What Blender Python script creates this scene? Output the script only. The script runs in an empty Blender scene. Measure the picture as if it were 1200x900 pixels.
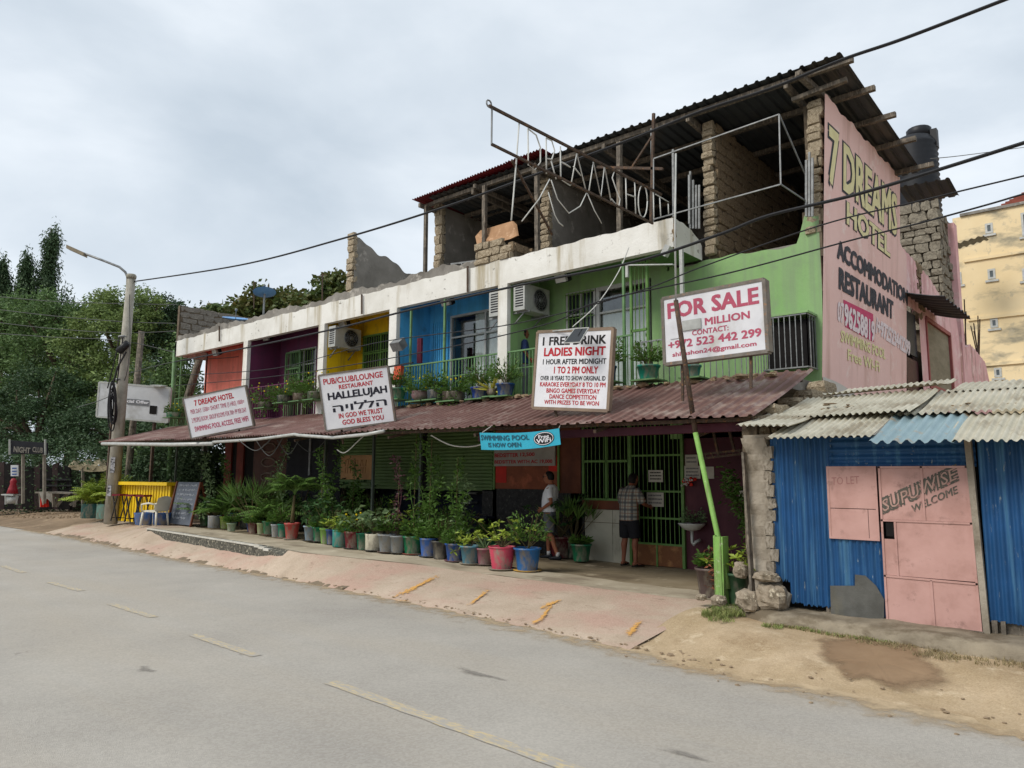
import bpy, math, random
import numpy as np
from mathutils import Vector, Matrix
R_ = random.Random(7)
rng = np.random.default_rng(11)
SC = bpy.context.scene
COL = SC.collection

# ------------------------------------------------------------------ camera
EH = 1.85
PITCH = math.atan(110.5/872.0); ROLL = math.radians(.33); YAW = -math.radians(40.9)
def _basis():
    Rt = Vector((math.cos(YAW), -math.sin(YAW), 0)); Fh = Vector((math.sin(YAW), math.cos(YAW), 0))
    Fw = Fh*math.cos(PITCH)+Vector((0,0,math.sin(PITCH)))
    Up = -Fh*math.sin(PITCH)+Vector((0,0,math.cos(PITCH)))
    return Rt*math.cos(ROLL)+Up*math.sin(ROLL), Up*math.cos(ROLL)-Rt*math.sin(ROLL), Fw
CR, CU, CF = _basis()
CAMP = Vector((0,0,EH))
cam = bpy.data.cameras.new('camera'); camo = bpy.data.objects.new('camera', cam); COL.objects.link(camo)
cam.sensor_width = 36; cam.lens = 872/1200*36; cam.clip_end = 2000; cam.clip_start = .05
m = Matrix((CR, CU, -CF)).transposed().to_4x4(); m.translation = CAMP
camo.matrix_world = m
SC.camera = camo
SC.render.resolution_x = 1024; SC.render.resolution_y = 768

# survey helpers: where a sight line of the photograph meets a known plane of the place
def ray(x, y): return CF + CR*((x-600)/872) - CU*((y-450)/872)
def atZ(x, y, z): r = ray(x,y); return CAMP + r*((z-EH)/r.z)
def atY(x, y, Y): r = ray(x,y); return CAMP + r*(Y/r.y)
def atX(x, y, X): r = ray(x,y); return CAMP + r*(X/r.x)
def atD(x, y, d): return CAMP + ray(x,y)*d

# ------------------------------------------------------------------ view, sky, sun
vs = SC.view_settings
vs.view_transform = 'Standard'; vs.look = 'None'; vs.gamma = 1; vs.exposure = 0.74
SUN_EL, SUN_AZ = math.radians(43), math.radians(198)   # azimuth clockwise from +Y
world = bpy.data.worlds.new('World'); SC.world = world; world.use_nodes = True
nt = world.node_tree; nt.nodes.clear()
def wn(t): return nt.nodes.new(t)
out = wn('ShaderNodeOutputWorld'); bg = wn('ShaderNodeBackground'); bg.inputs[1].default_value = .1
sky = wn('ShaderNodeTexSky'); sky.sky_type = 'NISHITA'; sky.sun_disc = False
sky.sun_elevation = SUN_EL; sky.sun_rotation = SUN_AZ
tc = wn('ShaderNodeTexCoord'); mp = wn('ShaderNodeMapping'); mp.inputs['Scale'].default_value = (1,1,2.6); mp.inputs['Location'].default_value=(.35,.6,.1)
nt.links.new(tc.outputs['Generated'], mp.inputs[0])
n1 = wn('ShaderNodeTexNoise'); n1.inputs['Scale'].default_value = 1.7; n1.inputs['Detail'].default_value = 7; n1.inputs['Roughness'].default_value = .52; n1.inputs['Distortion'].default_value=.25
nt.links.new(mp.outputs[0], n1.inputs[0])
cr = wn('ShaderNodeValToRGB'); nt.links.new(n1.outputs[0], cr.inputs[0])
cr.color_ramp.elements[0].position = .34; cr.color_ramp.elements[0].color = (3.6,4.1,4.6,1)
cr.color_ramp.elements[1].position = .66; cr.color_ramp.elements[1].color = (5.8,6.15,6.5,1)
e = cr.color_ramp.elements.new(.5); e.color = (4.5,4.95,5.4,1)
mx = wn('ShaderNodeMix'); mx.data_type = 'RGBA'; mx.inputs[0].default_value = .93
nt.links.new(sky.outputs[0], mx.inputs[6]); nt.links.new(cr.outputs[0], mx.inputs[7])
nt.links.new(mx.outputs[2], bg.inputs[0]); nt.links.new(bg.outputs[0], out.inputs[0])
sl = bpy.data.lights.new('sun', 'SUN'); sl.energy = 1.5; sl.angle = math.radians(22); sl.color = (1,.94,.86)
so = bpy.data.objects.new('sun', sl); COL.objects.link(so)
sd = Vector((math.sin(SUN_AZ)*math.cos(SUN_EL), math.cos(SUN_AZ)*math.cos(SUN_EL), math.sin(SUN_EL)))
so.rotation_euler = sd.to_track_quat('Z','Y').to_euler()

# ------------------------------------------------------------------ materials
def lin(c):
    if isinstance(c, str):
        c = [int(c[i:i+2],16)/255 for i in (0,2,4)]
        return tuple(v/12.92 if v <= .04045 else ((v+.055)/1.055)**2.4 for v in c)+(1,)
    return tuple(c)[:3]+(1,)
MATS = {}
def mat(name, c1, c2=None, rough=.85, scale=4, bump=.2, bscale=50, metal=0, stain=None, sscale=(1.2,1.2,.35), samt=(.52,.66),
        spec=.3, island=0, world_c=False, detail=6, trans=0, emit=0, wear=None, wscale=8, wamt=(.6,.64), r2=None):
    if name in MATS: return MATS[name]
    M = bpy.data.materials.new(name); M.use_nodes = True; t = M.node_tree; N = t.nodes; L = t.links
    b = N['Principled BSDF']; o = N['Material Output']
    b.inputs['Roughness'].default_value = rough; b.inputs['Metallic'].default_value = metal
    b.inputs['Specular IOR Level'].default_value = spec
    c1 = lin(c1); c2 = lin(c2) if c2 else tuple(v*.78 for v in c1[:3])+(1,)
    if world_c: src = N.new('ShaderNodeNewGeometry').outputs['Position']
    else: src = N.new('ShaderNodeTexCoord').outputs['Object']
    def noise(sc, det=6, vec=None, ro=.6):
        n = N.new('ShaderNodeTexNoise'); n.inputs['Detail'].default_value = det; n.inputs['Roughness'].default_value = ro
        if isinstance(sc, tuple):
            mpp = N.new('ShaderNodeMapping'); mpp.inputs['Scale'].default_value = sc; L.new(vec or src, mpp.inputs[0]); L.new(mpp.outputs[0], n.inputs[0]); n.inputs['Scale'].default_value = 1
        else:
            L.new(vec or src, n.inputs[0]); n.inputs['Scale'].default_value = sc
        return n.outputs[0]
    def ramp(f, a, bb):
        r = N.new('ShaderNodeMapRange'); r.inputs[1].default_value = a; r.inputs[2].default_value = bb; L.new(f, r.inputs[0]); return r.outputs[0]
    def mix(f, a, bb):
        x = N.new('ShaderNodeMix'); x.data_type = 'RGBA'
        if isinstance(f, float): x.inputs[0].default_value = f
        else: L.new(f, x.inputs[0])
        for s, v in ((6,a),(7,bb)):
            if isinstance(v, tuple): x.inputs[s].default_value = v
            else: L.new(v, x.inputs[s])
        return x.outputs[2]
    f = ramp(noise(scale, detail), .35, .65)
    c = mix(f, c1, c2)
    if island:
        g = N.new('ShaderNodeNewGeometry'); c3 = tuple(min(1,v*(1+island)) for v in c1[:3])+(1,)
        c = mix(ramp(g.outputs['Random Per Island'], 0, 1.6), c, c3)
    if stain:
        c = mix(ramp(noise(sscale, 8), *samt), c, lin(stain))
    if wear:
        c = mix(ramp(noise(wscale, 9, ro=.7), *wamt), c, lin(wear))
    L.new(c, b.inputs['Base Color'])
    if bump:
        bn = N.new('ShaderNodeBump'); bn.inputs['Strength'].default_value = bump; bn.inputs['Distance'].default_value = .02
        L.new(noise(bscale, 4), bn.inputs['Height']); L.new(bn.outputs[0], b.inputs['Normal'])
    if r2 is not None:
        rr = N.new('ShaderNodeMapRange'); rr.inputs[1].default_value=.4; rr.inputs[2].default_value=.6; rr.inputs[3].default_value=rough; rr.inputs[4].default_value=r2
        L.new(noise(scale*.7), rr.inputs[0]); L.new(rr.outputs[0], b.inputs['Roughness'])
    if trans:
        tr = N.new('ShaderNodeBsdfTranslucent'); L.new(c, tr.inputs[0]); ms = N.new('ShaderNodeMixShader'); ms.inputs[0].default_value = trans
        L.new(b.outputs[0], ms.inputs[1]); L.new(tr.outputs[0], ms.inputs[2]); L.new(ms.outputs[0], o.inputs[0])
    MATS[name] = M
    return M
def mclear(name='clear_pane'):
    if name in MATS: return MATS[name]
    M = bpy.data.materials.new(name); M.use_nodes = True; t = M.node_tree; t.nodes.clear(); o = t.nodes.new('ShaderNodeOutputMaterial'); ms = t.nodes.new('ShaderNodeMixShader'); a = t.nodes.new('ShaderNodeBsdfTransparent'); b = t.nodes.new('ShaderNodeBsdfGlossy')
    a.inputs[0].default_value = (.92,.95,.94,1); b.inputs[1].default_value = .05; b.inputs[0].default_value = (.8,.8,.8,1); ms.inputs[0].default_value = .10; t.links.new(a.outputs[0], ms.inputs[1]); t.links.new(b.outputs[0], ms.inputs[2]); t.links.new(ms.outputs[0], o.inputs[0]); MATS[name] = M; return M
def mglass(name, col='202a2c', rough=.12):
    if name in MATS: return MATS[name]
    M = mat(name, col, col, rough=rough, bump=0, spec=.6); return M

# ------------------------------------------------------------------ mesh builder
def faded(M, sc=9, lo=.25, hi=.6, amt=.7):
    # lets a surface film (dust, damp, worn paint) thin out where its 'fade' attribute drops
    t = M.node_tree; N = t.nodes; L = t.links; o = N['Material Output']; src = o.inputs[0].links[0].from_socket
    a = N.new('ShaderNodeAttribute'); a.attribute_name = 'fade'; g = N.new('ShaderNodeNewGeometry'); n = N.new('ShaderNodeTexNoise'); n.inputs['Scale'].default_value = sc; n.inputs['Detail'].default_value = 8; n.inputs['Roughness'].default_value = .7
    L.new(g.outputs['Position'], n.inputs[0]); s1 = N.new('ShaderNodeMath'); s1.operation = 'MULTIPLY_ADD'; s1.inputs[1].default_value = amt*2; s1.inputs[2].default_value = -amt; L.new(n.outputs[0], s1.inputs[0])
    s2 = N.new('ShaderNodeMath'); s2.operation = 'ADD'; L.new(a.outputs['Fac'], s2.inputs[0]); L.new(s1.outputs[0], s2.inputs[1]); r = N.new('ShaderNodeMapRange'); r.interpolation_type = 'SMOOTHSTEP'; r.inputs[1].default_value = lo; r.inputs[2].default_value = hi; L.new(s2.outputs[0], r.inputs[0])
    tr = N.new('ShaderNodeBsdfTransparent'); ms = N.new('ShaderNodeMixShader'); L.new(r.outputs[0], ms.inputs[0]); L.new(tr.outputs[0], ms.inputs[1]); L.new(src, ms.inputs[2]); L.new(ms.outputs[0], o.inputs[0]); return M
def fadeattr(o, vals):
    at = o.data.attributes.new('fade','FLOAT','POINT'); at.data.foreach_set('value', np.array(vals, dtype=np.float32)); return o
class MB:
    def __init__(s): s.v = []; s.f = []; s.sm = []
    def add(s, vs_, fs, smooth=False):
        b = len(s.v); s.v += [tuple(v) for v in vs_]
        s.f += [tuple(i+b for i in f) for f in fs]; s.sm += [smooth]*len(fs); return s
    def box(s, lo, hi, rz=0, piv=None, jit=0):
        x0,y0,z0 = lo; x1,y1,z1 = hi
        vs_ = [Vector(p) for p in ((x0,y0,z0),(x1,y0,z0),(x1,y1,z0),(x0,y1,z0),(x0,y0,z1),(x1,y0,z1),(x1,y1,z1),(x0,y1,z1))]
        if jit: vs_ = [v+Vector([R_.uniform(-jit,jit) for _ in range(3)]) for v in vs_]
        if rz:
            p = Vector(piv) if piv else (vs_[0]+vs_[6])/2
            Mz = Matrix.Rotation(rz,3,'Z'); vs_ = [Mz@(v-p)+p for v in vs_]
        return s.add(vs_, [(0,3,2,1),(4,5,6,7),(0,1,5,4),(1,2,6,5),(2,3,7,6),(3,0,4,7)])
    def obox(s, c, ax, ay, az):      # box from centre and half-axis vectors
        c, ax, ay, az = map(Vector,(c,ax,ay,az))
        vs_ = [c+ax*i+ay*j+az*k for k in (-1,1) for i,j in ((-1,-1),(1,-1),(1,1),(-1,1))]
        return s.add(vs_, [(0,3,2,1),(4,5,6,7),(0,1,5,4),(1,2,6,5),(2,3,7,6),(3,0,4,7)])
    def bar(s, p, q, w, h=None, up=(0,0,1)):  # square bar from p to q
        p, q = Vector(p), Vector(q); d = (q-p); l = d.length; d.normalize(); u = Vector(up)
        if abs(d.dot(u)) > .95: u = Vector((1,0,0)) if abs(d.x)<.9 else Vector((0,1,0))
        a = d.cross(u).normalized(); b = a.cross(d).normalized(); h = h or w
        return s.obox((p+q)/2, d*l/2, a*w/2, b*h/2)
    def tube(s, pts, r, n=6, cap=True):
        pts = [Vector(p) for p in pts]; k = len(pts)
        rs = r if isinstance(r,(list,tuple)) else [r]*k
        vs_ = []; prev = None
        for i,p in enumerate(pts):
            d = (pts[min(i+1,k-1)]-pts[max(i-1,0)])
            if d.length < 1e-9: d = Vector((0,0,1))
            d.normalize()
            if prev is None:
                u = Vector((0,0,1)) if abs(d.z) < .9 else Vector((1,0,0))
                a = d.cross(u).normalized()
            else:
                a = (prev - d*prev.dot(d))
                a = a.normalized() if a.length > 1e-6 else d.orthogonal().normalized()
            prev = a; b = d.cross(a)
            for j in range(n):
                t = 2*math.pi*j/n; vs_.append(p+(a*math.cos(t)+b*math.sin(t))*rs[i])
        fs = [(i*n+j, i*n+(j+1)%n, (i+1)*n+(j+1)%n, (i+1)*n+j) for i in range(k-1) for j in range(n)]
        if cap: fs += [tuple(range(n))[::-1], tuple((k-1)*n+j for j in range(n))]
        return s.add(vs_, fs, n > 5)
    def lathe(s, c, prof, n=16, axis=None, cap=True):  # prof: (r, z)
        c = Vector(c); vs_ = []
        for r,z in prof:
            for j in range(n):
                t = 2*math.pi*j/n; v = Vector((r*math.cos(t), r*math.sin(t), z))
                vs_.append(v)
        if axis is not None:
            q = Vector((0,0,1)).rotation_difference(Vector(axis)); vs_ = [q@v for v in vs_]
        vs_ = [v+c for v in vs_]; k = len(prof)
        fs = [(i*n+j, i*n+(j+1)%n, (i+1)*n+(j+1)%n, (i+1)*n+j) for i in range(k-1) for j in range(n)]
        if cap: fs += [tuple(range(n))[::-1], tuple((k-1)*n+j for j in range(n))]
        return s.add(vs_, fs, True)
    def quad(s, a, b, c, d): return s.add([a,b,c,d], [(0,1,2,3)])
    def poly(s, pts): return s.add(pts, [tuple(range(len(pts)))])
    def slab(s, pts, off):            # polygon extruded by vector
        n = len(pts); off = Vector(off); pts = [Vector(p) for p in pts]
        return s.add(pts+[p+off for p in pts], [tuple(range(n))[::-1], tuple(range(n,2*n))]+[(i,(i+1)%n,n+(i+1)%n,n+i) for i in range(n)])
    def grid(s, fn, nu, nv, smooth=False):
        vs_ = [fn(i/nu, j/nv) for j in range(nv+1) for i in range(nu+1)]
        return s.add(vs_, [(j*(nu+1)+i, j*(nu+1)+i+1, (j+1)*(nu+1)+i+1, (j+1)*(nu+1)+i) for j in range(nv) for i in range(nu)], smooth)
    def blob(s, c, r, seg=10, rings=7, jit=.15, sq=1.0):
        c = Vector(c); r = r if isinstance(r,(tuple,list)) else (r,r,r); vs_ = []
        for i in range(1,rings):
            a = math.pi*i/rings
            for j in range(seg):
                b = 2*math.pi*j/seg; k = 1+R_.uniform(-jit,jit)
                v = [math.sin(a)*math.cos(b), math.sin(a)*math.sin(b), math.cos(a)]
                v = [math.copysign(abs(t)**sq, t) for t in v]
                vs_.append(c+Vector((v[0]*r[0]*k, v[1]*r[1]*k, v[2]*r[2]*k)))
        vs_ += [c+Vector((0,0,r[2])), c-Vector((0,0,r[2]))]; T = (rings-1)*seg
        fs = [(i*seg+j, (i+1)*seg+j, (i+1)*seg+(j+1)%seg, i*seg+(j+1)%seg) for i in range(rings-2) for j in range(seg)]
        fs += [(T, j, (j+1)%seg) for j in range(seg)]+[(T+1, (rings-2)*seg+(j+1)%seg, (rings-2)*seg+j) for j in range(seg)]
        return s.add(vs_, fs, jit < .1)
    def leaf(s, p, d, n, L, W, fold=.25):
        p, d, n = Vector(p), Vector(d).normalized(), Vector(n)
        w = d.cross(n)
        w = w.normalized() if w.length > 1e-4 else d.orthogonal().normalized()
        nn = w.cross(d)
        b = len(s.v); m_ = p+d*L*.45
        s.v += [tuple(p), tuple(m_+w*W/2+nn*W*fold), tuple(p+d*L), tuple(m_-w*W/2+nn*W*fold)]
        s.f += [(b,b+1,b+2),(b,b+2,b+3)]; s.sm += [False,False]
    def build(s, name, material, parent=None, kind=None, loc=None, base=None):
        me = bpy.data.meshes.new(name)
        off = Vector(loc) if loc is not None else (wloc(parent) if parent else Vector((0,0,0)))
        v = np.array(s.v, dtype=float).reshape(-1,3) - np.array(off)
        me.from_pydata(v.tolist(), [], s.f); me.polygons.foreach_set('use_smooth', s.sm)
        if material:
            for mm in (material if isinstance(material,(list,tuple)) else [material]): me.materials.append(mm)
        o = bpy.data.objects.new(name, me); COL.objects.link(o)
        if parent:
            o.parent = parent; o.location = off - wloc(parent)
        else: o.location = off
        if kind: o['kind'] = kind
        return o
def wloc(o):
    l = Vector((0,0,0))
    while o is not None: l += Vector(o.location); o = o.parent
    return l
def thing(name, loc, label, cat, group=None):
    o = bpy.data.objects.new(name, None); o.empty_display_size = .2; COL.objects.link(o); o.location = loc
    o['label'] = label; o['category'] = cat
    if group: o['group'] = group
    return o
def tag(o, label, cat, group=None):
    o['label'] = label; o['category'] = cat
    if group: o['group'] = group
    return o
def lab(o, l): o['label'] = l; return o
def inst(src, parent, loc, rot=(0,0,0), scl=(1,1,1)):   # shared-mesh copy of a piece
    o = src.copy() if isinstance(src, bpy.types.Object) else bpy.data.objects.new(src[0], src[1])
    COL.objects.link(o); o.parent = parent; o.location = Vector(loc)-wloc(parent); o.rotation_euler = rot; o.scale = scl
    return o
def copy_tree(o, parent=None):
    c = o.copy(); COL.objects.link(c); c.parent = parent
    for ch in [k for k in bpy.data.objects if k.parent == o]: copy_tree(ch, c)
    return c
def lerp(a, b, t): return a+(b-a)*t
def interp(x, tab):
    if x <= tab[0][0]: return tab[0][1]
    for (a,u),(b,w) in zip(tab, tab[1:]):
        if x <= b: return u+(w-u)*(x-a)/(b-a)
    return tab[-1][1]

# corrugated sheet: origin P, u = repeat direction, w = ridge direction, n = normal
def corr(mb, P, u, w, n, wid, leng, amp=.02, pitch=.2, prof='sine', nl=4, sag=0, rag=0, wav=0):
    P, u, w, n = Vector(P), Vector(u).normalized(), Vector(w).normalized(), Vector(n).normalized()
    us = []
    k = max(1, round(wid/pitch)); pt = wid/k
    for i in range(k):
        if prof == 'sine': us += [(i*pt+pt*j/6, amp*math.sin(2*math.pi*j/6)) for j in range(6)]
        else: us += [(i*pt, 0), (i*pt+pt*.55, 0), (i*pt+pt*.68, amp), (i*pt+pt*.87, amp)]
    us.append((wid, 0)); nu = len(us)
    rg = [R_.uniform(-rag,rag) for _ in us]
    vs_ = []
    for j in range(nl+1):
        t = j/nl
        for i,(a,h) in enumerate(us):
            s_ = -sag*math.sin(math.pi*t) + (wav*math.sin(a*1.3+P.x*2)+wav*math.sin(t*4+P.x))*.5
            vs_.append(P+u*a+w*(leng*t+(rg[i] if t == 0 else 0))+n*(h+s_))
    mb.add(vs_, [(j*nu+i, j*nu+i+1, (j+1)*nu+i+1, (j+1)*nu+i) for j in range(nl) for i in range(nu-1)], prof=='sine')
    return mb

# lettering: a text object turned to mesh and fitted to a rectangle lying on a surface
def text(s_, O, u, v, w, h, material, parent, name='lettering', bold=.0, depth=.004, squeeze=True, sub=None):
    cu = bpy.data.curves.new('txt','FONT'); cu.body = s_; cu.size = 1; cu.offset = 0; cu.resolution_u = 2; cu.extrude = 0
    to = bpy.data.objects.new('txt', cu); COL.objects.link(to)
    dg = bpy.context.evaluated_depsgraph_get(); me = bpy.data.meshes.new_from_object(to.evaluated_get(dg))
    bpy.data.objects.remove(to); 
    co = np.array([x.co[:] for x in me.vertices])
    if not len(co): return None
    mn, mxx = co.min(0), co.max(0); nv = len(co)
    # heavier strokes: the letters laid over themselves a little to each side
    if bold > 0:
        cs = [tuple(x) for x in co]; fs = [tuple(p.vertices) for p in me.polygons]; V = []; Fx = []; bb = bold*1.05
        for i,(dx,dy) in enumerate(((0,0),(-bb,bb*.7),(bb,-bb*.7),(-bb,-bb*.7),(bb,bb*.7))):
            V += [(x+dx, y+dy, .0002*i) for x,y,_ in cs]; Fx += [tuple(k+i*nv for k in f) for f in fs]
        me2 = bpy.data.meshes.new('lettering'); me2.from_pydata(V, [], Fx); bpy.data.meshes.remove(me); me = me2
    u, v = Vector(u).normalized(), Vector(v).normalized(); n = u.cross(v); O = Vector(O)
    W0 = mxx[0]-mn[0]; H0 = max(.68, mxx[1]-mn[1]); sx = w/W0
    sy = h/H0
    off = wloc(parent) if parent else Vector((0,0,0))
    for x in me.vertices:
        a = (x.co.x-mn[0])*sx; b = (x.co.y-mn[1])*sy
        x.co = O+u*a+v*b+n*(depth+x.co.z)-off
    me.materials.clear(); me.materials.append(material)
    o = bpy.data.objects.new(name, me); COL.objects.link(o)
    if parent: o.parent = parent
    return o
# ================================================================== THE SETTING
ROADE = [(-80,9.6),(-40,9.3),(-33,8.95),(-25.4,8.95),(-17.6,8.3),(-12.85,8.12),(-9.4,7.9),(-6.84,7.68),(-4.68,7.42),(-3.4,7.25),(-2,7.15),(-.94,7.08),(5,6.7),(30,5.2)]
VERE = [(-23,9.4),(-21,9.2),(-16,8.75),(-12.7,8.45),(-11.6,8.85),(-10.2,9.3),(-8,9.38),(-5.2,9.38),(-4.4,9.6)]
VERZ = [(-30,.42),(-14,.40),(-12.5,.37),(-11,.30),(-9.5,.25),(-8,.23),(-4,.22)]
def vz(x): return interp(x, VERZ)
def hs(x, y, k=1.0):   # small deterministic unevenness
    return (math.sin(x*1.7+y*2.3)+math.sin(x*3.1-y*1.9+1)+math.sin(x*.63+y*.81+2)+.5*math.sin(x*6.3+y*5.1))*k

m_asph = mat('asphalt','b8b2a8','a6a097',rough=.9,scale=.5,bump=.55,bscale=160,world_c=True,stain='b3aa9c',sscale=(.12,.7,1),samt=(.45,.7),wear='827d75',wscale=(.9,1.6,1),wamt=(.67,.72))
# coarse aggregate: speckle mixed over the asphalt colour
def speckle(M, a='b7b4ab', b='4e4c49', sc=55, amt=.15):
    t = M.node_tree; N = t.nodes; L = t.links; bs = N['Principled BSDF']
    src = bs.inputs['Base Color'].links[0].from_socket
    g = N.new('ShaderNodeNewGeometry'); v = N.new('ShaderNodeTexVoronoi'); v.inputs['Scale'].default_value = sc; L.new(g.outputs['Position'], v.inputs[0])
    r = N.new('ShaderNodeValToRGB'); L.new(v.outputs['Color'], r.inputs[0]); r.color_ramp.elements[0].color = lin(b); r.color_ramp.elements[1].color = lin(a)
    r.color_ramp.elements[0].position=.2; r.color_ramp.elements[1].position=.8
    x = N.new('ShaderNodeMix'); x.data_type='RGBA'; x.inputs[0].default_value = amt; L.new(src, x.inputs[6]); L.new(r.outputs[0], x.inputs[7]); L.new(x.outputs[2], bs.inputs['Base Color'])
speckle(m_asph)
m_dirt = mat('sandy_dirt','bba689','a48f70',rough=.95,scale=1.2,bump=.5,bscale=14,world_c=True,stain='8b7355',sscale=(.8,.8,1),samt=(.55,.7),wear='cbb99c',wscale=3,wamt=(.56,.66))
speckle(m_dirt,'cbb795','8a7253',90,.25)
m_soil = mat('far_soil','8f7a62','6f5e4a',rough=.95,scale=.6,bump=.5,bscale=8,world_c=True,wear='a8957a',wscale=1.3,wamt=(.56,.66))
m_ramp = mat('ramp_concrete','bbab98','a89884',rough=.9,scale=1.3,bump=.35,bscale=30,world_c=True,stain='b29484',sscale=(.6,.9,1),samt=(.46,.62),wear='8f7d6b',wscale=(3,7,1),wamt=(.58,.68))
speckle(m_ramp,'d3bca8','96796a',70,.18)
m_apron = mat('apron_concrete','bbb09a','9c907b',rough=.9,scale=1.1,bump=.3,bscale=30,world_c=True,stain='857967',sscale=(.9,1.8,1),samt=(.52,.68),wear='c4baa3',wscale=2.5,wamt=(.56,.66))
m_verf = mat('veranda_concrete','9c8f78','85785f',rough=.7,scale=1.5,bump=.2,bscale=25,world_c=True,stain='6f6350',sscale=(.8,1.2,1),samt=(.5,.66),wear='aea28b',wscale=3,wamt=(.58,.66))
m_kerb = mat('kerb_stone','5d5b52','3f3e38',rough=.95,scale=12,bump=.8,bscale=30,wear='a29c8a',wscale=20,wamt=(.55,.6))
m_white_old = mat('old_white_paint','c8c6bd','b4b0a4',rough=.8,scale=6,bump=.1,wear='8e877a',wscale=9,wamt=(.58,.66))
m_line = mat('road_paint','c6b48c','b9aa8b',rough=.85,scale=5,bump=.3,bscale=120,world_c=True,wear='a5a098',wscale=(9,30,9),wamt=(.42,.54))
m_ylw = faded(mat('yellow_road_paint','d8a458','cc9a52',rough=.85,scale=5,bump=.3,world_c=True), 22, .3, .75, 1.1)
m_wet = mat('damp_sand','957c60','876e53',rough=.7,scale=2,bump=.15,bscale=20,world_c=True,stain='8f7a60',sscale=(1,1,1),samt=(.5,.7),spec=.4)

g = MB(); g.grid(lambda u,v: Vector((lerp(-420,300,u), lerp(-150,500,v), -.06)), 8, 8); g.build('ground', m_soil, kind='structure')
def roadp(u, v):
    x = lerp(-90,34,u); ye = interp(x, ROADE); y = lerp(-9, ye, v)
    e = 0
    if v > .99: e = .05*math.sin(x*5.1)+.04*math.sin(x*13)+.03*math.sin(x*29)
    return Vector((x, y+e, .0-.012*max(0,abs(y-4.2)-2)))
g = MB(); g.grid(roadp, 620, 14, True); g.build('road', m_asph, kind='structure')
# dashed centre line and far side dashes
def dash(x0, y0, x1, y1, w=.12):
    g = MB(); d = Vector((x1-x0,y1-y0,0)); n = Vector((-d.y,d.x,0)).normalized()*w/2; k = 14
    g.grid(lambda u,v: Vector((x0,y0,0))+d*u+n*(2*v-1)*(1+.12*math.sin(u*40+x0))+Vector((0,0,.005-.012*max(0,abs(y0+d.y*u-4.2)-2)+.0005)), k, 1)
    return g.build('road_marking', m_line, kind='structure')
dash(-5.85,4.26,-2.6,4.05,.13); dash(-8.75,4.40,-7.25,4.34); dash(-11.7,4.62,-10.2,4.58); dash(-14.8,4.80,-13.35,4.80); dash(-18.2,5.0,-16.6,4.92); dash(-22,5.2,-20.3,5.12); dash(-.6,3.9,1.2,3.8)

# far left shoulder and left ground
def shoulder(u, v):
    x = lerp(-95,-20.6,u); ye = interp(x, ROADE)-.12; t = v
    top = .40*min(1,max(0,(x+46)/14)) if x < -32 else .40
    y = ye+t*lerp(14,8,u); s_ = min(1, t*lerp(14,8,u)/2.6); s_ = s_*s_*(3-2*s_)
    return Vector((x, y, -.02+top*s_+.012*hs(x,y)*min(1,t*8)))
g = MB(); g.grid(shoulder, 150, 34, True); g.build('dirt_shoulder', m_soil, kind='structure')
# pink worn concrete ramp between the asphalt and the veranda
def rampp(u, v):
    x = lerp(-28,-4.55,u); ye = interp(x, ROADE)-.1+.03*math.sin(x*7)+.025*math.sin(x*17)+.015*math.sin(x*41)-.05; yv = interp(x, VERE) if x > -21 else 11.4
    tz = vz(x)
    if -20.6 < x < -13.2: tz -= .17*min(1,(x+20.6)/1.0)*min(1,(-13.2-x)/1.2+.0)
    y = lerp(ye, yv+.02, v); W_ = interp(x, [(-25,2.6),(-21.2,interp(-21.2,VERE)-ye+.02)]) if x < -21.2 else interp(x,VERE)-ye+.02; s_ = min(1,(y-ye)/W_)**.8; z0 = -.012*max(0,abs(ye-4.2)-2)+.002
    return Vector((x, y, z0+(tz+.019-z0)*s_+.006*hs(x*1.3,y*1.1)*(1-s_)*s_*4))
g = MB(); g.grid(rampp, 420, 14, True); g.build('concrete_ramp', m_ramp, kind='structure')
# ramp edge crumbs / broken lip along the asphalt
m_crumb = mat('broken_edge','9a8871','7c6b57',rough=.95,scale=8,bump=.6,bscale=40)
g = MB()
for i in range(300):
    x = R_.uniform(-24,-3.2); y = interp(x, ROADE)+R_.gauss(-.06,.06); r = R_.uniform(.005,.02)
    if R_.random() < .05: r *= 1.7
    g.blob((x,y,.012), (r*1.5,r,r*.6), 5, 4, .3)
for i in range(160):
    x = R_.uniform(-4.6,1.5); y = R_.uniform(interp(x,ROADE)-.6, 8.7); r = R_.uniform(.006,.018)
    g.blob((x,y,.0+.1*min(1,max(0,(y-interp(x,ROADE)+.2)/1.6))), (r*1.5,r,r*.6), 5, 4, .3)
g.build('loose_rubble', m_crumb, kind='stuff')
# dark soil line between asphalt and ramp
g = MB()
g.grid(lambda u,v: Vector((lerp(-27,-10.5,u), interp(lerp(-27,-10.5,u),ROADE)-.2+v*(.30+.14*math.sin(u*37)+.1*math.sin(u*91)), -.03+.06*v+.012*v*(1-v)*4)), 300, 3, True)
g.build('gutter_dirt', mat('gutter_dirt','6f6353','83745f',rough=.95,scale=6,bump=.6,bscale=20,world_c=True), kind='structure')

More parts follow.
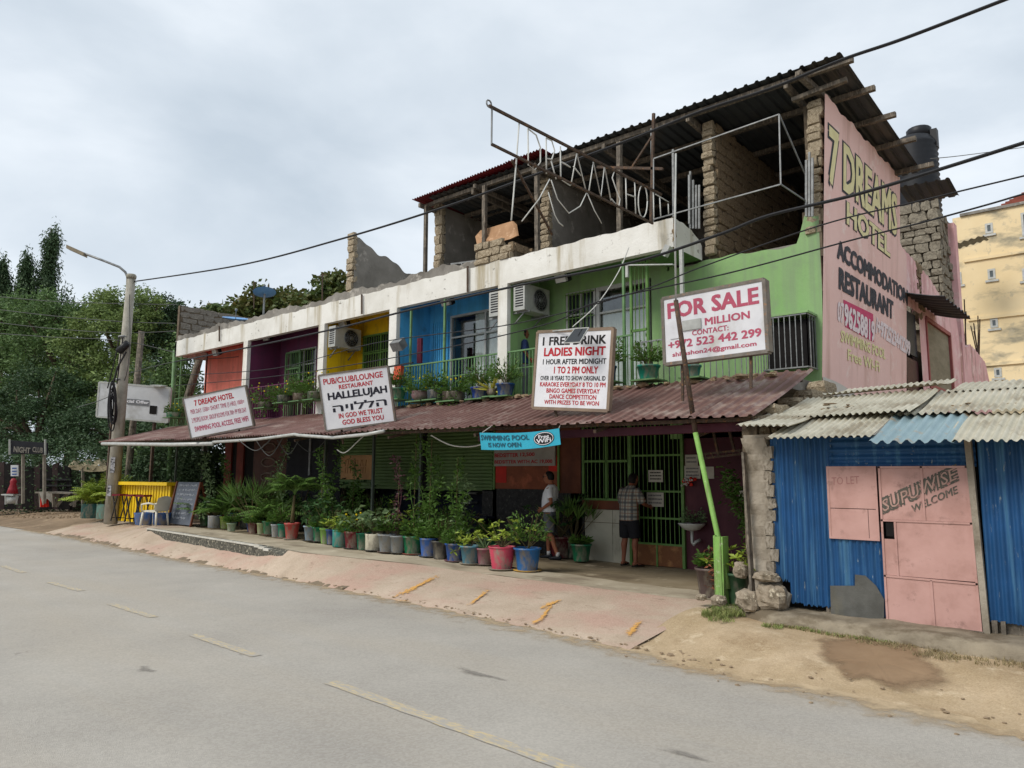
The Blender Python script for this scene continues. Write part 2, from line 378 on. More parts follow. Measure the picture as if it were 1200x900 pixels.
# veranda floor: one sheet with a step face, then its lighter outer apron laid on it
def verp(u, v):
    x = lerp(-21.06,-4.1,u); yv = interp(x, VERE); y = lerp(yv, 12.7, v)
    return Vector((x, y, vz(x)+.004*hs(x*.7,y*.7)*(1 if 0<v else 0)))
g = MB(); g.grid(verp, 110, 16, True)
g.grid(lambda u,v: Vector((lerp(-21.06,-4.1,u), interp(lerp(-21.06,-4.1,u),VERE), lerp(0,vz(lerp(-21.06,-4.1,u)),v))), 110, 1)
g.build('veranda_floor', m_verf, kind='structure')
g = MB()
def apr(u, v):
    x = lerp(-20.9,-4.15,u); yv = interp(x, VERE); w = 1.15 if x < -10 else lerp(1.15,.75,min(1,(x+10)/5))
    return Vector((x, lerp(yv+.01, yv+w+.05*math.sin(x*3.2)+.03*math.sin(x*8), v), vz(x)+.022+.004*hs(x,yv)))
g.grid(apr, 120, 5, True); g.build('apron', m_apron, kind='structure')
# kerb with a worn white top edge
def kx(t): return lerp(-21.0,-12.6,t)
g = MB()
for i in range(40):
    a, b = kx(i/40), kx((i+1)/40); ya, yb = interp(a,VERE), interp(b,VERE)
    ja, jb = .012*math.sin(a*9), .012*math.sin(b*9); s0 = min(1,(40-i)/9); s1 = min(1,(39-i)/9)
    za, zb = vz(a)+.03, vz(b)+.03
    pts = [(a,ya-.11+ja,.02),(b,yb-.11+jb,.02),(b,yb-.10+jb,zb-.17*(1-s1)),(a,ya-.10+ja,za-.17*(1-s0)),(b,yb+.05,zb-.0),(a,ya+.05,za-.0)]
    g.add(pts, [(0,1,2,3),(3,2,4,5)])
ko = g.build('kerb', m_kerb, kind='structure')
g = MB()
for i in range(34):
    a, b = kx(i/40), kx((i+1)/40); ya, yb = interp(a,VERE), interp(b,VERE); s0 = min(1,(40-i)/9); s1 = min(1,(39-i)/9)
    za, zb = vz(a)+.037-.17*(1-s0), vz(b)+.037-.17*(1-s1)
    g.box((a+.002,min(ya,yb)-.105,min(za,zb)-.03),(b,min(ya,yb)-.02,max(za,zb)))
g.build('kerb_edge', m_white_old, kind='structure')
# yellow arrow-like worn marks on the ramp
def mark(pts, w):
    fv = []; g = MB(); px0 = pts[0][0]; P = [atZ(x,y,.12) for x,y in pts]; n = 10
    def on(x, y):
        ye = interp(x,ROADE)-.1; yv = interp(x,VERE); v = min(1,max(0,(y-ye)/(yv+.02-ye))); return .0+(vz(x)+.019)*v**.8+.006*hs(x*1.3,y*1.1)*(1-v)*v*4+.014
    k = len(P)
    for i in range(k-1):
        a, b = P[i], P[i+1]; d = (b-a); nn = Vector((-d.y,d.x,0)).normalized()
        for j in range(n):
            p, q = a.lerp(b,j/n), a.lerp(b,(j+1)/n); wf = lambda q: w*(1+.12*math.sin(q*1.3)+.3*math.sin(q*.37+px0)); wa = wf(i*n+j); wb = wf(i*n+j+1)
            ea = math.sin(math.pi*(i*n+j)/(k*n-n))**.4 if 0 < i*n+j < (k-1)*n else 0; eb = math.sin(math.pi*(i*n+j+1)/(k*n-n))**.4 if i*n+j+1 < (k-1)*n else 0
            for sg in (-1,1):
                c = [p, q, q+nn*wb*.75*sg, p+nn*wa*.75*sg]; c = c if sg > 0 else c[::-1]
                g.quad(*[Vector((t.x,t.y,on(t.x,t.y))) for t in c]); fv += [.8*ea,.8*eb,0,0] if sg > 0 else [0,0,.8*eb,.8*ea]
    return fadeattr(g.build('painted_mark', m_ylw, kind='structure'), fv)
mark([(457,692),(480,689),(500,685),(515,681)], .17); mark([(460,694),(482,696)], .09)
mark([(548,704),(562,699),(573,694)], .09)
mark([(622,722),(634,719),(648,709)], .11); mark([(632,712),(645,709),(658,707)], .16)
mark([(735,739),(742,733),(753,727)], .12)
# sandy verge in front of the shack
LEDY = [(-4.2,9.1),(-3.6,8.97),(-2.9,8.90),(-2.1,8.78),(-1,8.68),(6,8.4)]
def vhh(x): return interp(x, [(-4.6,.19),(-3.4,.14)])
def vye(x): return interp(x,ROADE)-.25+.12*math.sin(x*2.3)+.05*math.sin(x*7)+.03*math.sin(x*19+1)+.02*math.sin(x*43)+.012*math.sin(x*97)
def verge(u, v):
    x = lerp(-4.68,7,u); ye = vye(x); yb = 9.7
    y = lerp(ye, yb, v); t = (y-ye)/1.6; t = min(1,t)
    hh_ = vhh(x)
    return Vector((x, y, -.012*max(0,abs(min(y,ye+.4)-4.2)-2)*(1-t)+.002+(hh_*t*t*(3-2*t)+.006*hs(x*1.6,y*1.6)*min(1,v*6))))
g = MB(); g.grid(verge, 420, 40, True); g.build('sand_verge', m_dirt, kind='structure')
# damp patch
pts = [(952,752),(975,748),(1003,746),(1040,752),(1080,762),(1096,776),(1128,797),(1100,801),(1062,802),(1032,795),(1010,789),(985,786),(970,775),(955,768)]
def vzg(x, y):
    ye = vye(x); t = min(1,max(0,(y-ye)/1.6)); return .002+(vhh(x)*t*t*(3-2*t))+.006*hs(x*1.6,y*1.6)*min(1,(y-ye)/(9.7-ye)*6)
P = [atZ(x,y,.1) for x,y in pts]; c = sum(P, Vector())/len(P); g = MB(); M_ = 10; K = len(P)*M_; ring = []
for i in range(K):
    k, t = i//M_, (i%M_)/M_; p0,p1,p2,p3 = P[k-1],P[k],P[(k+1)%len(P)],P[(k+2)%len(P)]
    a = .5*((2*p1)+(p2-p0)*t+(2*p0-5*p1+4*p2-p3)*t*t+(3*p1-p0-3*p2+p3)*t**3); a = c+(a-c)*(1.10+.03*math.sin(i*.31)+.02*math.sin(i*.83)+R_.uniform(-.012,.012)); ring.append(a)
vs_ = []; 
for k in range(7):
    for a in ring:
        q = c+(a-c)*(1-k/7); vs_.append(Vector((q.x,q.y,vzg(q.x,q.y)+.007)))
vs_.append(Vector((c.x,c.y,vzg(c.x,c.y)+.007)))
fs = [(k*K+i, k*K+(i+1)%K, (k+1)*K+(i+1)%K, (k+1)*K+i) for k in range(6) for i in range(K)]+[(6*K+i, 6*K+(i+1)%K, 7*K) for i in range(K)]
g.add(vs_, fs, True); fadeattr(g.build('damp_patch', faded(m_wet, 6, .1, .75, .5), kind='structure'), [min(1,k/4.5) for k in range(7) for _ in range(K)]+[1])
# sand and dust drifting over the asphalt edge, faint stains on the road
m_dust = faded(mat('road_dust','c0ab8b','ae997b',rough=.95,scale=5,bump=.3,world_c=True), 4, .25, .95, .75)
def drift(u, v): x = lerp(-30,7,u); ye = interp(x,ROADE); y = ye-.85+v*(.95 if x<-4.6 else .8); return Vector((x, y, -.012*max(0,abs(y-4.2)-2)+.006))
g = MB(); g.grid(drift, 300, 6); fadeattr(g.build('road_dust', m_dust, kind='structure'), [(j/6)*.9 for j in range(7) for i in range(301)])
m_oil = faded(mat('road_stain','8f8a82','837e76',rough=.8,scale=8,bump=.3,world_c=True), 5, .3, 1.1, .6)
for px,py,rx,ry in ((170,785,.25,.13),(800,884,.3,.08),(560,790,.5,.12)):
    if rx: 
        c = atZ(px,py,0); g = MB(); vv_ = []; 
        for j in range(5):
            for i in range(24): a = i*math.pi/12; k = j/4*(1+.25*math.sin(a*3+px)); x, y = c.x+rx*k*math.cos(a), c.y+ry*k*math.sin(a); vv_.append((x,y,-.012*max(0,abs(y-4.2)-2)+.0035))
        g.add(vv_, [(j*24+i,j*24+(i+1)%24,(j+1)*24+(i+1)%24,(j+1)*24+i) for j in range(4) for i in range(24)]); fadeattr(g.build('road_stain', m_oil, kind='structure'), [1-j/4 for j in range(5) for i in range(24)])
# concrete ledge in front of the shack
m_ledge = mat('ledge_concrete','968b78','7a7060',rough=.9,scale=3,bump=.5,bscale=30,stain='6a5f4e',sscale=(3,3,6),samt=(.45,.6))
def ledge(u, v):
    x = lerp(-4.1,7,u); y0 = interp(x,LEDY)+.04*math.sin(x*4)+.03*math.sin(x*11); k = (0,.0,.12,.5,1)[round(v*4)]
    y = lerp(y0, 9.6, k); z = (.02,.25,.28,.295,.30)[round(v*4)]
    return Vector((x, y, z+(.008*hs(x*3,y*3) if v>.2 else 0)))
g = MB(); g.grid(ledge, 90, 4, True); g.build('concrete_ledge', m_ledge, kind='structure')
# grass tufts and dry litter
m_grass = mat('verge_grass','6d7a44','8b8a57',scale=9,bump=0,island=.5,rough=.8)
m_dry = mat('dry_grass','8a7d5c','6b604a',scale=9,bump=0,island=.4,rough=.9)
def tuft(mb, c, n, h, sp):
    for _ in range(n):
        a = R_.uniform(0,6.28); r = sp*math.sqrt(R_.random()); p = Vector((c[0]+r*math.cos(a), c[1]+r*math.sin(a), c[2]))
        d = Vector((R_.gauss(0,.35),R_.gauss(0,.35),1)).normalized(); L = h*R_.uniform(.5,1.1); w = Vector((math.cos(a),math.sin(a),0))*.004
        q = p+d*L*.6; t = q+(d+Vector((d.x,d.y,-.3))).normalized()*L*.4
        mb.add([p-w,p+w,q+w*.8,q-w*.8,t],[(0,1,2,3),(3,2,4)])
g = MB()
for x,y,n,h,s_ in [(838,729,260,.12,.16),(850,727,260,.15,.16),(862,726,220,.13,.14),(870,722,200,.12,.12),(845,733,120,.08,.16),(905,738,160,.06,.12),(882,722,120,.1,.1)]:
    p = atZ(x,y,.12); tuft(g, (p.x,p.y,vzg(p.x,p.y)+.0), n, h, s_)
for i in range(18):
    x = -3.5+i*.07+R_.gauss(0,.05); y = interp(x,LEDY)-.05; tuft(g,(x,y,vzg(x,y)),28,.05,.07)
g.build('verge_grass', m_grass, kind='stuff')
g = MB()
for i in range(70):
    x = R_.uniform(-2.6,.6); y = interp(x,LEDY)-R_.uniform(.0,.34); tuft(g,(x,y,vzg(x,y)),34,.05,.11)
for i in range(30):
    x = R_.uniform(-3.7,-2.4); y = interp(x,LEDY)-R_.uniform(.0,.1); tuft(g,(x,y,vzg(x,y)),16,.05,.1)
g.build('dry_grass', m_dry, kind='stuff')
# ================================================================== THE HOTEL
XL, XR, YF, YB, YBK = -25.32, -6.2, 11.5, 12.6, 17.5     # slab ends, balcony front, room front wall, back
Z1, Z2, Z2T = 3.45, 5.93, 6.47                           # balcony floor, slab underside, slab top
m_gplas = mat('grey_plaster','8f8b84','75716a',rough=.95,scale=1.2,bump=.4,bscale=18,stain='5c5851',sscale=(1.2,1.2,.8),samt=(.5,.68),wear='a7a299',wscale=3,wamt=(.56,.66))
m_block = mat('grey_block','8c867d','6d675f',rough=.95,scale=4,bump=.6,bscale=35,wear='a39c90',wscale=6,wamt=(.56,.66))
m_coral = mat('coral_stone','b5a78f','8f806a',rough=.95,scale=7,bump=1.0,bscale=28,wear='d0c2a6',wscale=12,wamt=(.53,.62),stain='6d5c48',sscale=(5,5,5),samt=(.55,.68))
m_coral2 = mat('coral_stone_dusty','96836a','77654e',rough=.95,scale=7,bump=1.0,bscale=28,wear='b09c80',wscale=12,wamt=(.53,.62))
m_mortar = mat('mortar','6f6353','51473b',rough=.95,scale=6,bump=.6,bscale=30)
m_fascia = mat('weathered_white','e2e1db','d0cec6',rough=.85,scale=1.5,bump=.3,bscale=25,stain='a99f88',sscale=(2.4,2.4,.25),samt=(.54,.68),wear='7a756b',wscale=(5,5,7),wamt=(.61,.68))
def paint(name, c, c2=None, st=None): return mat(name, c, c2, rough=.75, scale=1.1, bump=.25, bscale=9, stain=st, sscale=(4.5,4.5,.25), samt=(.47,.66), wear=st, wscale=2.2, wamt=(.53,.66))
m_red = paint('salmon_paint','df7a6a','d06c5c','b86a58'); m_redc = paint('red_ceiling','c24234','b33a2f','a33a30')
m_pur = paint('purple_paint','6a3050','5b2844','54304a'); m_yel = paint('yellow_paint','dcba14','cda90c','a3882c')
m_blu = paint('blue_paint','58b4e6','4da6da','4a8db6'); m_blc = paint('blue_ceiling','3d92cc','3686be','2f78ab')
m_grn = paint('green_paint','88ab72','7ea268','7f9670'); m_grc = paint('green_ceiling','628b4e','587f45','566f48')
m_pnk = mat('pink_paint','efcbc4','e8c1b9',rough=.8,scale=1.1,bump=.2,bscale=16,stain='cfaa9f',sscale=(2.2,2.2,.25),samt=(.5,.7),wear='f2dbd4',wscale=2.2,wamt=(.56,.68))
m_pnk2 = mat('pink_paint_weathered','e9bcbc','dcaaac',rough=.85,scale=1.6,bump=.3,bscale=16,stain='b58a82',sscale=(2.2,2.2,.3),samt=(.5,.66),wear='e9c9c6',wscale=2.2,wamt=(.52,.62))
m_dkpur = mat('maroon_paint','4c1d2b','3d1522',rough=.6,scale=1.5,bump=.15,stain='5d3038',samt=(.55,.7))
m_gtrim = mat('green_trim','648a48','557a3d',rough=.5,scale=5,bump=.1,wear='7f8a63',wscale=14,wamt=(.6,.66))
m_gdark = mat('green_grille','66864a','587a30',rough=.5,scale=5,bump=.1)
m_rail = mat('balcony_rail_green','668a5c','55754b',rough=.5,scale=6,bump=.1,wear='8b8f74',wscale=16,wamt=(.6,.66))
m_rust = mat('rusty_steel','5b4c42','43382f',rough=.8,scale=12,bump=.4,metal=.2,wear='7a5a3e',wscale=20,wamt=(.55,.62))
m_steel = mat('grey_steel','8a8c8c','6d6f6f',rough=.5,scale=10,bump=.15,metal=.4)
m_alu = mat('pale_aluminium','b9bab6','a3a49f',rough=.45,scale=6,bump=.05,metal=.2)
m_glass = mglass('window_glass','28302f'); m_dglass = mglass('dark_glass','15181b')
m_curt = mat('pale_curtain','ecece8','dcdcd6',rough=.9,scale=3,bump=.1,trans=.3)
m_wood = mat('old_timber','6d665c','4e4840',rough=.9,scale=(3,3,14),bump=.4,bscale=40,wear='877c6e',wscale=(20,20,4),wamt=(.5,.6))
m_dkpost = mat('dull_green_post','4c564c','3d453d',rough=.6,bump=.1)
m_brown = mat('brown_timber','6b3a24','532b1a',rough=.6,scale=3,bump=.2)
m_navy = mat('navy_paint','1b2032','151a2a',rough=.6,scale=2,bump=.1)
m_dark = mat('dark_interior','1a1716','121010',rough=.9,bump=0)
m_awn = mat('awning_sheet','80625b','6e514b',rough=.55,scale=1.6,bump=.08,bscale=30,metal=.15,stain='9c8a81',sscale=(1.2,3,3),samt=(.5,.68),wear='5f4a44',wscale=9,wamt=(.62,.70))
m_roof = mat('roof_sheet_grey','4a4e50','3c4042',rough=.55,scale=1.5,bump=.08,metal=.35,stain='5c574f',sscale=(2,.5,2),samt=(.5,.7))
m_rroof = mat('roof_sheet_red','7e2a2e','6c2227',rough=.55,scale=1.5,bump=.08,metal=.15)
m_tile = mat('white_wall_tile','b9b5a4','aaa694',rough=.35,scale=2,bump=.04,stain='8b8672',sscale=(3,3,2),samt=(.56,.7),spec=.5)
m_slate = mat('slate_cladding','3c3b3a','2b2a2a',rough=.8,scale=9,bump=.8,bscale=25,wear='5b5855',wscale=14,wamt=(.56,.64))

H = thing('hotel_building', ((XL-4)/2+1, 12.6, 0), 'long hotel with salmon, purple, yellow, blue and green bays and an open rubble top floor', 'hotel')
def B(lo, hi, name, m, par=None, **k): return MB().box(lo, hi, **k).build(name, m, par or H)
# floors
sl1 = B((XL,YF,3.25),(-4.2,YBK,Z1),'floor_slab',m_gplas)
MB().box((XL+.01,YF+.16,Z2+.3),(XR-.36,YBK,Z2T-.01)).build('roof_slab',m_gplas,H); MB().box((XR-.35,YB+.02,5.62),(-4.16,YBK,5.90)).build('roof_slab',m_gplas,H); B((-6.94,YF+.16,Z2+.012),(XR-.005,YB-.002,Z2+.04),'balcony_ceiling',m_grc)
# fascia beam, subdivided so its edges are uneven
g = MB()
def fas(u, v):
    x = lerp(XL,XR,u); k = round(v*4); j = .012*math.sin(x*5.3)+.01*math.sin(x*13.7)
    return [Vector((x,YF+.15,Z2)),Vector((x,YF,Z2)),Vector((x,YF,Z2T+j)),Vector((x,YF+.14,Z2T+.01+j)),Vector((x,YF+.16,Z2T-.05))][k]
g.grid(fas, 160, 4)
g.box((XL,YF+.0,Z2+.001),(XL+.1,YB,Z2T-.003))
fb = g.build('fascia_beam', m_fascia, H)
g = MB()   # end return of the slab
g.grid(lambda u,v: Vector((XR, lerp(YF,YB,u), lerp(Z2, Z2T-.25*u*u*u+.012*math.sin(u*23), v))), 14, 2)
g.grid(lambda u,v: Vector((lerp(XR-.35,XR,v), lerp(YF,YB,u), Z2T-.25*u*u*u+.012*math.sin(u*23))), 14, 1)
g.build('fascia_return', m_fascia, H)
g = MB(); g.blob((XR-.01,YF+.04,6.22),(.05,.05,.26),8,10,.35); lab(g.build('exposed_corner', m_coral2, H),'crumbling bare stone at the corner of the white slab')
# grey cement upstand on top of the slab, bays left of the green one
g = MB()
def ups(u, v):
    x = lerp(XL+.1,-10.4,u); h = .17+.05*math.sin(x*1.9)+.03*math.sin(x*6.1)+.02*math.sin(x*17); 
    return [Vector((x,YF+.02,Z2T-.03)),Vector((x,YF+.02,Z2T+h)),Vector((x,YF+.2,Z2T+h-.02)),Vector((x,YF+.22,Z2T-.03))][round(v*3)]
g.grid(ups, 200, 3); g.build('cement_upstand', m_gplas, H)
# columns between bays
CX = [(-20.74,-20.50,m_fascia),(-16.86,-16.60,m_fascia),(-13.92,-13.65,m_fascia),(-10.36,-10.10,m_fascia)]
for a,b,mm in CX: B((a,YF-.012,Z1),(b,YF+.1,Z2+.002),'column',mm)
# balcony bays: partition, back wall, ceiling
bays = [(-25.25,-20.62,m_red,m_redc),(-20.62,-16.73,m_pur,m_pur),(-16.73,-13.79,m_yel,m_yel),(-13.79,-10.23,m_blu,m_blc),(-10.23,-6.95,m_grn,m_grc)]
def wall_open(x0, x1, y, z0, z1, ops, th=.15, mb=None):   # wall in the XZ plane with rectangular openings
    mb = mb or MB(); xs = sorted({x0,x1}|{o[0] for o in ops}|{o[1] for o in ops})
    for a,b in zip(xs, xs[1:]):
        zz = z0
        for o in sorted([o for o in ops if o[0] <= a+1e-6 and o[1] >= b-1e-6], key=lambda o:o[2]):
            if o[2] > zz+.001: mb.box((a,y,zz),(b,y+th,o[2]))
            zz = o[3]
        if zz < z1-.001: mb.box((a,y,zz),(b,y+th,z1))
    return mb
ops = [[(-22.0,-20.85,3.46,5.55)],[(-19.95,-18.55,3.46,5.68)],[(-16.35,-14.2,4.3,5.72)],[(-12.92,-10.5,3.5,5.80)],[(-9.4,-7.3,3.5,5.80)]]
for (a,b,mw,mc),op in zip(bays, ops):
    wall_open(a, b+(0 if b<-7 else .0), YB, Z1, Z2+.3, op).build('room_wall', mw, H)
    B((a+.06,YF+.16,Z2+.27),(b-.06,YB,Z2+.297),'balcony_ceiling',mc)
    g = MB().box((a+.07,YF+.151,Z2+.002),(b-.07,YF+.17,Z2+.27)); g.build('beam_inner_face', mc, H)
    if a > -25:
        B((a+.03,YF+.1,Z1),(a+.125,YB,Z2+.27),'partition_wall',mw)
        B((a-.065,YF+.1,Z1),(a+.03,YB,Z2+.27),'partition_wall',bays[[q[0] for q in bays].index(a)-1][2])
B((-6.9,YB+.012,Z1),(-6.8,YB+.3,Z2+.01),'partition_wall',m_grn)
B((-25.3,YB,Z1+.001),(-25.15,YBK,Z2+.3),'end_wall',m_red)
# green front wall at the right, its top broken and uneven
XP = lambda z: -4.12+(z-3.45)*.055          # pink side wall leans a little, as surveyed
g = MB()
gx0 = -6.95
def gw(u, v):
    x = lerp(gx0,-4.05,u); top = 5.90+.03*math.sin(x*3)+.015*math.sin(x*11)+(.35*max(0,(x+4.42)/.1) if x>-4.42 else 0)
    top = min(top, 6.42); z = lerp(2.6, top, v)
    return Vector((min(x, XP(z)-.002), YB, z))
g.grid(gw, 60, 8); 
g.grid(lambda u,v: gw(u,1)+Vector((0,.2*v,0)), 60, 1)
gwall = g.build('green_front_wall', m_grn, H)
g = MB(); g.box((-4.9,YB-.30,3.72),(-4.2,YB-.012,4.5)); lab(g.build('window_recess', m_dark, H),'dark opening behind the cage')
g = MB()
for i in range(9): x = -4.92+i*.0925; g.bar((x,YB-.42,3.68),(x,YB-.42,4.56),.014)
for i in range(4): y = YB-.42+i*.13; g.bar((-4.18,y,3.68),(-4.18,y,4.56),.014)
for z in (3.68,4.56): g.bar((-4.93,YB-.42,z),(-4.18,YB-.42,z),.022); g.bar((-4.18,YB-.42,z),(-4.18,YB,z),.022); g.bar((-4.93,YB-.42,z),(-4.93,YB,z),.022)
lab(g.build('window_cage', m_steel, H),'protruding steel bar cage over the small window')
g = MB().box((-4.95,YB-.44,4.575),(-4.15,YB-.002,4.61)); g.build('cage_lid', m_grn, H)
# ---- windows and doors upstairs
def frame_rect(mb, x0, x1, z0, z1, y, w=.05, d=.05):
    mb.box((x0,y,z0),(x0+w,y+d,z1)); mb.box((x1-w,y,z0),(x1,y+d,z1)); mb.box((x0+w,y,z1-w),(x1-w,y+d,z1)); mb.box((x0+w,y,z0),(x1-w,y+d,z0+w))
def window(x0, x1, z0, z1, mull=(), tr=(), mf=m_gtrim, glass=m_glass, bars=0, y=YB, curtain=None, name='window', fw=.05, bm=m_gdark):
    f = MB(); frame_rect(f, x0, x1, z0, z1, y-.015, fw, .06)
    for x in mull: f.box((x-.02,y-.012,z0+fw),(x+.02,y+.04,z1-fw))
    for z in tr: f.box((x0+fw,y-.01,z-.02),(x1-fw,y+.038,z+.02))
    fo = f.build(name, mf, H)
    xs = [x0+fw]+list(mull)+[x1-fw]; zs = [z0+fw]+list(tr)+[z1-fw]
    for a,b in zip(xs,xs[1:]):
        for c,d in zip(zs,zs[1:]): MB().box((a,y+.05,c),(b,y+.058,d)).build('pane', mclear() if curtain else glass, fo)
    if curtain:
        c = MB(); a,b,z_0,z_1 = curtain; n = int((b-a)/.035)
        c.grid(lambda u,v: Vector((lerp(a,b,u), y+.075+.012*math.sin(u*n*1.1)+.008*math.sin(u*n*.37), lerp(z_0,z_1,v))), n*3, 1, True); c.build('curtain', m_curt, fo)
    if bars:
        bmb = MB(); n = int((x1-x0)/bars)
        for i in range(1,n): x = lerp(x0,x1,i/n); bmb.bar((x,y-.045,z0+.02),(x,y-.045,z1-.02),.014)
        for z in (z0+.05, z0+(z1-z0)*.33, z0+(z1-z0)*.66, z1-.05): bmb.bar((x0,y-.05,z),(x1,y-.05,z),.016)
        bmb.build('window_bars', bm, fo)
    return fo
window(-22.0,-20.85,3.46,5.55,(-21.45,),(4.5,5.1),bars=.12)
window(-19.95,-18.55,3.46,5.68,(-19.2,),(5.2,),mf=m_alu,glass=m_dglass,bars=.12)
window(-16.35,-14.2,4.3,5.72,(-15.6,-14.85),(5.2,),bars=.1)
window(-12.92,-10.5,3.5,5.80,(-11.75,),(5.25,),mf=m_alu,glass=m_dglass,curtain=(-12.15,-10.6,3.6,5.75))
window(-9.38,-8.62,4.1,5.80,(-9.0,),(5.3,),mf=m_alu,bars=.085)
window(-8.60,-7.35,3.5,5.80,(),(5.25,),mf=m_alu,glass=m_dglass,curtain=(-8.5,-7.42,3.6,5.25),name='door_window',fw=.08)
# interior rooms
B((XL+.2,YB+1.6,Z1),(-6.9,YB+1.7,Z2+.29),'room_back_wall',m_gplas)
# light blue slats panel in the blue bay, salmon strip
g = MB()
for i in range(8): x = -13.55+i*.075; g.box((x,YB-.04,3.5),(x+.05,YB-.01,5.7))
g.build('slatted_panel', m_blu, H)
# green security frames
def bars_panel(x0, x1, y, z0, z1, st, m_, name, rails=(), w=.014, fr=.03, par=None, ex=()):
    g = MB(); n = max(2,round((x1-x0)/st))
    for i in range(n+1):
        x = lerp(x0,x1,i/n); g.bar((x,y,z0),(x,y,z1), fr if i in (0,n) else w)
    for z in (z0,z1)+tuple(rails): g.bar((x0,y,z),(x1,y,z),fr)
    return g.build(name, m_, par or H)
bars_panel(-7.3,-6.95,YF+.35,Z1,5.9,.09,m_gtrim,'grille_panel',(4.6,),fr=.045)
bars_panel(-19.95,-19.2,YB-.12,Z1,5.6,.1,m_rail,'grille_gate',(4.3,5.1),fr=.045)
# balcony railings, one per bay
for (a,b,_,_),mm in zip(bays,(m_rail,m_pur,m_rail,m_rail,m_rail)):
    g = MB(); x0, x1 = a+.12, b-.15; n = int((x1-x0)/.095)
    for i in range(n+1): x = lerp(x0,x1,i/n); g.bar((x,YF+.03,Z1+.05),(x,YF+.03,4.46),.015 if i%9 else .035)
    g.bar((x0,YF+.03,4.46),(x1,YF+.03,4.46),.045,.03); g.bar((x0,YF+.03,Z1+.07),(x1,YF+.03,Z1+.07),.03); g.bar((x0,YF+.03,4.1),(x1,YF+.03,4.1),.018)
    g.build('balcony_railing', mm, H)
g = MB()
for i in range(18): x = -6.9+i*.11; g.bar((x,YF+.03,Z1),(x,YF+.03,4.3),.013)
g.bar((-6.95,YF+.03,4.3),(-4.95,YF+.03,4.3),.025); g.bar((-6.95,YF+.03,Z1+.03),(-4.95,YF+.03,Z1+.03),.025)
for i in range(9): y = YF+.03+i*.12; g.bar((-4.95,y,Z1),(-4.95,y,4.3),.013)
lab(g.build('balcony_railing', m_steel, H),'thin steel railing behind the for sale board')
for x,t in ((-7.28,5.9),(-12.05,5.9),(-13.2,5.85),(-24.9,5.9)): MB().bar((x,YF+.06,Z1),(x,YF+.06,t),.045).build('balcony_post', m_rail, H)
g = MB(); g.bar((-6.05,YF+.0,4.3),(-6.05,YF+.0,5.85),.06); g.build('white_pipe', m_alu, H)

# ---- pink gable side wall
g = MB()
def pk(u, v):
    y = lerp(YB, 18.06 if v*8.4 < 6.9 else 17.5, u); zt = lerp(8.42, 8.50, u)+.03*math.sin(y*5)+.02*math.sin(y*13); z = lerp(.1, zt, v)
    return Vector((XP(z), y, z))
g.grid(pk, 40, 40); pink = g.build('pink_side_wall', m_pnk, H)
g = MB()
g.grid(lambda u,v: Vector((XP(lerp(.1,3.7,v))+.006, lerp(YB,17.4,u), lerp(.1, 3.55-.0*u-.55*u*(1-u)+.0+.1*math.sin(u*7)-.25*u, v))), 30, 6); lab(g.build('white_dado', mat('dado_white','d0cdc6','c3c0b8',rough=.8,bump=.1), H),'unpainted white area below the pink')
g = MB()
for z0 in np.arange(2.6,6.3,.6): g.box((-4.32,YB+.002,float(z0)),(XP(float(z0))-.005,YB+.1,min(6.42,float(z0)+.6)))
g.build('wall_core', m_mortar, H)
# interior face of the gable wall on the top floor
g = MB(); g.box((-4.2,YB+.15,Z2T),(-4.02,17.45,8.4)); g.build('gable_inner_face', m_gplas, H)

# ---- rubble walls of the top floor; every stone a piece of its own
def stone_mesh(k):
    mb = MB(); rr = random.Random(k); n = 2
    # jittered, rounded block on [-.5,.5]^3
    vs_ = []; idx = {}
    def vid(i,j,l):
        if (i,j,l) not in idx:
            p = Vector((i/2-.5,j/2-.5,l/2-.5)); e = sum(1 for t in (i,j,l) if t in (0,2))
            s_ = {3:.90,2:.97,1:1.0,0:1}[e]; p = p*s_+Vector([rr.uniform(-.10,.10) for _ in range(3)]); idx[(i,j,l)] = len(vs_); vs_.append(p)
        return idx[(i,j,l)]
    fs = []
    for a in range(2):
        for b in range(2):
            for s_ in (0,2):
                q = [(s_,a,b),(s_,a+1,b),(s_,a+1,b+1),(s_,a,b+1)]; 
                for ax in range(3):
                    qq = [tuple(t[(0-ax)%3] if False else (t[ (i-ax)%3 ]) for i in range(3)) for t in q]
                    f = [vid(*t) for t in qq]; fs.append(f if (s_ == 2) else f[::-1])
    me = bpy.data.meshes.new('stone_block'); me.from_pydata([tuple(v) for v in vs_], [], fs); return me
SM = {}
for mk, mm in (('a',m_coral),('b',m_coral2),('g',m_block)):
    SM[mk] = []
    for k in range(5):
        me = stone_mesh(k); me.materials.append(mm); SM[mk].append(me)
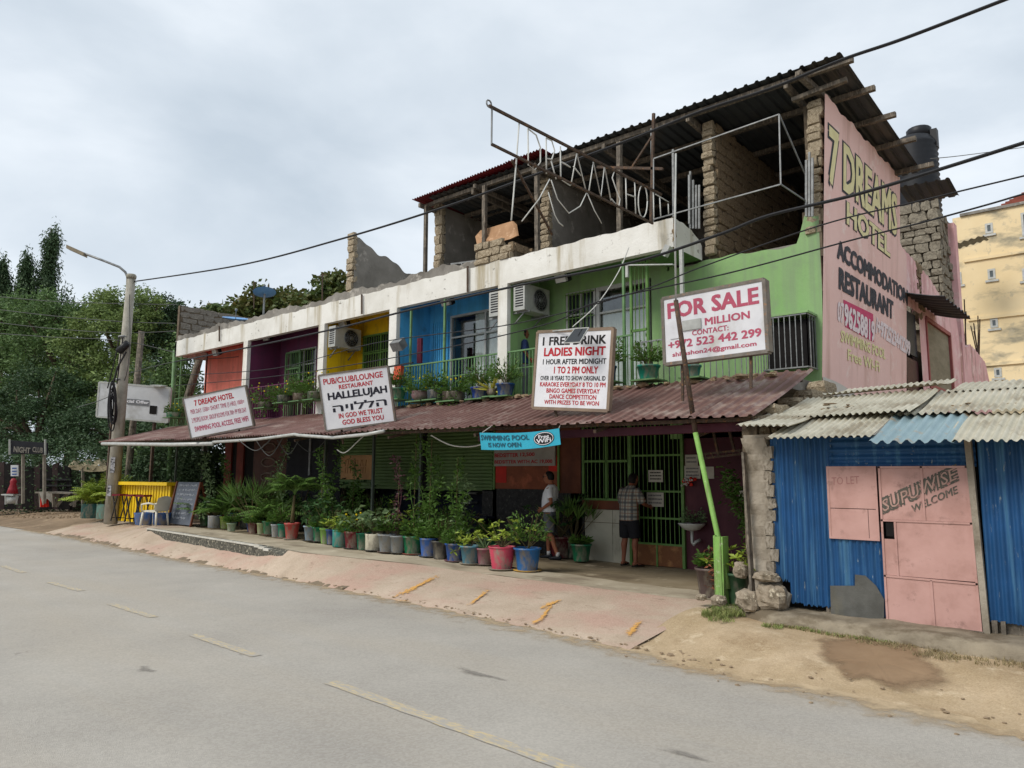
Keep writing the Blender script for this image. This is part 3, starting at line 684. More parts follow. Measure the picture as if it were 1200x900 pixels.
def stones(par, x0, x1, y0, y1, z0, z1, axis, mk='a', cw=.26, ch=.17, proud=.03, topfn=None, name='stone_block', dep=.14):
    """lay courses on the face; axis 'y-' = face looking to -Y, 'x+' = face looking to +X"""
    z = z0; r = 0; out_ = []
    while z < z1-.04:
        h = ch*R_.uniform(.7,1.3); 
        if axis == 'y-': a, e = x0, x1
        else: a, e = y0, y1
        t = a-(cw*.5*(r%2) if e-a > cw*1.5 else 0)
        while t < e-.02:
            w = min(cw*R_.uniform(.55,1.35), e-a); c0, c1 = max(t,a), min(t+w,e)
            if c1-c0 > .05:
                zc = z+h/2
                if topfn is None or zc < topfn((c0+c1)/2):
                    pr = R_.uniform(-proud,proud); me = R_.choice(SM[mk])
                    if axis == 'y-': loc = ((c0+c1)/2, y0+pr+dep/2-.03, zc); sc = (c1-c0-.015, dep, h-.018)
                    else: loc = (x1+pr-dep/2+.03, (c0+c1)/2, zc); sc = (dep, c1-c0-.015, h-.018)
                    inst((name, me), par, loc, (0,0,0), sc)
            t += w
        z += h; r += 1
# wall 1: between green bay and the open corner
w1 = MB().box((-6.12,YB+.12,5.9),(-5.92,17.4,8.52)).build('rubble_wall', m_mortar, H)
stones(w1, -6.14,-5.90, YB, YB, 6.0, 8.62, 'y-', 'a', .3, .155)
stones(w1, -6,-5.92, YB+.1, 16.9, 5.92, 8.5, 'x+', 'b', .34, .175, .02, dep=.1)
w2 = MB().box((-10.08,YB+.12,Z2T-.05),(-9.86,17.4,8.6)).build('rubble_wall', m_gplas, H)
stones(w2, -10.1,-9.84, YB, YB, Z2T-.1, 8.66, 'y-', 'a', .3, .13)
w3 = MB().box((-13.56,YB+.12,Z2T-.05),(-13.30,17.4,8.7)).build('rubble_wall', m_gplas, H)
stones(w3, -13.58,-13.28, YB, YB, Z2T-.05, 8.8, 'y-', 'a', .32, .2)
w4 = MB(); w4.grid(lambda u,v: Vector((-16.48, lerp(12.3,15.5,u), lerp(Z2T-.02, lerp(8.5,7.55,u)+.05*math.sin(u*19)+.03*math.sin(u*41), v))), 40, 6)
w4.grid(lambda u,v: Vector((lerp(-16.48,-16.75,v), lerp(12.3,15.5,u), lerp(8.5,7.55,u)+.05*math.sin(u*19)+.03*math.sin(u*41))), 40, 1)
w4.grid(lambda u,v: Vector((-16.75, lerp(12.3,15.5,u), lerp(Z2T-.02, lerp(8.5,7.55,u)+.05*math.sin(u*19), v))), 10, 2)
w4 = w4.build('rubble_wall', m_gplas, H)
stones(w4, -16.76,-16.46, 12.3-.02, 12.3, Z2T-.02, 8.6, 'y-', 'a', .34, .2)
# pink wall front end stones
w5 = H
pe = MB().box((-4.26,YB+.12,Z2T-.1),(-4.02,YB+.3,8.38)).build('gable_end', m_mortar, H)
for k in range(8): z0 = 6.0+k*.295; stones(pe, XP(z0)-.29, XP(z0)-.03, YB+.0, YB, z0, z0+.30, 'y-', 'a', .3, .15)
# back wall of the covered top floor with a hole of daylight
holeA, holeB = atY(930,283,17.45), atY(941,264,17.45)
wall_open(-13.5,-4.1,17.35,Z2T-.02,8.6,[(holeA.x,holeB.x,holeA.z,holeB.z)],.12).build('top_floor_back_wall', m_block, H)
# left end parapet of grey blocks (its inner side is seen)
pl = MB(); pl.grid(lambda u,v: Vector((-25.2, lerp(YF+.05,17,u), lerp(Z2T-.02, lerp(7.72,7.55,u), v))), 10, 2); pl.grid(lambda u,v: Vector((-25.34, lerp(YF+.05,17,u), lerp(Z2T-.02, lerp(7.72,7.55,u), v))), 10, 2); pl.box((-25.34,YF+.03,Z2T-.01),(-25.2,YF+.06,7.72))
pl = pl.build('block_parapet', m_mortar, H)
stones(pl, -25.3,-25.21, YF+.06, 16.8, Z2T, 7.66, 'x+', 'g', .42, .2, .006, name='grey_block', dep=.12)
B((-25.2,17.3,Z2T),(-16.8,17.45,7.15),'rear_parapet',m_block)
# broken rubble heap parapet beneath the red roof
hp = MB().box((-11.0,YB-1.02,Z2T),(-10.0,YB-.8,6.75)).build('broken_parapet', m_mortar, H)
stones(hp, -11.05,-10.0, YB-1.1, YB, Z2T-.0, 6.95, 'y-', 'a', .34, .16, .03, topfn=lambda x: 6.95 if x<-10.3 else 6.75)
stones(hp, -10.4,-10.02, YB-1.1, YB-.3, Z2T, 6.8, 'x+', 'b', .3, .16)

# ---- roofs
rf = thing('tin_roof', (-8,12,8.6), 'dark grey corrugated roof over the open top floor, on timber purlins', 'roof')
rz = lambda y: lerp(8.74, 8.50, (y-12.1)/5.4)
for i in range(10):
    x0 = -3.42-(i+1)*.98
    g = corr(MB(), (x0, 12.08+R_.uniform(-.03,.03), rz(12.08)+.02+.004*(i%2)), (1,0,0), (0,5.4,-.24), (0,.04,1), 1.0, 5.42, .035, .2, 'box', 4, wav=.01)
    g.build('roof_sheet', m_roof, rf)
for y, xo in ((12.25,-3.3),(13.35,-3.2),(14.5,-3.18),(15.7,-3.15),(17.1,-3.2)):
    g = MB().bar((-13.2,y,rz(y)-.05),(xo+R_.uniform(-.05,.1),y,rz(y)-.05),.09,.09); g.build('purlin', m_wood, rf)
for x in (-4.35,-6.2,-8.1,-9.95,-11.8):
    g = MB().bar((x,12.15,rz(12.1)-.15),(x,17.4,rz(17.4)-.15),.07,.13); g.build('rafter', m_wood, rf)
g = MB().bar((-4.35,12.45,8.42),(-3.45,12.5,8.50),.1,.07); g.bar((-4.1,12.05,8.66),(-3.9,12.9,8.45),.1,.1); g.build('timber_packing', m_wood, rf)
qa, qb = atY(1052,220,17.75), atY(1113,209,17.75); g = corr(MB(), qa,(1,0,(qb.z-qa.z)/(qb.x-qa.x)),(0,1,-.1),(0,0,1),(qb.x-qa.x),1.0,.03,.2,'box',2); lab(g.build('roof_sheet', m_roof, rf),'loose sheet sticking out beyond the gable')
for p,q,w in (((726,172),(726,262),.09),((765,150),(765,255),.045),((790,175),(790,275),.04),((808,205),(808,262),.035)):
    a, b = atY(*p,12.0), atY(*q,12.0); MB().bar((b.x,12.0,Z2T),(b.x+.02,12.0,a.z+(.1 if w>.05 else 0)),w).build('roof_prop', m_wood if w>.08 else m_steel, rf)
rr = thing('red_tin_roof', (-11.5,12,8.7), 'lower dark red corrugated roof left of the grey one, with timber posts', 'roof')
zr = lambda y: 8.80-.0*(y-12)
for i in range(4):
    g = corr(MB(), (-13.72+i*1.04, 11.95, zr(0)+.004*(i%2)+.03*i), (1,0,.02), (0,1,-.03), (0,0,1), 1.07, 5.2, .02, .09, 'sine', 3); g.build('roof_sheet', m_rroof, rr)
for y in (12.3,13.8,15.4): MB().bar((-13.65,y,8.69),(-9.6,y,8.77),.07,.09).build('purlin', m_wood, rr)
for x in (-13.5,-11.6,-9.8): MB().bar((x,12.0,8.62),(x,17.2,8.56),.07,.1).build('rafter', m_wood, rr)
for px,w in ((499,.08),(568,.09),(630,.09)):
    b = atY(px,290,12.15); MB().bar((b.x,12.15,Z2T-.02),(b.x-.02,12.15,8.62),w).build('post', m_wood, rr)
# things on the top floor
tp = thing('plywood_sheet', (-11.3,12.2,Z2T), 'tan torn plywood sheet leaning under the red roof', 'board')
a,b,c,d = atY(556,278,12.25), atY(604,262,12.05), atY(606,274,12.0), atY(560,303,12.1)
g = MB(); g.slab([atY(557,277,12.3),atY(563,270,12.3),atY(600,259,12.2),atY(604,263,12.2),atY(606,276,12.05),atY(598,280,12.0),atY(583,284,12.0),atY(581,304,12.0),atY(562,303,12.0)],(0.02,.03,0)); g.build('panel', mat('plywood','b08a68','9c7858',rough=.8,scale=3,bump=.15,wear='c19e7e',wscale=7,wamt=(.55,.65)), tp)
ld = thing('steel_ladder', (-12.4,12.6,Z2T), 'grey ladder lying on its side under the red roof', 'ladder')
g = MB(); g.bar((-13.0,12.5,6.6),(-11.2,12.9,6.6),.04); g.bar((-13.0,12.65,7.15),(-11.2,13.05,7.1),.04)
for i in range(7): t = i/6; g.bar((lerp(-12.95,-11.25,t),lerp(12.5,12.9,t),6.6),(lerp(-12.95,-11.25,t),lerp(12.65,13.05,t),7.13),.028)
g.build('rails', m_steel, ld)

# ---- the long sheet metal awning over the veranda
aw = thing('veranda_awning', (-14.5,10.3,2.9), 'long faded maroon corrugated awning over the veranda with its steel frame', 'awning')
def az(x): return lerp(2.90,2.66,(x+25)/21)
def ayf(x): return 9.25
n = 25; xs0, xs1 = -25.2,-3.95
for i in range(n):
    x0 = lerp(xs0,xs1,i/n); wd = (xs1-xs0)/n+.06; zf = az(x0)+R_.uniform(-.012,.012); yf = 9.22+R_.uniform(-.03,.03)
    top = Vector((x0, YF-.03+(.0), 3.5+R_.uniform(-.01,.02))); low = Vector((x0, yf, zf)); w = top-low
    if x0 > -6.4: w = w*1.03
    box_ = x0 > -13
    corr(MB(), low+Vector((0,0,.006*(i%2))), (1,0,-.012), w, (0,-.3,1), wd, w.length, .028 if box_ else .022, .2 if box_ else .11, 'box' if box_ else 'sine', 4, sag=.02, rag=.008, wav=.012).build('roof_sheet', m_awn, aw)
for t in (.06,.5,.93):
    y = lerp(9.3,YF,t); MB().bar((xs0+.1,y,lerp(az(xs0),3.48,t)-.07),(xs1-.05,y,lerp(az(xs1),3.48,t)-.07),.05).build('purlin', m_rust, aw)
for x in (-24.6,-21.2,-17.9,-14.4,-11.2,-8.9,-6.4,-4.05): MB().bar((x,9.3,az(x)-.13),(x,YB-.02,lerp(az(x),3.5,1)-.1),.05).build('rafter', m_rust, aw)
# awning posts
for px in (436,379,492,203):
    p = atY(px,600,10.9); MB().bar((p.x,10.9,vz(p.x)),(p.x,10.9,3.1),.055).build('awning_post', m_dkpost, aw)
# gutter pipe / white hose slung along the front edge
g = MB(); pts = [atY(120,520,9.2),atY(200,521,9.18),atY(250,520,9.18)]; g.tube(pts,.05,8); lab(g.build('gutter', m_alu, aw),'grey gutter at the left end of the awning')
pg = [(250,519),(300,516),(345,510),(350,511),(390,514),(430,510),(450,506)]; g = MB(); g.tube([atY(x,y-1,9.16) for x,y in pg],.035,7); lab(g.build('gutter', m_alu, aw),'sagging white pipe along the awning edge')
pg = [(440,507),(470,511),(500,514),(530,510),(560,505)]; 
# broken bits and litter on the awning
g = MB()
for i in range(60):
    x = R_.uniform(-13,-4.2); r = R_.uniform(.02,.08); g.blob((x,YF-.1-R_.random()*.25,3.47),(r*1.5,r,r*.7),6,4,.4)
lab(g.build('debris', m_coral2, aw),'rubble and dead leaves at the top of the awning')['kind'] = 'stuff'

# maroon lintel beam at the veranda right
B((-9.1,9.6,2.50),(-4.2,9.72,2.62),'veranda_beam',m_dkpur)
# ================================================================== ground floor front of the hotel
Z0 = .05
def gx(px): return atY(px, 560, YB).x
X_grL, X_grM, X_grR = gx(685), gx(740), gx(801)
zS = lambda px, py: atY(px, py, YB).z
# wall pieces, left to right
def seg(x0, x1, z0, z1, m_, name='front_wall', th=.15): return MB().box((x0,YB,z0),(x1,YB+th,z1)).build(name, m_, H)
seg(X_grR+.02, -4.15, Z0, 2.6, m_dkpur)
seg(X_grL-.35, X_grL-.02, Z0, 3.25, m_slate); 
zt = 2.93
seg(X_grL-.02, X_grR+.02, zt, 3.25, m_dkpur, 'lintel'); seg(X_grR+.02,-4.3,2.6,3.25,m_dkpur,'lintel')
# tiled dado under the grille window
tile0 = (X_grL, X_grM, .2, 1.25)
tw = MB().box((tile0[0],YB+.01,Z0),(tile0[1],YB+.12,tile0[3])).build('tiled_dado', m_mortar, H)
n=2
for i in range(2):
    for j,(z0,z1) in enumerate(((.22,.98),(.985,1.24))):
        a = lerp(tile0[0],tile0[1],(0,.6)[i]); b = lerp(tile0[0],tile0[1],(.6,1)[i])
        MB().box((a+.004,YB-.004,z0+.003),(b-.004,YB+.012,z1-.003)).build('wall_tile', m_tile, tw)
MB().box((tile0[0]-.02,YB-.06,1.25),(tile0[1],YB+.12,1.42)).build('window_sill', m_brown, H)
gr = bars_panel(X_grL, X_grM-.03, YB-.03, 1.44, 2.92, .095, m_gtrim, 'window_grille', (2.2,), w=.012, fr=.045)
MB().bar(((X_grL+X_grM)/2,YB-.035,1.44),((X_grL+X_grM)/2,YB-.035,2.92),.035).build('mullion', m_gtrim, gr)
g = MB(); n = 12
for i in range(n+1):
    x = lerp(X_grM,X_grR,i/n); g.bar((x,YB-.03,.62),(x,YB-.03,2.92),.012)
for z in (.64,1.12,1.62,2.3,2.92): g.bar((X_grM,YB-.032,z),(X_grR,YB-.032,z),.035)
for x in (X_grM,(X_grM+X_grR)/2,X_grR): g.bar((x,YB-.034,.2),(x,YB-.034,2.94),.055 if x!=(X_grM+X_grR)/2 else .03)
gd = g.build('grille_door', m_gtrim, H)
MB().box((X_grM+.03,YB-.03,.24),(X_grR-.03,YB+.01,.64)).build('kick_panel', mat('kick_wood','7c4f2e','6a4126',rough=.6,bump=.2,wear='9a6c42',wscale=4,wamt=(.5,.62)), gd)
# price board + brown panel + slate wall to the left of the window
xa, xb, xc = gx(582), gx(655), gx(683)
MB().box((gx(565),YB-.0,Z0),(xc-.03,YB+.12,1.62)).build('slate_wall', m_slate, H)
m_board = mat('orange_board','8a4a2c','7a3f26',rough=.6,bump=.1,wear='a5583a',wscale=3,wamt=(.55,.65))
pb = MB().box((xa,YB-.04,1.62),(xb,YB+.02,3.0)).build('panel_wall', m_board, H)
MB().box((xb+.02,YB-.02,1.55),(xc-.04,YB+.05,3.0)).build('brown_panel', m_brown, H)
g = MB()
for x in (xa-.06,xb+.0): g.box((x,YB-.06,1.6),(x+.05,YB-.03,3.1))
g.build('panel_frame', m_gdark, H)
m_redp = mat('bright_red','c92a1c','b5251a',rough=.6,bump=.05)
MB().box((xa+.01,YB-.047,1.75),(xa+.33,YB-.041,2.25)).build('red_patch', m_redp, pb); MB().box((xb-.24,YB-.047,2.0),(xb-.01,YB-.041,2.33)).build('red_patch', m_redp, pb)
# green shutters over a dark bar opening
m_shut = mat('green_shutter','6f8a55','5f7947',rough=.6,scale=2,bump=.1,stain='5d6f48',samt=(.5,.7))
xs = gx(399); xm = gx(497); xe = gx(580)
for a,b in ((xs,xm-.12),(xm+.12,xe-.05)):
    par = MB().box((a,YB-.0,1.56),(b,YB+.03,3.15)).build('roller_shutter', m_shut, H)
    k = 19
    for i in range(k):
        z = lerp(1.58,3.1,i/k); g = MB(); g.slab([(a,YB-.045,z+.01),(a,YB-.045,z+.035),(a,YB-.005,z+.072),(a,YB-.005,z+.01)],(b-a,0,0)); g.build('slat', m_shut, par)
seg(xm-.11,xm+.11,Z0,3.2,m_dark,'shutter_post'); seg(xe-.06,gx(582),Z0,3.2,m_dark,'shutter_post')
seg(xs,xe,Z0,.95,m_navy,'bar_counter'); MB().box((xs,YB-.25,.95),(xe,YB+.2,1.0)).build('counter_top', m_navy, H)
MB().box((xs,YB+1.4,Z0),(xe,YB+1.5,3.2)).build('bar_back', m_navy, H)
for i,(px,py,w) in enumerate(((553,578,.5),(548,589,.35),(470,577,.3))):
    p = atY(px,py,YB+1.2); MB().box((p.x-w/2,YB+1.1,p.z-.02),(p.x+w/2,YB+1.38,p.z+.02)).build('shelf', m_alu, H)
# dark section, carved brown panel, red posts at the left
x0 = gx(335); seg(x0, xs, Z0, 3.2, mat('charcoal_wall','2c2c31','222226',bump=.2), 'front_wall')
MB().box((gx(362),YB-.04,1.9),(gx(364),YB+.0,3.2)).build('pipe', m_steel, H)
xq = gx(296); cp = MB().box((xq,YB,Z0),(x0,YB+.08,3.2)).build('carved_panel', mat('carved_brown','5b3322','47271a',rough=.6,scale=3,bump=.4,bscale=14), H)
m_carv = mat('carving','8a7a6c','6d5c50',rough=.7,bump=.2)
for zc,hh in ((2.75,.14),(2.3,.13),(1.85,.12)):
    c = atY(315,540,YB); pts = [Vector((c.x+.38*math.cos(t), YB-.015, zc+hh*math.sin(t))) for t in np.linspace(0,2*math.pi,25)]
    MB().tube(pts,.025,5,False).build('carved_ring', m_carv, cp)
seg(gx(283),xq,Z0,3.2,m_dark,'doorway'); 
seg(gx(268),gx(284),Z0,3.2,m_dark,'filler_board')  # dark board added to close the bright sky gap between the red posts
for px in (264,278): MB().box((gx(px),YB-.06,Z0),(gx(px)+.42,YB+.1,3.2)).build('red_post', mat('dull_red_board','7a3020','662818',rough=.7,bump=.2), H)
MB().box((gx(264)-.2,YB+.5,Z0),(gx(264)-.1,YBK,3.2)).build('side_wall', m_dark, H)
B((gx(264)-.2,YBK-.1,Z0),(-4.2,YBK+.05,Z2T-.02),'back_wall',m_gplas)
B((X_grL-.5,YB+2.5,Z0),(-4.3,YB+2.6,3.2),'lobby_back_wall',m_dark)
B((-25.3,YBK-.1,Z1),(gx(264)-.2,YBK+.05,Z2T-.02),'back_wall',m_gplas)
# support posts under the overhanging salmon room
for x in (-25.2,-22.8): MB().bar((x,YB+.1,.3),(x,YB+.1,3.25),.14).build('support_post', m_gplas, H)

# rubble side wall under the awning end, behind the shack
sw = thing('rubble_side_wall', (-4.05,10.8,0), 'low rubble wall running toward the road beneath the end of the awning', 'wall')
g = MB(); g.add([(-4.15,9.45,.1),(-4.15,YB-.02,.1),(-4.15,YB-.02,3.3),(-4.15,9.45,2.55),(-3.95,9.45,.1),(-3.95,YB-.02,.1),(-3.95,YB-.02,3.3),(-3.95,9.45,2.55)],[(0,1,2,3),(7,6,5,4),(3,2,6,7),(0,3,7,4)]); core = g.build('wall_core', m_mortar, sw)
z = 2.2
while z < 3.35:
    h = .17*R_.uniform(.85,1.2); y = 9.45+R_.uniform(0,.1)
    while y < YB-.05:
        w = .3*R_.uniform(.7,1.3); top = lerp(2.62,3.38,(y-9.45)/3.1)
        if z < top and y+w < YB: inst(('stone_block', R_.choice(SM['a'])), sw, (-4.02+R_.uniform(-.02,.03), y+w/2, z+h/2), (R_.uniform(-.1,.1),0,0), (.3,w*.96,h*.96))
        y += w
    z += h

# ---- notices on the grille and purple wall
m_paper = mat('notice_paper','b9b6ac','a5a298',rough=.8,bump=.05)
m_ink = mat('black_ink','1c1b1d','1c1b1d',rough=.6,bump=0); m_inkr = mat('red_ink','b3202c','a51c28',rough=.6,bump=0)
m_inkp = mat('faded_red_ink','b8506a','a8465f',rough=.7,bump=0); m_ink2 = mat('faded_ink','6b6a70','5d5c62',rough=.7,bump=0)
def notice(p0, p1, Y, label, lines=0, m_=None, ink=None, lh=.035):
    a, b = atY(*p0,Y), atY(*p1,Y)   # top-left, bottom-right
    t = thing('notice', (a.x, Y, b.z), label, 'notice'); MB().box((a.x,Y-.006,b.z),(b.x,Y,a.z)).build('sheet', m_ or m_paper, t)
    W_ = b.x-a.x; n = lines or 0     # rows of print too small to read
    for i in range(n):
        z = a.z-(i+1)*(a.z-b.z)/(n+.8); g = MB(); x = a.x+W_*.1
        while x < b.x-W_*.14:
            w = W_*R_.uniform(.06,.12); h_ = (a.z-b.z)/(n+1)*.5; g.quad((x,Y-.008,z),(x+w*.8,Y-.008,z),(x+w*.8,Y-.008,z+h_),(x,Y-.008,z+h_*R_.uniform(.7,1))); x += w
        g.build('print_line', ink or m_ink2, t)
    return t
notice((760,551),(777,565),YB-.08,'small white printed notice, upper one hung on the grille door',3, ink=m_ink)
notice((758,577),(778,594),YB-.08,'white paper notice, lower one hung on the grille door',3)
notice((803,533),(818,546),YB-.01,'topmost of the faded papers on the maroon wall by the door',2)
notice((802,546),(821,561),YB-.03,'faded paper on the maroon wall below the topmost sheet',3)
notice((825,547),(837,561),YB-.01,'blank pale card right of the papers on the maroon wall',0)
notice((866,575),(873,582),YB-.02,'tiny white switch plate high on the maroon wall near the stone pillar',0)
g = MB(); p = atY(807,564,12.5)
t = thing('flower_decoration',(p.x,12.5,p.z-.1),'red and white flower decoration under the papers on the maroon wall','decoration')
for i in range(14):
    g.blob((p.x+R_.uniform(-.12,.12),12.5+R_.uniform(-.03,.03),p.z+R_.uniform(-.08,.06)),.03,6,4,.3)
g.build('red_petals', m_redp, t); g = MB()
for i in range(12): g.blob((p.x+R_.uniform(-.13,.13),12.47+R_.uniform(-.02,.02),p.z+R_.uniform(-.08,.06)),.022,6,4,.3)
g.build('white_petals', m_alu, t)

# ---- boards and banners of the hotel
m_signw = mat('sign_white','dddde0','cfcfd4',rough=.5,scale=2,bump=.02,stain='b6b2ab',sscale=(2,2,1.2),samt=(.56,.75))
m_signw2 = mat('sign_white_dull','c6c8ca','b6b8bb',rough=.5,scale=2,bump=.02,stain='9c9a94',sscale=(1,1,1),samt=(.5,.7))
m_frm = mat('sign_frame','7d7770','6a635b',rough=.7,scale=9,bump=.2,metal=.2,wear='94755a',wscale=14,wamt=(.56,.64))
m_sgreen = mat('frame_timber','8c7a68','77675a',rough=.8,bump=.2)
def sign(label, tl, tr, bl, Y=None, D=None, lines=(), frame=m_frm, face=None, th=.12, fw=.035, cat='sign', name='sign_board', text_under=None, depth_dir=1):
    f = (lambda p: atY(p[0],p[1],Y)) if Y else (lambda p: atD(p[0],p[1],D))
    a, b, c = f(tl), f(tr), f(bl); u = (b-a); v = (a-c); W_, H_ = u.length, v.length; u.normalize(); v.normalize(); v = (v-u*v.dot(u)).normalized(); n = u.cross(v)
    t = thing(name, c, label, cat)
    MB().obox(c+u*W_/2+v*H_/2-n*th/2, u*(W_/2-fw*.5), v*(H_/2-fw*.5), n*th/2).build('board', face or m_signw, t)
    g = MB()
    for p,q in ((c,c+u*W_),(c+v*H_,c+v*H_+u*W_)): g.bar(p-n*th/2, q-n*th/2, fw, th+.02, up=n)
    for p,q in ((c,c+v*H_),(c+u*W_,c+u*W_+v*H_)): g.bar(p-n*th/2+v*0, q-n*th/2, fw, th+.024, up=n)
    g.build('frame', frame, t)
    for (s_, x0, x1, y0, y1, mm, bo) in lines:    # fractions of the board, from top-left
        x0, x1, y0, y1 = .02+.96*x0, .02+.96*x1, .03+.94*y0, .03+.94*y1
        text(s_, c+u*(W_*x0)+v*(H_*(1-y1)), u, v, W_*(x1-x0), H_*(y1-y0), mm, t, bold=bo, depth=.003)
    return t, c, u, v, n, W_, H_
m_pinkink = mat('sale_pink','b5546a','a84a60',rough=.6,bump=0,wear='c98d98',wscale=30,wamt=(.6,.7))
fs, c, u, v, n, W_, H_ = sign('white for sale board in a grey metal frame, largest and rightmost of the boards', (777,350),(896,327),(779,427), Y=9.9, fw=.05, lines=[
    ('FOR SALE',.04,.96,.07,.31,m_pinkink,.035), ('MILLION',.43,.87,.40,.51,m_pinkink,.03), ('CONTACT:',.29,.66,.56,.64,m_pinkink,.025),
    ('+972 523 442 299',.03,.97,.68,.80,m_pinkink,.03), ('shimshon24@gmail.com',.07,.92,.86,.95,m_pinkink,.025)])
g = MB().obox(c+u*W_*.30+v*H_*.53+n*.01, u*.15,v*.075,n*.012); lab(g.build('patch', m_alu, fs),'blank paper patch covering the price')
g = MB().obox(c+u*W_*.13+v*H_*.50+n*.008, u*.09,v*.14,n*.006); lab(g.build('patch', m_signw, fs),'white patch left of the pole')
sg1 = sign('white ladies night board in a brown timber frame above the awning', (618,391),(704,387),(624,478), Y=9.6, frame=m_sgreen, fw=.05, th=.06, lines=[
    ('1 FREE DRINK',.07,.94,.05,.16,m_ink,.03), ('LADIES NIGHT',.10,.94,.20,.31,m_inkr,.035), ('1 HOUR AFTER MIDNIGHT',.09,.96,.355,.425,m_ink,.025),
    ('1 TO 2 PM ONLY',.26,.86,.46,.55,m_inkr,.03), ('OVER 18 YEARS TO SHOW ORIGINAL ID',.07,.965,.585,.645,m_ink,.02), ('KARAOKE EVERYDAY 8 TO 10 PM',.07,.97,.67,.73,m_inkr,.022),
    ('BINGO GAMES EVERYDAY',.17,.90,.755,.815,m_inkr,.022), ('DANCE COMPETITION',.22,.86,.835,.895,m_inkr,.022), ('WITH PRIZES TO BE WON',.15,.90,.915,.97,m_inkr,.022)])
m_inkd = mat('dark_blue_ink','20202c','20202c',rough=.6,bump=0)
sg2 = sign('white hallelujah pub sign tilted on the awning, second of the tilted boards', (368,441),(449,430),(382,505), D=15.2, lines=[
    ('PUB/CLUB/LOUNGE',.04,.93,.05,.16,m_inkr,.02), ('RESTAURANT',.26,.77,.20,.28,m_inkr,.025), ('HALLELUJAH',.08,.96,.33,.50,m_inkd,.04),
    ('\u05d4\u05d9\u05d5\u05dc\u05dc\u05d4',.13,.93,.55,.70,m_inkd,.02), ('IN GOD WE TRUST',.20,.86,.74,.83,m_inkr,.025), ('GOD BLESS YOU',.24,.86,.87,.96,m_inkr,.025)])
sg3 = sign('white room prices sign tilted on the awning, leftmost of the boards with red lettering', (214,467),(287,452),(224,514), D=18.9, lines=[
    ('7 DREAMS HOTEL',.15,.80,.08,.22,m_inkr,.03), ('PER DAY 1500= SHORT TIME (3 HRS) 1000=',.06,.95,.30,.45,m_inkp,.008),
    ('2 PEOPLE ROOM, GROUP ROOMS FOR 700= PP PER DAY',.05,.96,.52,.66,m_inkp,.008), ('SWIMMING POOL ACCESS, FREE WIFI',.07,.96,.75,.90,m_inkp,.025)])
# sign struts down to the awning frame
for t,(a,b) in ((sg1,((650,478),(655,500))),(sg2,((400,500),(402,520))),(sg2,((440,492),(441,512))),(sg3,((240,508),(241,522))),(sg3,((280,500),(281,518))),(fs and (fs,),((800,425),(800,470))),((fs,),((880,415),(880,455)))):
    d = {id(sg2):15.35,id(sg3):19.05}.get(id(t)); p = t[0]
    if d: A_, B_ = atD(*a,d), atD(*b,d+.1)
    else: Yp = 9.98 if t[0] is fs else 9.68; A_, B_ = atY(*a,Yp), atY(*b,Yp)
    MB().bar(A_,B_,.035).build('strut', m_rust, p)
# turquoise banner
m_turq = mat('turquoise_vinyl','2f9fb8','2a93ab',rough=.45,scale=3,bump=.05)
bt = thing('pool_banner', atY(610,525,9.2), 'turquoise swimming pool banner hanging under the awning edge', 'banner')
BA, BB, BC, BD = atY(562,507,9.2), atY(656,502,9.2), atY(564,527,9.2), atY(658,521,9.2)
def bq(u, v, o=0): return BC.lerp(BD,u).lerp(BA.lerp(BB,u), v)+Vector((0,-o-.03*math.sin(u*7),-.035*math.sin(math.pi*u)*1.0))
g = MB(); g.grid(lambda u,v: bq(u,v), 24, 4, True); g.grid(lambda u,v: bq(1-u,v)+Vector((0,.006,0)), 24, 4, True); g.build('cloth', m_turq, bt)
def btext(s_, x0, x1, y0, y1, mm, bold=.02):
    o = text(s_, (0,0,0),(1,0,0),(0,1,0), 1, 1, mm, None, bold=bold, depth=0)
    off = wloc(bt)
    for q in o.data.vertices: q.co = bq(lerp(x0,x1,q.co.x), lerp(1-y1,1-y0,q.co.y), .008+q.co.z*3)-off
    o.parent = bt; return o
m_deep = mat('teal_ink','1e4a5c','1e4a5c',rough=.6,bump=0)
btext('SWIMMING POOL',.02,.62,.14,.44,m_deep); btext('IS NOW OPEN',.12,.52,.58,.84,m_deep)
g = MB(); 
def disc(cx, cy, rx, ry, o): return [bq(cx+rx*math.cos(t), cy+ry*math.sin(t), o) for t in np.linspace(0,2*math.pi,28)[:-1]]
MB().poly(disc(.80,.52,.13,.42,.006)).build('wifi_logo', m_ink, bt); 
MB().poly(disc(.80,.52,.122,.38,.008)).build('wifi_logo', m_signw, bt); MB().poly(disc(.80,.52,.115,.345,.010)).build('wifi_logo', m_ink, bt)
o = btext('Free',.74,.87,.26,.46,m_signw); o = btext('WiFi',.71,.89,.48,.72,m_signw)
for q in bt.children:
    if q.name.startswith('lettering') and q.data.materials[0]==m_signw:
        for w in q.data.vertices: w.co.y -= .006
g = MB(); g.tube([atY(565,507,9.2),atY(575,500,9.2),atY(586,494,9.4)],.008,5); g.tube([atY(655,502,9.2),atY(657,497,9.3)],.008,5); g.build('rope', m_alu, bt)
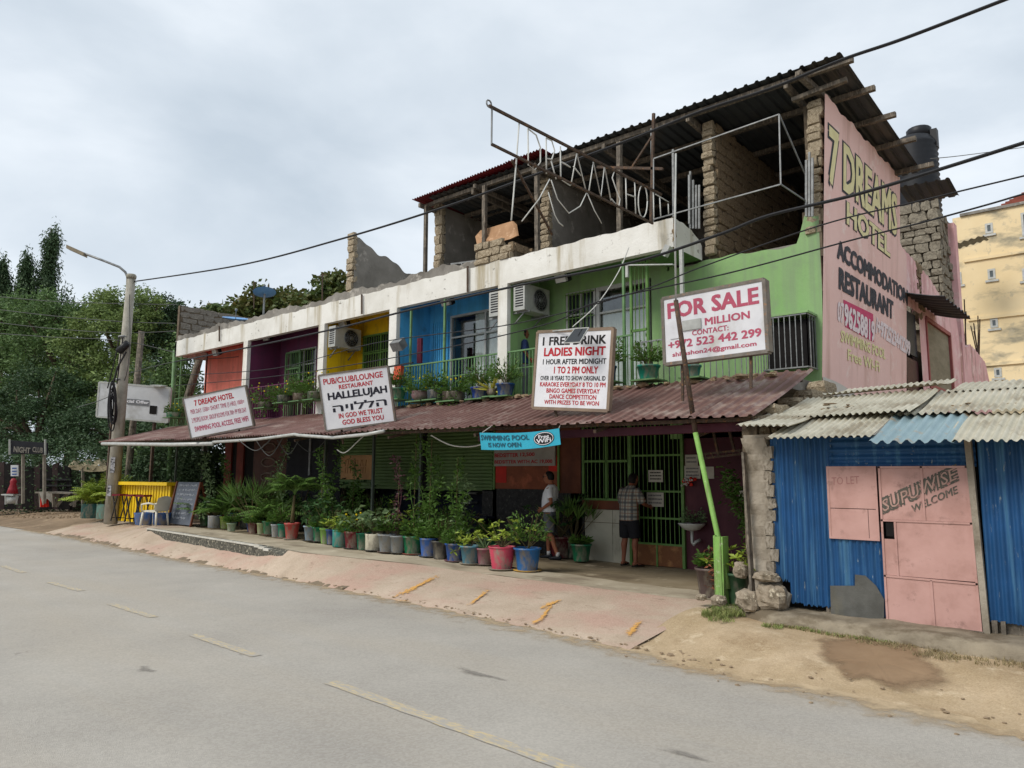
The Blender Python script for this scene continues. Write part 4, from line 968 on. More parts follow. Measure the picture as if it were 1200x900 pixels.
# bedsitter price board
pr = thing('price_board', (xa,YB-.1,2.4), 'grey board with red bedsitter prices behind the turquoise banner', 'sign')
za, zb = atY(620,546,YB-.1).z, atY(620,528,YB-.1).z
MB().box((xa+.01,YB-.1,za),(xb-.03,YB-.07,zb+.2)).build('board', mat('price_grey','a9a49c','99948c',rough=.6,bump=.05), pr)
Wp = xb-xa-.04
text('BEDSITTER',(xa+.03,YB-.104,lerp(za,zb,.60)),(1,0,0),(0,0,1),Wp*.40,.085,m_inkr,pr,bold=.03,depth=.001); text('12,500',(xa+.03+Wp*.44,YB-.104,lerp(za,zb,.60)),(1,0,0),(0,0,1),Wp*.23,.09,m_inkr,pr,bold=.03,depth=.001)
text('BEDSITTER WITH AC 19,000',(xa+.03,YB-.104,lerp(za,zb,.14)),(1,0,0),(0,0,1),Wp*.95,.085,m_inkr,pr,bold=.03,depth=.001)
# plywood to-let notice hung in front of the shutter
hb = thing('hanging_board', atY(418,562,11.2), 'tan plywood board with worn lettering in front of the green shutter', 'sign')
a, b = atY(400,534,11.2), atY(436,562,11.2)
MB().box((a.x,11.2,b.z),(b.x,11.23,a.z)).build('panel', mat('tan_ply','a87d50','97704a',rough=.7,bump=.1), hb)
m_faint = mat('faint_brown','80603e','785a3a',rough=.7,bump=0)
for zz in (.55,.25):    # worn illegible strokes
    g = MB()
    for k in range(9): x = lerp(a.x,b.x,.15+.08*k); z_ = lerp(b.z,a.z,zz); g.bar((x,11.197,z_),(x+R_.uniform(-.02,.04),11.197,z_+.13*(a.z-b.z)/.5),.014,.004)
    g.build('worn_lettering', m_faint, hb)
g = MB(); p = atY(380,573,11.0); q = thing('round_sign',(p.x,11,p.z),'small grey round-topped sign on a pole among the plants','sign'); g.lathe((p.x,11.0,p.z),[(.0,0),(.2,0),(.2,.02),(0,.02)],18,axis=(0,1,0)); g.build('disc', m_steel, q); MB().bar((p.x,11.04,vz(p.x)),(p.x,11.04,p.z+.9),.035).build('pole', m_steel, q)

# painted words on the pink gable wall
m_cream = mat('cream_paint','ebe4b4','ded6a2',rough=.8,bump=.1,wear='e0aba5',wscale=9,wamt=(.62,.7)); m_char = mat('charcoal_paint','45474f','3b3d45',rough=.8,bump=.1,wear='9a8080',wscale=12,wamt=(.62,.7))
m_palek = mat('pale_paint','f0e4e6','e8dadd',rough=.8,bump=.1); m_hot = mat('hot_pink_paint','cf4f76','c4486e',rough=.8,bump=.1); m_pyel = mat('pale_yellow_paint','ebe6b0','e2dca4',rough=.8,bump=.1)
def wtext(s_, p0, p1, p2, mm, bold=.03, o=.008, sc=1.0):   # bottom-left, bottom-right, top-left in the photograph, on the gable
    def onw(p):
        X = -4.1
        for _ in range(6): q = atX(p[0],p[1],X); X = XP(q.z)
        return q
    a, b, c = onw(p0), onw(p1), onw(p2); u = Vector((0,b.y-a.y,b.z-a.z)); L = u.length; u.normalize(); h = (c-a).dot(Vector((0,0,1)))
    ob = text(s_, (0,0,0),(1,0,0),(0,1,0), 1,1, mm, None, bold=bold, depth=0); off = wloc(H)
    for q in ob.data.vertices:
        w = Vector((0,a.y,a.z))+u*(L*q.co.x)+Vector((0,0,h*q.co.y)); q.co = Vector((XP(w.z)+o+q.co.z*3, w.y, w.z))-off
    ob.parent = H; ob.name = 'painted_lettering'; return ob
for mm,bo,oo in ((m_char,.075,.004),(m_cream,.03,.012)):
    wtext('7',(971,213),(981,221),(972,150),mm,bo,oo); wtext('DREAMS',(988,222),(1050,276),(986,166),mm,bo,oo); wtext('HOTEL',(992,262),(1042,301),(991,236),mm,bo,oo)
wtext('ACCOMMODATION',(981,302),(1063,357),(981,281),m_char,.05); wtext('RESTAURANT',(983,338),(1046,374),(983,314),m_char,.05)
g = MB()
def onw(p):
    X = -4.1
    for _ in range(6): q = atX(p[0],p[1],X); X = XP(q.z)
    return q+Vector((.004,0,0))
g.poly([onw(p) for p in ((990,383),(988,351),(1023,368),(1024,401))][::-1]); g.build('pink_patch', m_hot, H)
wtext('07',(981,376),(988,379),(981,353),m_palek,.03); wtext('96258819',(989,381),(1024,401),(989,356),m_palek,.04,.012); wtext('/+972523442299',(1026,390),(1066,417),(1026,372),m_palek,.05)
wtext('SWIMMING POOL',(985,400),(1037,421),(985,387),m_pyel,.03); wtext('Free Wi-Fi',(993,422),(1030,436),(993,409),m_pyel,.02)
# ================================================================== THE SHACK
m_shb = mat('blue_sheet','215080','1a446c',rough=.5,scale=1.5,bump=.15,bscale=12,metal=.1,stain='4a7797',sscale=(11,11,.5),samt=(.52,.7),wear='8f9a9a',wscale=(26,26,5),wamt=(.63,.69))
m_shp = mat('dusty_pink_door','bf9890','ae877e',rough=.6,scale=2,bump=.06,stain='a57f76',sscale=(2,2,2),samt=(.52,.7),wear='93726a',wscale=5,wamt=(.58,.7))
m_galv = mat('old_galvanised','c2bdac','aaa592',rough=.6,scale=2.5,bump=.1,metal=.1,stain='948a76',sscale=(2,2,2),samt=(.5,.64),wear='7b705a',wscale=7,wamt=(.63,.7))
m_galvb = mat('pale_blue_sheet','8fa5ab','7f959b',rough=.55,scale=2,bump=.1,metal=.15,stain='a58c6c',sscale=(3,3,3),samt=(.55,.66))
m_tin = mat('bare_grey_tin','63635f','53534f',rough=.6,scale=5,bump=.15,metal=.3,stain='75705f',samt=(.5,.65))
m_cpil = mat('concrete_pillar','a39a8c','877e70',rough=.95,scale=3,bump=.7,bscale=18,stain='6c6354',sscale=(4,4,2),samt=(.5,.66))
YS = 9.3
S = thing('blue_tin_shack', (-2.0,YS,.3), 'blue corrugated tin shack with a pink metal door and a patched tin roof', 'shack')
def SX(px, py=600): return atY(px,py,YS).x
def SZ(px, py): return atY(px,py,YS).z
# left sheets
corr(MB(), (SX(905),YS,.62),(1,0,0),(0,0,1),(0,-1,0),.2,1.78,.014,.075,'sine',6,rag=.03,wav=.02).build('wall_sheet', m_shb, S)
x1 = SX(923,690); corr(MB(), (SX(905)+.19,YS,.36),(1,0,0),(0,0,1),(0,-1,0),SX(974,700)-x1+.05,2.02,.015,.075,'sine',6,rag=.02,wav=.02).build('wall_sheet', m_shb, S)
xw0, xw1 = SX(974,640), SX(1034,640)
corr(MB(), (xw0-.02,YS-.01,.33),(1,0,0),(0,0,1),(0,-1,0),xw1-xw0+.04,.93,.012,.075,'sine',4,rag=.015,wav=.012).build('wall_sheet', m_shb, S)
g = MB(); zt0 = SZ(1050,545)
for i in range(5): pass
corr(MB(), (xw0-.02,YS+.01,2.0),(0,0,1),(1,0,0),(0,-1,0),.36,SX(1140,540)-xw0+.05,.012,.09,'sine',2).build('wall_sheet', m_shb, S)
# grey patch
P_ = [SX(974,690),SX(1003,690),SX(1003,675),SX(1015,672),SX(1028,690),SX(1037,700),SX(1037,726),SX(975,718)]
Zp = [SZ(974,686),SZ(1003,686),SZ(1004,673),SZ(1012,674),SZ(1027,686),SZ(1037,702),SZ(1037,727),SZ(975,719)]
MB().slab([(x,YS-.035,z) for x,z in zip(P_,Zp)][::-1],(0,.004,0)).build('tin_patch', m_tin, S)
# pink window panel, two plates
zw0, zw1 = SZ(1000,632), SZ(1000,546.5); zm = SZ(1000,596)
sh = MB(); frame_rect(sh, xw0, xw1-.01, zw0, zw1, YS-.05, .025, .03); sh = sh.build('window_shutter', m_shp, S)
MB().box((xw0+.025,YS-.045,zm+.004),(xw1-.035,YS-.035,zw1-.025)).build('plate', m_shp, sh); MB().box((xw0+.025,YS-.045,zw0+.025),(lerp(xw0,xw1,.78),YS-.036,zm-.004)).build('plate', m_shp, sh); MB().box((lerp(xw0,xw1,.79),YS-.043,zw0+.025),(xw1-.035,YS-.034,zm-.004)).build('plate', m_shp, sh)
text('TO LET',(lerp(xw0,xw1,.1),YS-.0455,lerp(zw0,zw1,.74)),(1,0,.06),(0,0,1),(xw1-xw0)*.55,.09,mat('pale_brown_ink','9a6f6a','9a6f6a',bump=0),sh,bold=-.005,depth=.001)
# door, tilted slightly
xd0, xd1 = SX(1036,640), SX(1141,640); zd0, zd1 = .25, SZ(1085,546.5)
dr = MB(); 
def dq(u, v): return Vector((lerp(xd0,xd1,u)+.035*(1-v)*u, YS-.06, lerp(zd0,zd1,v)))
def dbar(mb, a, b, w=.022): mb.bar(dq(*a)+Vector((0,-.004,0)), dq(*b)+Vector((0,-.004,0)), w, .014, up=(0,-1,0))
for a,b in (((.01,0),(.01,1)),((.99,0),(.99,1)),((0,.005),(1,.005)),((0,.995),(1,.995)),((0,.655),(1,.655)),((0,.305),(1,.30)),((.5,.66),(.5,1)),((.52,0),(.52,.30)),((.16,.31),(.16,.65))): dbar(dr, a, b)
dr = dr.build('door', m_shp, S)
for (u0,u1,v0,v1) in ((.01,.5,.66,.99),(.5,.99,.66,.99),(.16,.99,.31,.65),(.01,.16,.31,.54),(.01,.52,.01,.30),(.52,.99,.01,.30)):
    g = MB(); g.slab([dq(u0+.004,v0+.002),dq(u1-.004,v0+.002),dq(u1-.004,v1-.002),dq(u0+.004,v1-.002)],(0,.012,0)); g.build('panel', m_shp, dr)
a = dq(.05,.555); b = dq(.15,.64); MB().box((a.x,YS-.056,a.z),(b.x,YS-.05,b.z)).build('lock_hole', m_dark, dr)
m_stc = mat('stencil_grey','4c4b45','5e5b52',rough=.8,bump=0,wear='bb8580',wscale=14,wamt=(.56,.66)); m_stl = mat('stencil_light','ae8f84','a5877c',rough=.8,bump=0)
ang = .46; uu = Vector((math.cos(ang),0,math.sin(ang))); vv = Vector((-.10,0,1)).normalized()
o = dq(.03,.70)+Vector((0,-.001,0)); L_ = (xd1-xd0)*.86/uu.x
g = MB(); q = o-vv*.02; 
text('SUPUWISE', o+Vector((0,-.003,0)), uu, vv, L_, .155, m_stc, dr, bold=.10, depth=.001); text('SUPUWISE', o+Vector((0,-.006,0))+vv*.012+uu*.01, uu, vv, L_*.985, .13, m_stl, dr, bold=0, depth=.001)
text('WELCOME', o+uu*L_*.38-vv*.13+Vector((0,-.003,0)), uu, vv, L_*.60, .08, m_stc, dr, bold=.02, depth=.001)
MB().bar((xd1+.075,YS-.03,.28),(xd1+.02,YS-.03,2.36),.10,.06).build('door_post', m_cpil, S)
corr(MB(), (xd1+.1,YS-.02,.40),(1,0,0),(0,0,1),(0,-1,0),1.1,1.97,.014,.075,'sine',3,rag=.01).build('wall_sheet', m_shb, S)
corr(MB(), (xd1+1.15,YS-.03,.36),(1,0,0),(0,0,1),(0,-1,0),2.2,2.0,.014,.075,'sine',3,rag=.01).build('wall_sheet', m_shb, S)
g = MB(); g.box((xd1+.06,YS+.02,.22),(xd1+3,YS+.1,.45)); g.box((xd1+.12,YS-.05,.28),(xd1+.17,YS,.42)); g.box((xd1+.2,YS-.05,.28),(xd1+.24,YS,.42)); g.box((xw0-.1,YS+.03,.25),(xd0,YS+.1,.5)); g.build('base_beam', m_wood, S)
MB().box((xd0-.02,YS-.09,.26),(xd1+.05,YS+.05,.30)).build('threshold', m_wood, S)
g = MB(); g.box((-3.7,YS+.12,.3),(4,YS+.18,2.38)); g.build('inner_lining', m_dark, S)
corr(MB(), (-3.84,YS,.5),(0,1,0),(0,0,1),(1,0,0),4,1.9,.014,.075,'sine',2).build('wall_sheet', m_shb, S)
# roof: lower overhanging sheets, middle sheets, top sheets (each a piece)
def rsheet(px0, py0, Yf, wid, leng, sl, m_, amp=.02, pitch=.09, rot=0, wav=.02, rag=.01, zoff=0):
    p = atY(px0,py0,Yf)+Vector((0,0,zoff)); u = Vector((1,rot,-.01)); w = Vector((-rot*.5,1,sl)); corr(MB(), p, u, w, (0,-sl,1), wid, leng, amp, pitch, 'sine', 5, wav=wav, rag=rag).build('roof_sheet', m_, S)
zf = atY(960,517,8.72).z
def rs(x0, y0, z0, wid, leng, sl, m_, amp=.016, pitch=.08, rot=0, wav=.02, rag=.015, tilt=-.01, prof='sine'):
    w = Vector((-rot,1,sl)).normalized(); corr(MB(), (x0,y0,z0),(1,rot,tilt), w, (0,-sl,1), wid, leng, amp, pitch, prof, 5, wav=wav, rag=rag).build('roof_sheet', m_, S)
fz = lambda px: (lambda p: (p.x, p.z))(atY(px,(498 if px<880 else 520),8.75))
def rs2(px0, pyf, Yf, px1, pyb, Yb, m_, **k):
    p = atY(px0,pyf,Yf); q = atY(px1,pyf,Yf); z1_ = atY((px0+px1)/2,pyb,Yb).z; rs(p.x, Yf, p.z, q.x-p.x, math.hypot(Yb-Yf,z1_-p.z), (z1_-p.z)/(Yb-Yf), m_, **k)
rs2(862,498,8.85, 925,484,9.9, m_galv, tilt=-.05, wav=.03)
rs2(898,513,8.72,1020,485,10.0, m_galv, tilt=-.02, rot=.03)
rs2(1016,519,8.69,1120,485,10.0, m_galvb, amp=.022, pitch=.13, tilt=.0)
p = atY(1106,518,8.70); z_ = atY(1150,488,9.8).z; rs(p.x,8.70,p.z+.02,3.6,1.2,(z_-p.z)/1.1,m_galv)
p = atY(900,490,9.7); z_ = atY(1000,463,10.95).z; rs(p.x,9.7,p.z,1.75,1.36,(z_-p.z)/1.25,m_galv,tilt=-.01,wav=.03,rot=-.05)
p = atY(1040,491,9.72); z_ = atY(1150,463,11.0).z; rs(p.x,9.72,p.z+.03,3.8,1.4,(z_-p.z)/1.28,m_galv,tilt=.02,wav=.04)
p = atY(962,463,10.85); z_ = atY(1000,457,12).z; rs(p.x,10.85,p.z+.02,1.5,1.3,(z_-p.z)/1.15,m_galv,tilt=.0,wav=.05,rag=.03)
p = atY(1110,463,10.9); z_ = atY(1170,454,12).z; rs(p.x,10.9,p.z+.04,3.6,1.3,(z_-p.z)/1.1,m_galv,tilt=.02,wav=.05,rag=.03)
g = MB(); g.bar(atY(1045,482,10.3),atY(1120,470,11.2),.05,.07); lab(g.build('loose_timber', m_wood, S),'weathered pole lying on the roof'); g = MB(); g.bar(atY(1135,464,11.6)+Vector((0,0,.02)),atY(1240,462,11.6)+Vector((0,0,.02)),.3,.06); lab(g.build('loose_sheet', mat('teal_sheet','5d8587','4f7577',rough=.6), S),'dull teal strip on the roof ridge')
g = MB()
for i in range(26):
    q = atY(R_.choice([R_.uniform(955,1000),R_.uniform(1010,1190)]), R_.uniform(472,500), 10.2); g.blob((q.x,10.2,q.z+.01),(R_.uniform(.02,.09),R_.uniform(.01,.05),.01),7,4,.4)
db = g.build('leaf_litter', m_crumb, S); db['kind']='stuff'
# rough concrete pillar at the shack's left corner
cp_ = thing('concrete_pillar', (-3.95,9.4,.3), 'rough grey concrete pillar at the left corner of the blue shack', 'pillar')
def pil(u, v):
    a = u*4; i = int(a)%4; c = [(-4.03,9.28),(-3.72,9.28),(-3.72,9.55),(-4.03,9.55)]; f = a-int(a); x = lerp(c[i][0],c[(i+1)%4][0],f); y = lerp(c[i][1],c[(i+1)%4][1],f); z = lerp(.3,2.38,v)
    k = .012*math.sin(z*9+x*20)+.012*math.sin(z*23+y*17)-.03*(v>.93)
    return Vector((x+k+(-.02*(1-v)), y+k, z))
SM['p'] = []
for k in range(4): me = stone_mesh(k+40); me.materials.append(m_cpil); SM['p'].append(me)
g = MB(); g.grid(pil, 16, 30); g.box((-4.05,9.26,2.36),(-3.70,9.57,2.42)); g.build('shaft', m_cpil, cp_)
for i in range(12): z = .45+i*.158; inst(('stone_block', R_.choice(SM['p'])), cp_, (-3.735+R_.uniform(-.015,.01),9.38,z), (0,0,R_.uniform(-.2,.2)), (.11,.24,.15*R_.uniform(.8,1.05)))
st = thing('plank', (-4.1,9.2,.3), 'thin weathered plank leaning on the pillar of the shack', 'plank'); MB().bar((-3.93,9.12,.25),(-4.04,9.24,2.2),.10,.03).build('board', m_wood, st)
# rocks in front of the pillar
m_rock = mat('rough_rock','9d9180','7c705f',rough=.95,scale=6,bump=1.0,bscale=22,wear='c2b7a2',wscale=9,wamt=(.55,.64),stain='5c5344',sscale=(4,4,4),samt=(.55,.66))
for i,(px,py,r,l) in enumerate(((877,704,(.15,.13,.14),'large pale rough rock in the verge in front of the pillar'),(868,668,(.09,.09,.10),'small squared stone standing on the big rock'),(906,700,(.21,.16,.16),'broad brown rock under the shack corner'),(898,676,(.17,.13,.06),'flat slab of stone wedged below the pillar'),(842,704,(.10,.09,.07),'low reddish brick rubble beside the green post'),(858,716,(.14,.08,.05),'low whitish stone in the weeds beside the green post'),(822,700,(.07,.06,.04),'small pinkish stone at the edge of the apron'))):
    p = atY(px,py,9.12 if i in (0,4,5,6) else 9.2); o = tag(MB().blob((0,0,0),r,12,9,.14,.8).build('rock', m_rock), l, 'rock'); o.location = (p.x, p.y, p.z)
# ================================================================== PLANTS IN POTS
def lm(n, c, c2, isl=.7, tr=.18): return mat(n, c, c2, rough=.5, scale=3, bump=0, island=isl, spec=.3, trans=tr)
m_l1 = lm('leaf_green','4d6b2c','3a5522'); m_l2 = lm('leaf_dark_green','33502a','274021'); m_l3 = lm('leaf_yellow_green','8c9c3c','6f8430'); m_l4 = lm('leaf_purple','5a3a40','462c33'); m_l5 = lm('leaf_grey_green','6b8058','566b48'); m_l6 = lm('leaf_variegated','b5b04a','8f9440'); m_pal = lm('palm_green','5c7a3a','46632c')
m_stem = mat('stem','6b6244','54492f',rough=.8,bump=.2); m_soil2 = mat('pot_soil','3e3126','2c221a',rough=.95,bump=.4)
POTC = {}
def potm(h): 
    if h not in POTC: POTC[h] = mat('pot_'+{'2f4f8f':'blue','3f66a8':'bright_blue'}.get(h,h), h, None, rough=.5, scale=4, bump=.04, stain='8a8375', sscale=(6,6,3), samt=(.5,.68), wear='6e675c', wscale=(9,9,5), wamt=(.58,.68))
    return POTC[h]
def rd(up=0): 
    a = R_.uniform(0,6.283); z = R_.gauss(up,.45); return Vector((math.cos(a),math.sin(a),z)).normalized()
def bushy(mb, c, r, n, L, W, up=.3):
    for _ in range(n):
        d = rd(); k = R_.random()**.5; p = Vector(c)+Vector((d.x*r[0],d.y*r[1],abs(d.z)*r[2] if r[2]>0 else 0))*k
        mb.leaf(p, (d+Vector((0,0,up))).normalized(), rd(1), L*R_.uniform(.6,1.2), W*R_.uniform(.7,1.1))
def frond(mb, base, az, L, arch, nl=16, ll=.22, lw=.022, droop=.7):
    h = Vector((math.cos(az),math.sin(az),0)); pts = []
    for i in range(9):
        t = i/8; pts.append(Vector(base)+h*(L*(.25*t+.75*t*t*arch+.1*t))+Vector((0,0,L*(t*.95-arch*t*t*.75))))
    mb.tube(pts, [.007*(1-.8*i/8) for i in range(9)], 4, False); s_ = Vector((-h.y,h.x,0))
    for i in range(nl):
        t = .22+.78*i/nl; k = min(7.99,t*8); a = pts[int(k)].lerp(pts[min(8,int(k)+1)], k-int(k)); d = (pts[min(8,int(k)+1)]-pts[int(k)]).normalized()
        for sg in (-1,1):
            mb.leaf(a, (d*.7+s_*sg*.9+Vector((0,0,-droop*1.0*t+R_.uniform(-.25,.25)))), Vector((0,0,1)), ll*math.sin(math.pi*(.15+.8*t))*R_.uniform(.85,1.1), lw)
def climber(mb, c, h, n, L=.07, W=.045, sp=.05, wob=.06):
    ph = R_.uniform(0,6); pts = [Vector(c)+Vector((wob*math.sin(i*.9+ph),wob*math.cos(i*.7+ph),h*i/10)) for i in range(11)]
    mb.tube(pts, .008, 4, False)
    for _ in range(n):
        k = R_.random()*9.99; p = pts[int(k)].lerp(pts[int(k)+1],k%1); d = rd(.1); mb.leaf(p+d*R_.uniform(0,sp), d, rd(1), L*R_.uniform(.6,1.2), W*R_.uniform(.7,1.1))
def pot_mesh(r, h, style='bucket'):
    g = MB(); r0 = r*.74
    if style == 'bucket': prof = [(r0*.98,0),(r0,.01),(r*.97,h-.035),(r*1.06,h-.033),(r*1.07,h-.004),(r*1.02,h),(r*.95,h-.006),(r*.93,h-.05)]
    elif style == 'ribbed': prof = [(r0,0)]+[(lerp(r0,r,i/14)+(.006 if i%2 else -.002),h*i/15) for i in range(1,15)]+[(r*1.07,h-.02),(r*1.07,h),(r*.95,h),(r*.93,h-.05)]
    elif style == 'tub': prof = [(r*.9,0),(r*.98,.02),(r,h-.03),(r*1.03,h),(r*.96,h),(r*.95,h-.05)]
    else: prof = [(r*.5,0),(r*.85,.25*h),(r,.6*h),(r*.9,h-.02),(r*.98,h),(r*.88,h),(r*.86,h-.04)]
    g.lathe((0,0,0), prof, 18); return g
def plant(loc, r, h, col, kind, ph, label, group='potted plants lined up along the veranda edge', style='bucket', saucer=None, seed=0, base=None):
    R_.seed(100+seed); t = thing('potted_plant', loc, label, 'potted plant', group); L = Vector(loc)
    def bd(mb, nm, mm): o = mb.build(nm, mm, t, loc=L); return o
    g = pot_mesh(r,h,style); g.v = [tuple(Vector(v)+L) for v in g.v]; po = bd(g,'pot',potm(col))
    if base: 
        g = MB(); g.lathe(L, [(r*.76,.001),(r*.86,h*.28),(r*.74,h*.28)],18); b_ = bd(g,'pot_base',potm(base))
    g = MB(); g.lathe(L, [(0,h-.035),(r*.93,h-.035)],14,cap=False); bd(g,'soil',m_soil2)
    if saucer: g = MB(); g.lathe(L, [(r*.9,-.0),(r*1.08,.018),(r*1.1,.03),(r*.9,.024)],18); bd(g,'saucer',potm(saucer))
    T = L+Vector((0,0,h-.03)); f = MB(); s_ = MB(); mm = m_l1
    if kind == 'bush':
        for _ in range(9): a = rd(1.4); s_.tube([T, T+a*ph*.45, T+a*ph*.7+Vector((0,0,.05))],[.008,.006,.003],4,False)
        bushy(f, T+Vector((0,0,ph*.15)), (max(.2,ph*.42),max(.2,ph*.42),ph*.8), 480, .085, .04)
    elif kind == 'broad':
        mm = m_l5
        for _ in range(15):
            a = rd(1.2); q = T+a*ph*R_.uniform(.3,.85); s_.tube([T,T.lerp(q,.5)+Vector((0,0,.04)),q],[.008,.005,.003],4,False)
            for _k in range(4): d = rd(-.2); f.leaf(q, d, rd(1.5), R_.uniform(.14,.24), R_.uniform(.08,.13))
    elif kind == 'dark_broad':
        mm = m_l2
        for _ in range(22):
            a = rd(1.4); q = T+a*ph*R_.uniform(.3,.95); s_.tube([T,q],[.008,.003],4,False)
            for _k in range(5): d = rd(-.1); f.leaf(q, d, rd(1.5), R_.uniform(.12,.2), R_.uniform(.06,.10))
    elif kind == 'palm':
        mm = m_pal
        for i in range(24): frond(f, T, R_.uniform(0,6.28), ph*R_.uniform(.6,1.1), R_.uniform(.15,1.1), 22, .25, .034)
    elif kind == 'lush':
        mm = m_l3
        for i in range(56): frond(f, T+Vector((R_.gauss(0,.12),R_.gauss(0,.12),0)), R_.uniform(0,6.28), ph*R_.uniform(.5,1.05), R_.uniform(.1,1.1), 18, .26, .05)
    elif kind == 'trunk_palm':
        mm = m_pal; top = T+Vector((.05,0,ph*.55)); s_.tube([T,T+Vector((.02,0,ph*.3)),top],[.055,.035,.03],8)
        for i in range(19): frond(f, top, i*2.4, ph*R_.uniform(.45,.8), R_.uniform(.35,1.2), 24, .3, .036)
    elif kind == 'fan':
        mm = m_pal
        for i in range(16):
            a = rd(1.5); q = T+a*ph*.6; s_.tube([T,q],.006,4,False)
            for k in range(11): d = (a*.9+rd(.6)*.75).normalized(); f.leaf(q, d, rd(1), ph*R_.uniform(.32,.5), .028)
    elif kind == 'climber':
        mm = m_l1; climber(f, T, ph, 190, .10, .06, .07); climber(f, T+Vector((.10,.05,0)), ph*.6, 150, .10,.06,.10); bushy(f, T, (.24,.24,ph*.28), 240, .10,.055)
        s_.bar(T, T+Vector((.02,.02,ph*1.02)), .012)
    elif kind == 'purple':
        mm = m_l4; climber(f, T, ph, 130, .09, .05, .10, .04); s_.tube([T,T+Vector((0,0,ph*.9))],[.01,.005],5)
    elif kind == 'yellow':
        mm = m_l3
        for _ in range(16):
            a = rd(.9); q = T+a*ph*R_.uniform(.3,.9); s_.tube([T,q],[.006,.003],4,False)
            for _k in range(8): d = rd(.1); f.leaf(q, d, rd(1.2), R_.uniform(.09,.15), R_.uniform(.035,.06))
    elif kind == 'sprig':
        mm = m_l5
        for _ in range(13): a = rd(1.1); f.leaf(T, a, rd(.5), ph*R_.uniform(.6,1), .04)
    elif kind == 'bromeliad':
        mm = m_l6
        for _ in range(26): a = rd(.5); f.leaf(T, a, rd(.5), ph*R_.uniform(.7,1), .045)
    elif kind == 'flower':
        mm = m_l1; bushy(f, T, (ph*.6,ph*.6,ph*.9), 460, .08, .04)
    elif kind == 'trail':
        mm = m_l1; bushy(f, T, (ph*1.0,ph*.55,ph*.8), 620, .08, .045)
        for _ in range(7):
            a = R_.uniform(-1,1)*r*1.4; q = T+Vector((a,-r*.8,-.02)); 
            for k in range(12): f.leaf(q+Vector((R_.gauss(0,.03),-.03,-k*.035)), rd(-.3), rd(1), .06,.035)
    bd(f,'foliage',mm)
    if s_.v: bd(s_,'stem',m_stem)
    if kind == 'flower' or kind == 'trail':
        g = MB()
        for _ in range(7): d = rd(.8); g.blob(T+Vector((d.x*ph*.5,d.y*ph*.4,abs(d.z)*ph*.8)), .022, 6,4,.3)
        bd(g,'blossom', mat('yellow_blossom','d9c21e','c7a816',bump=0))
    return t
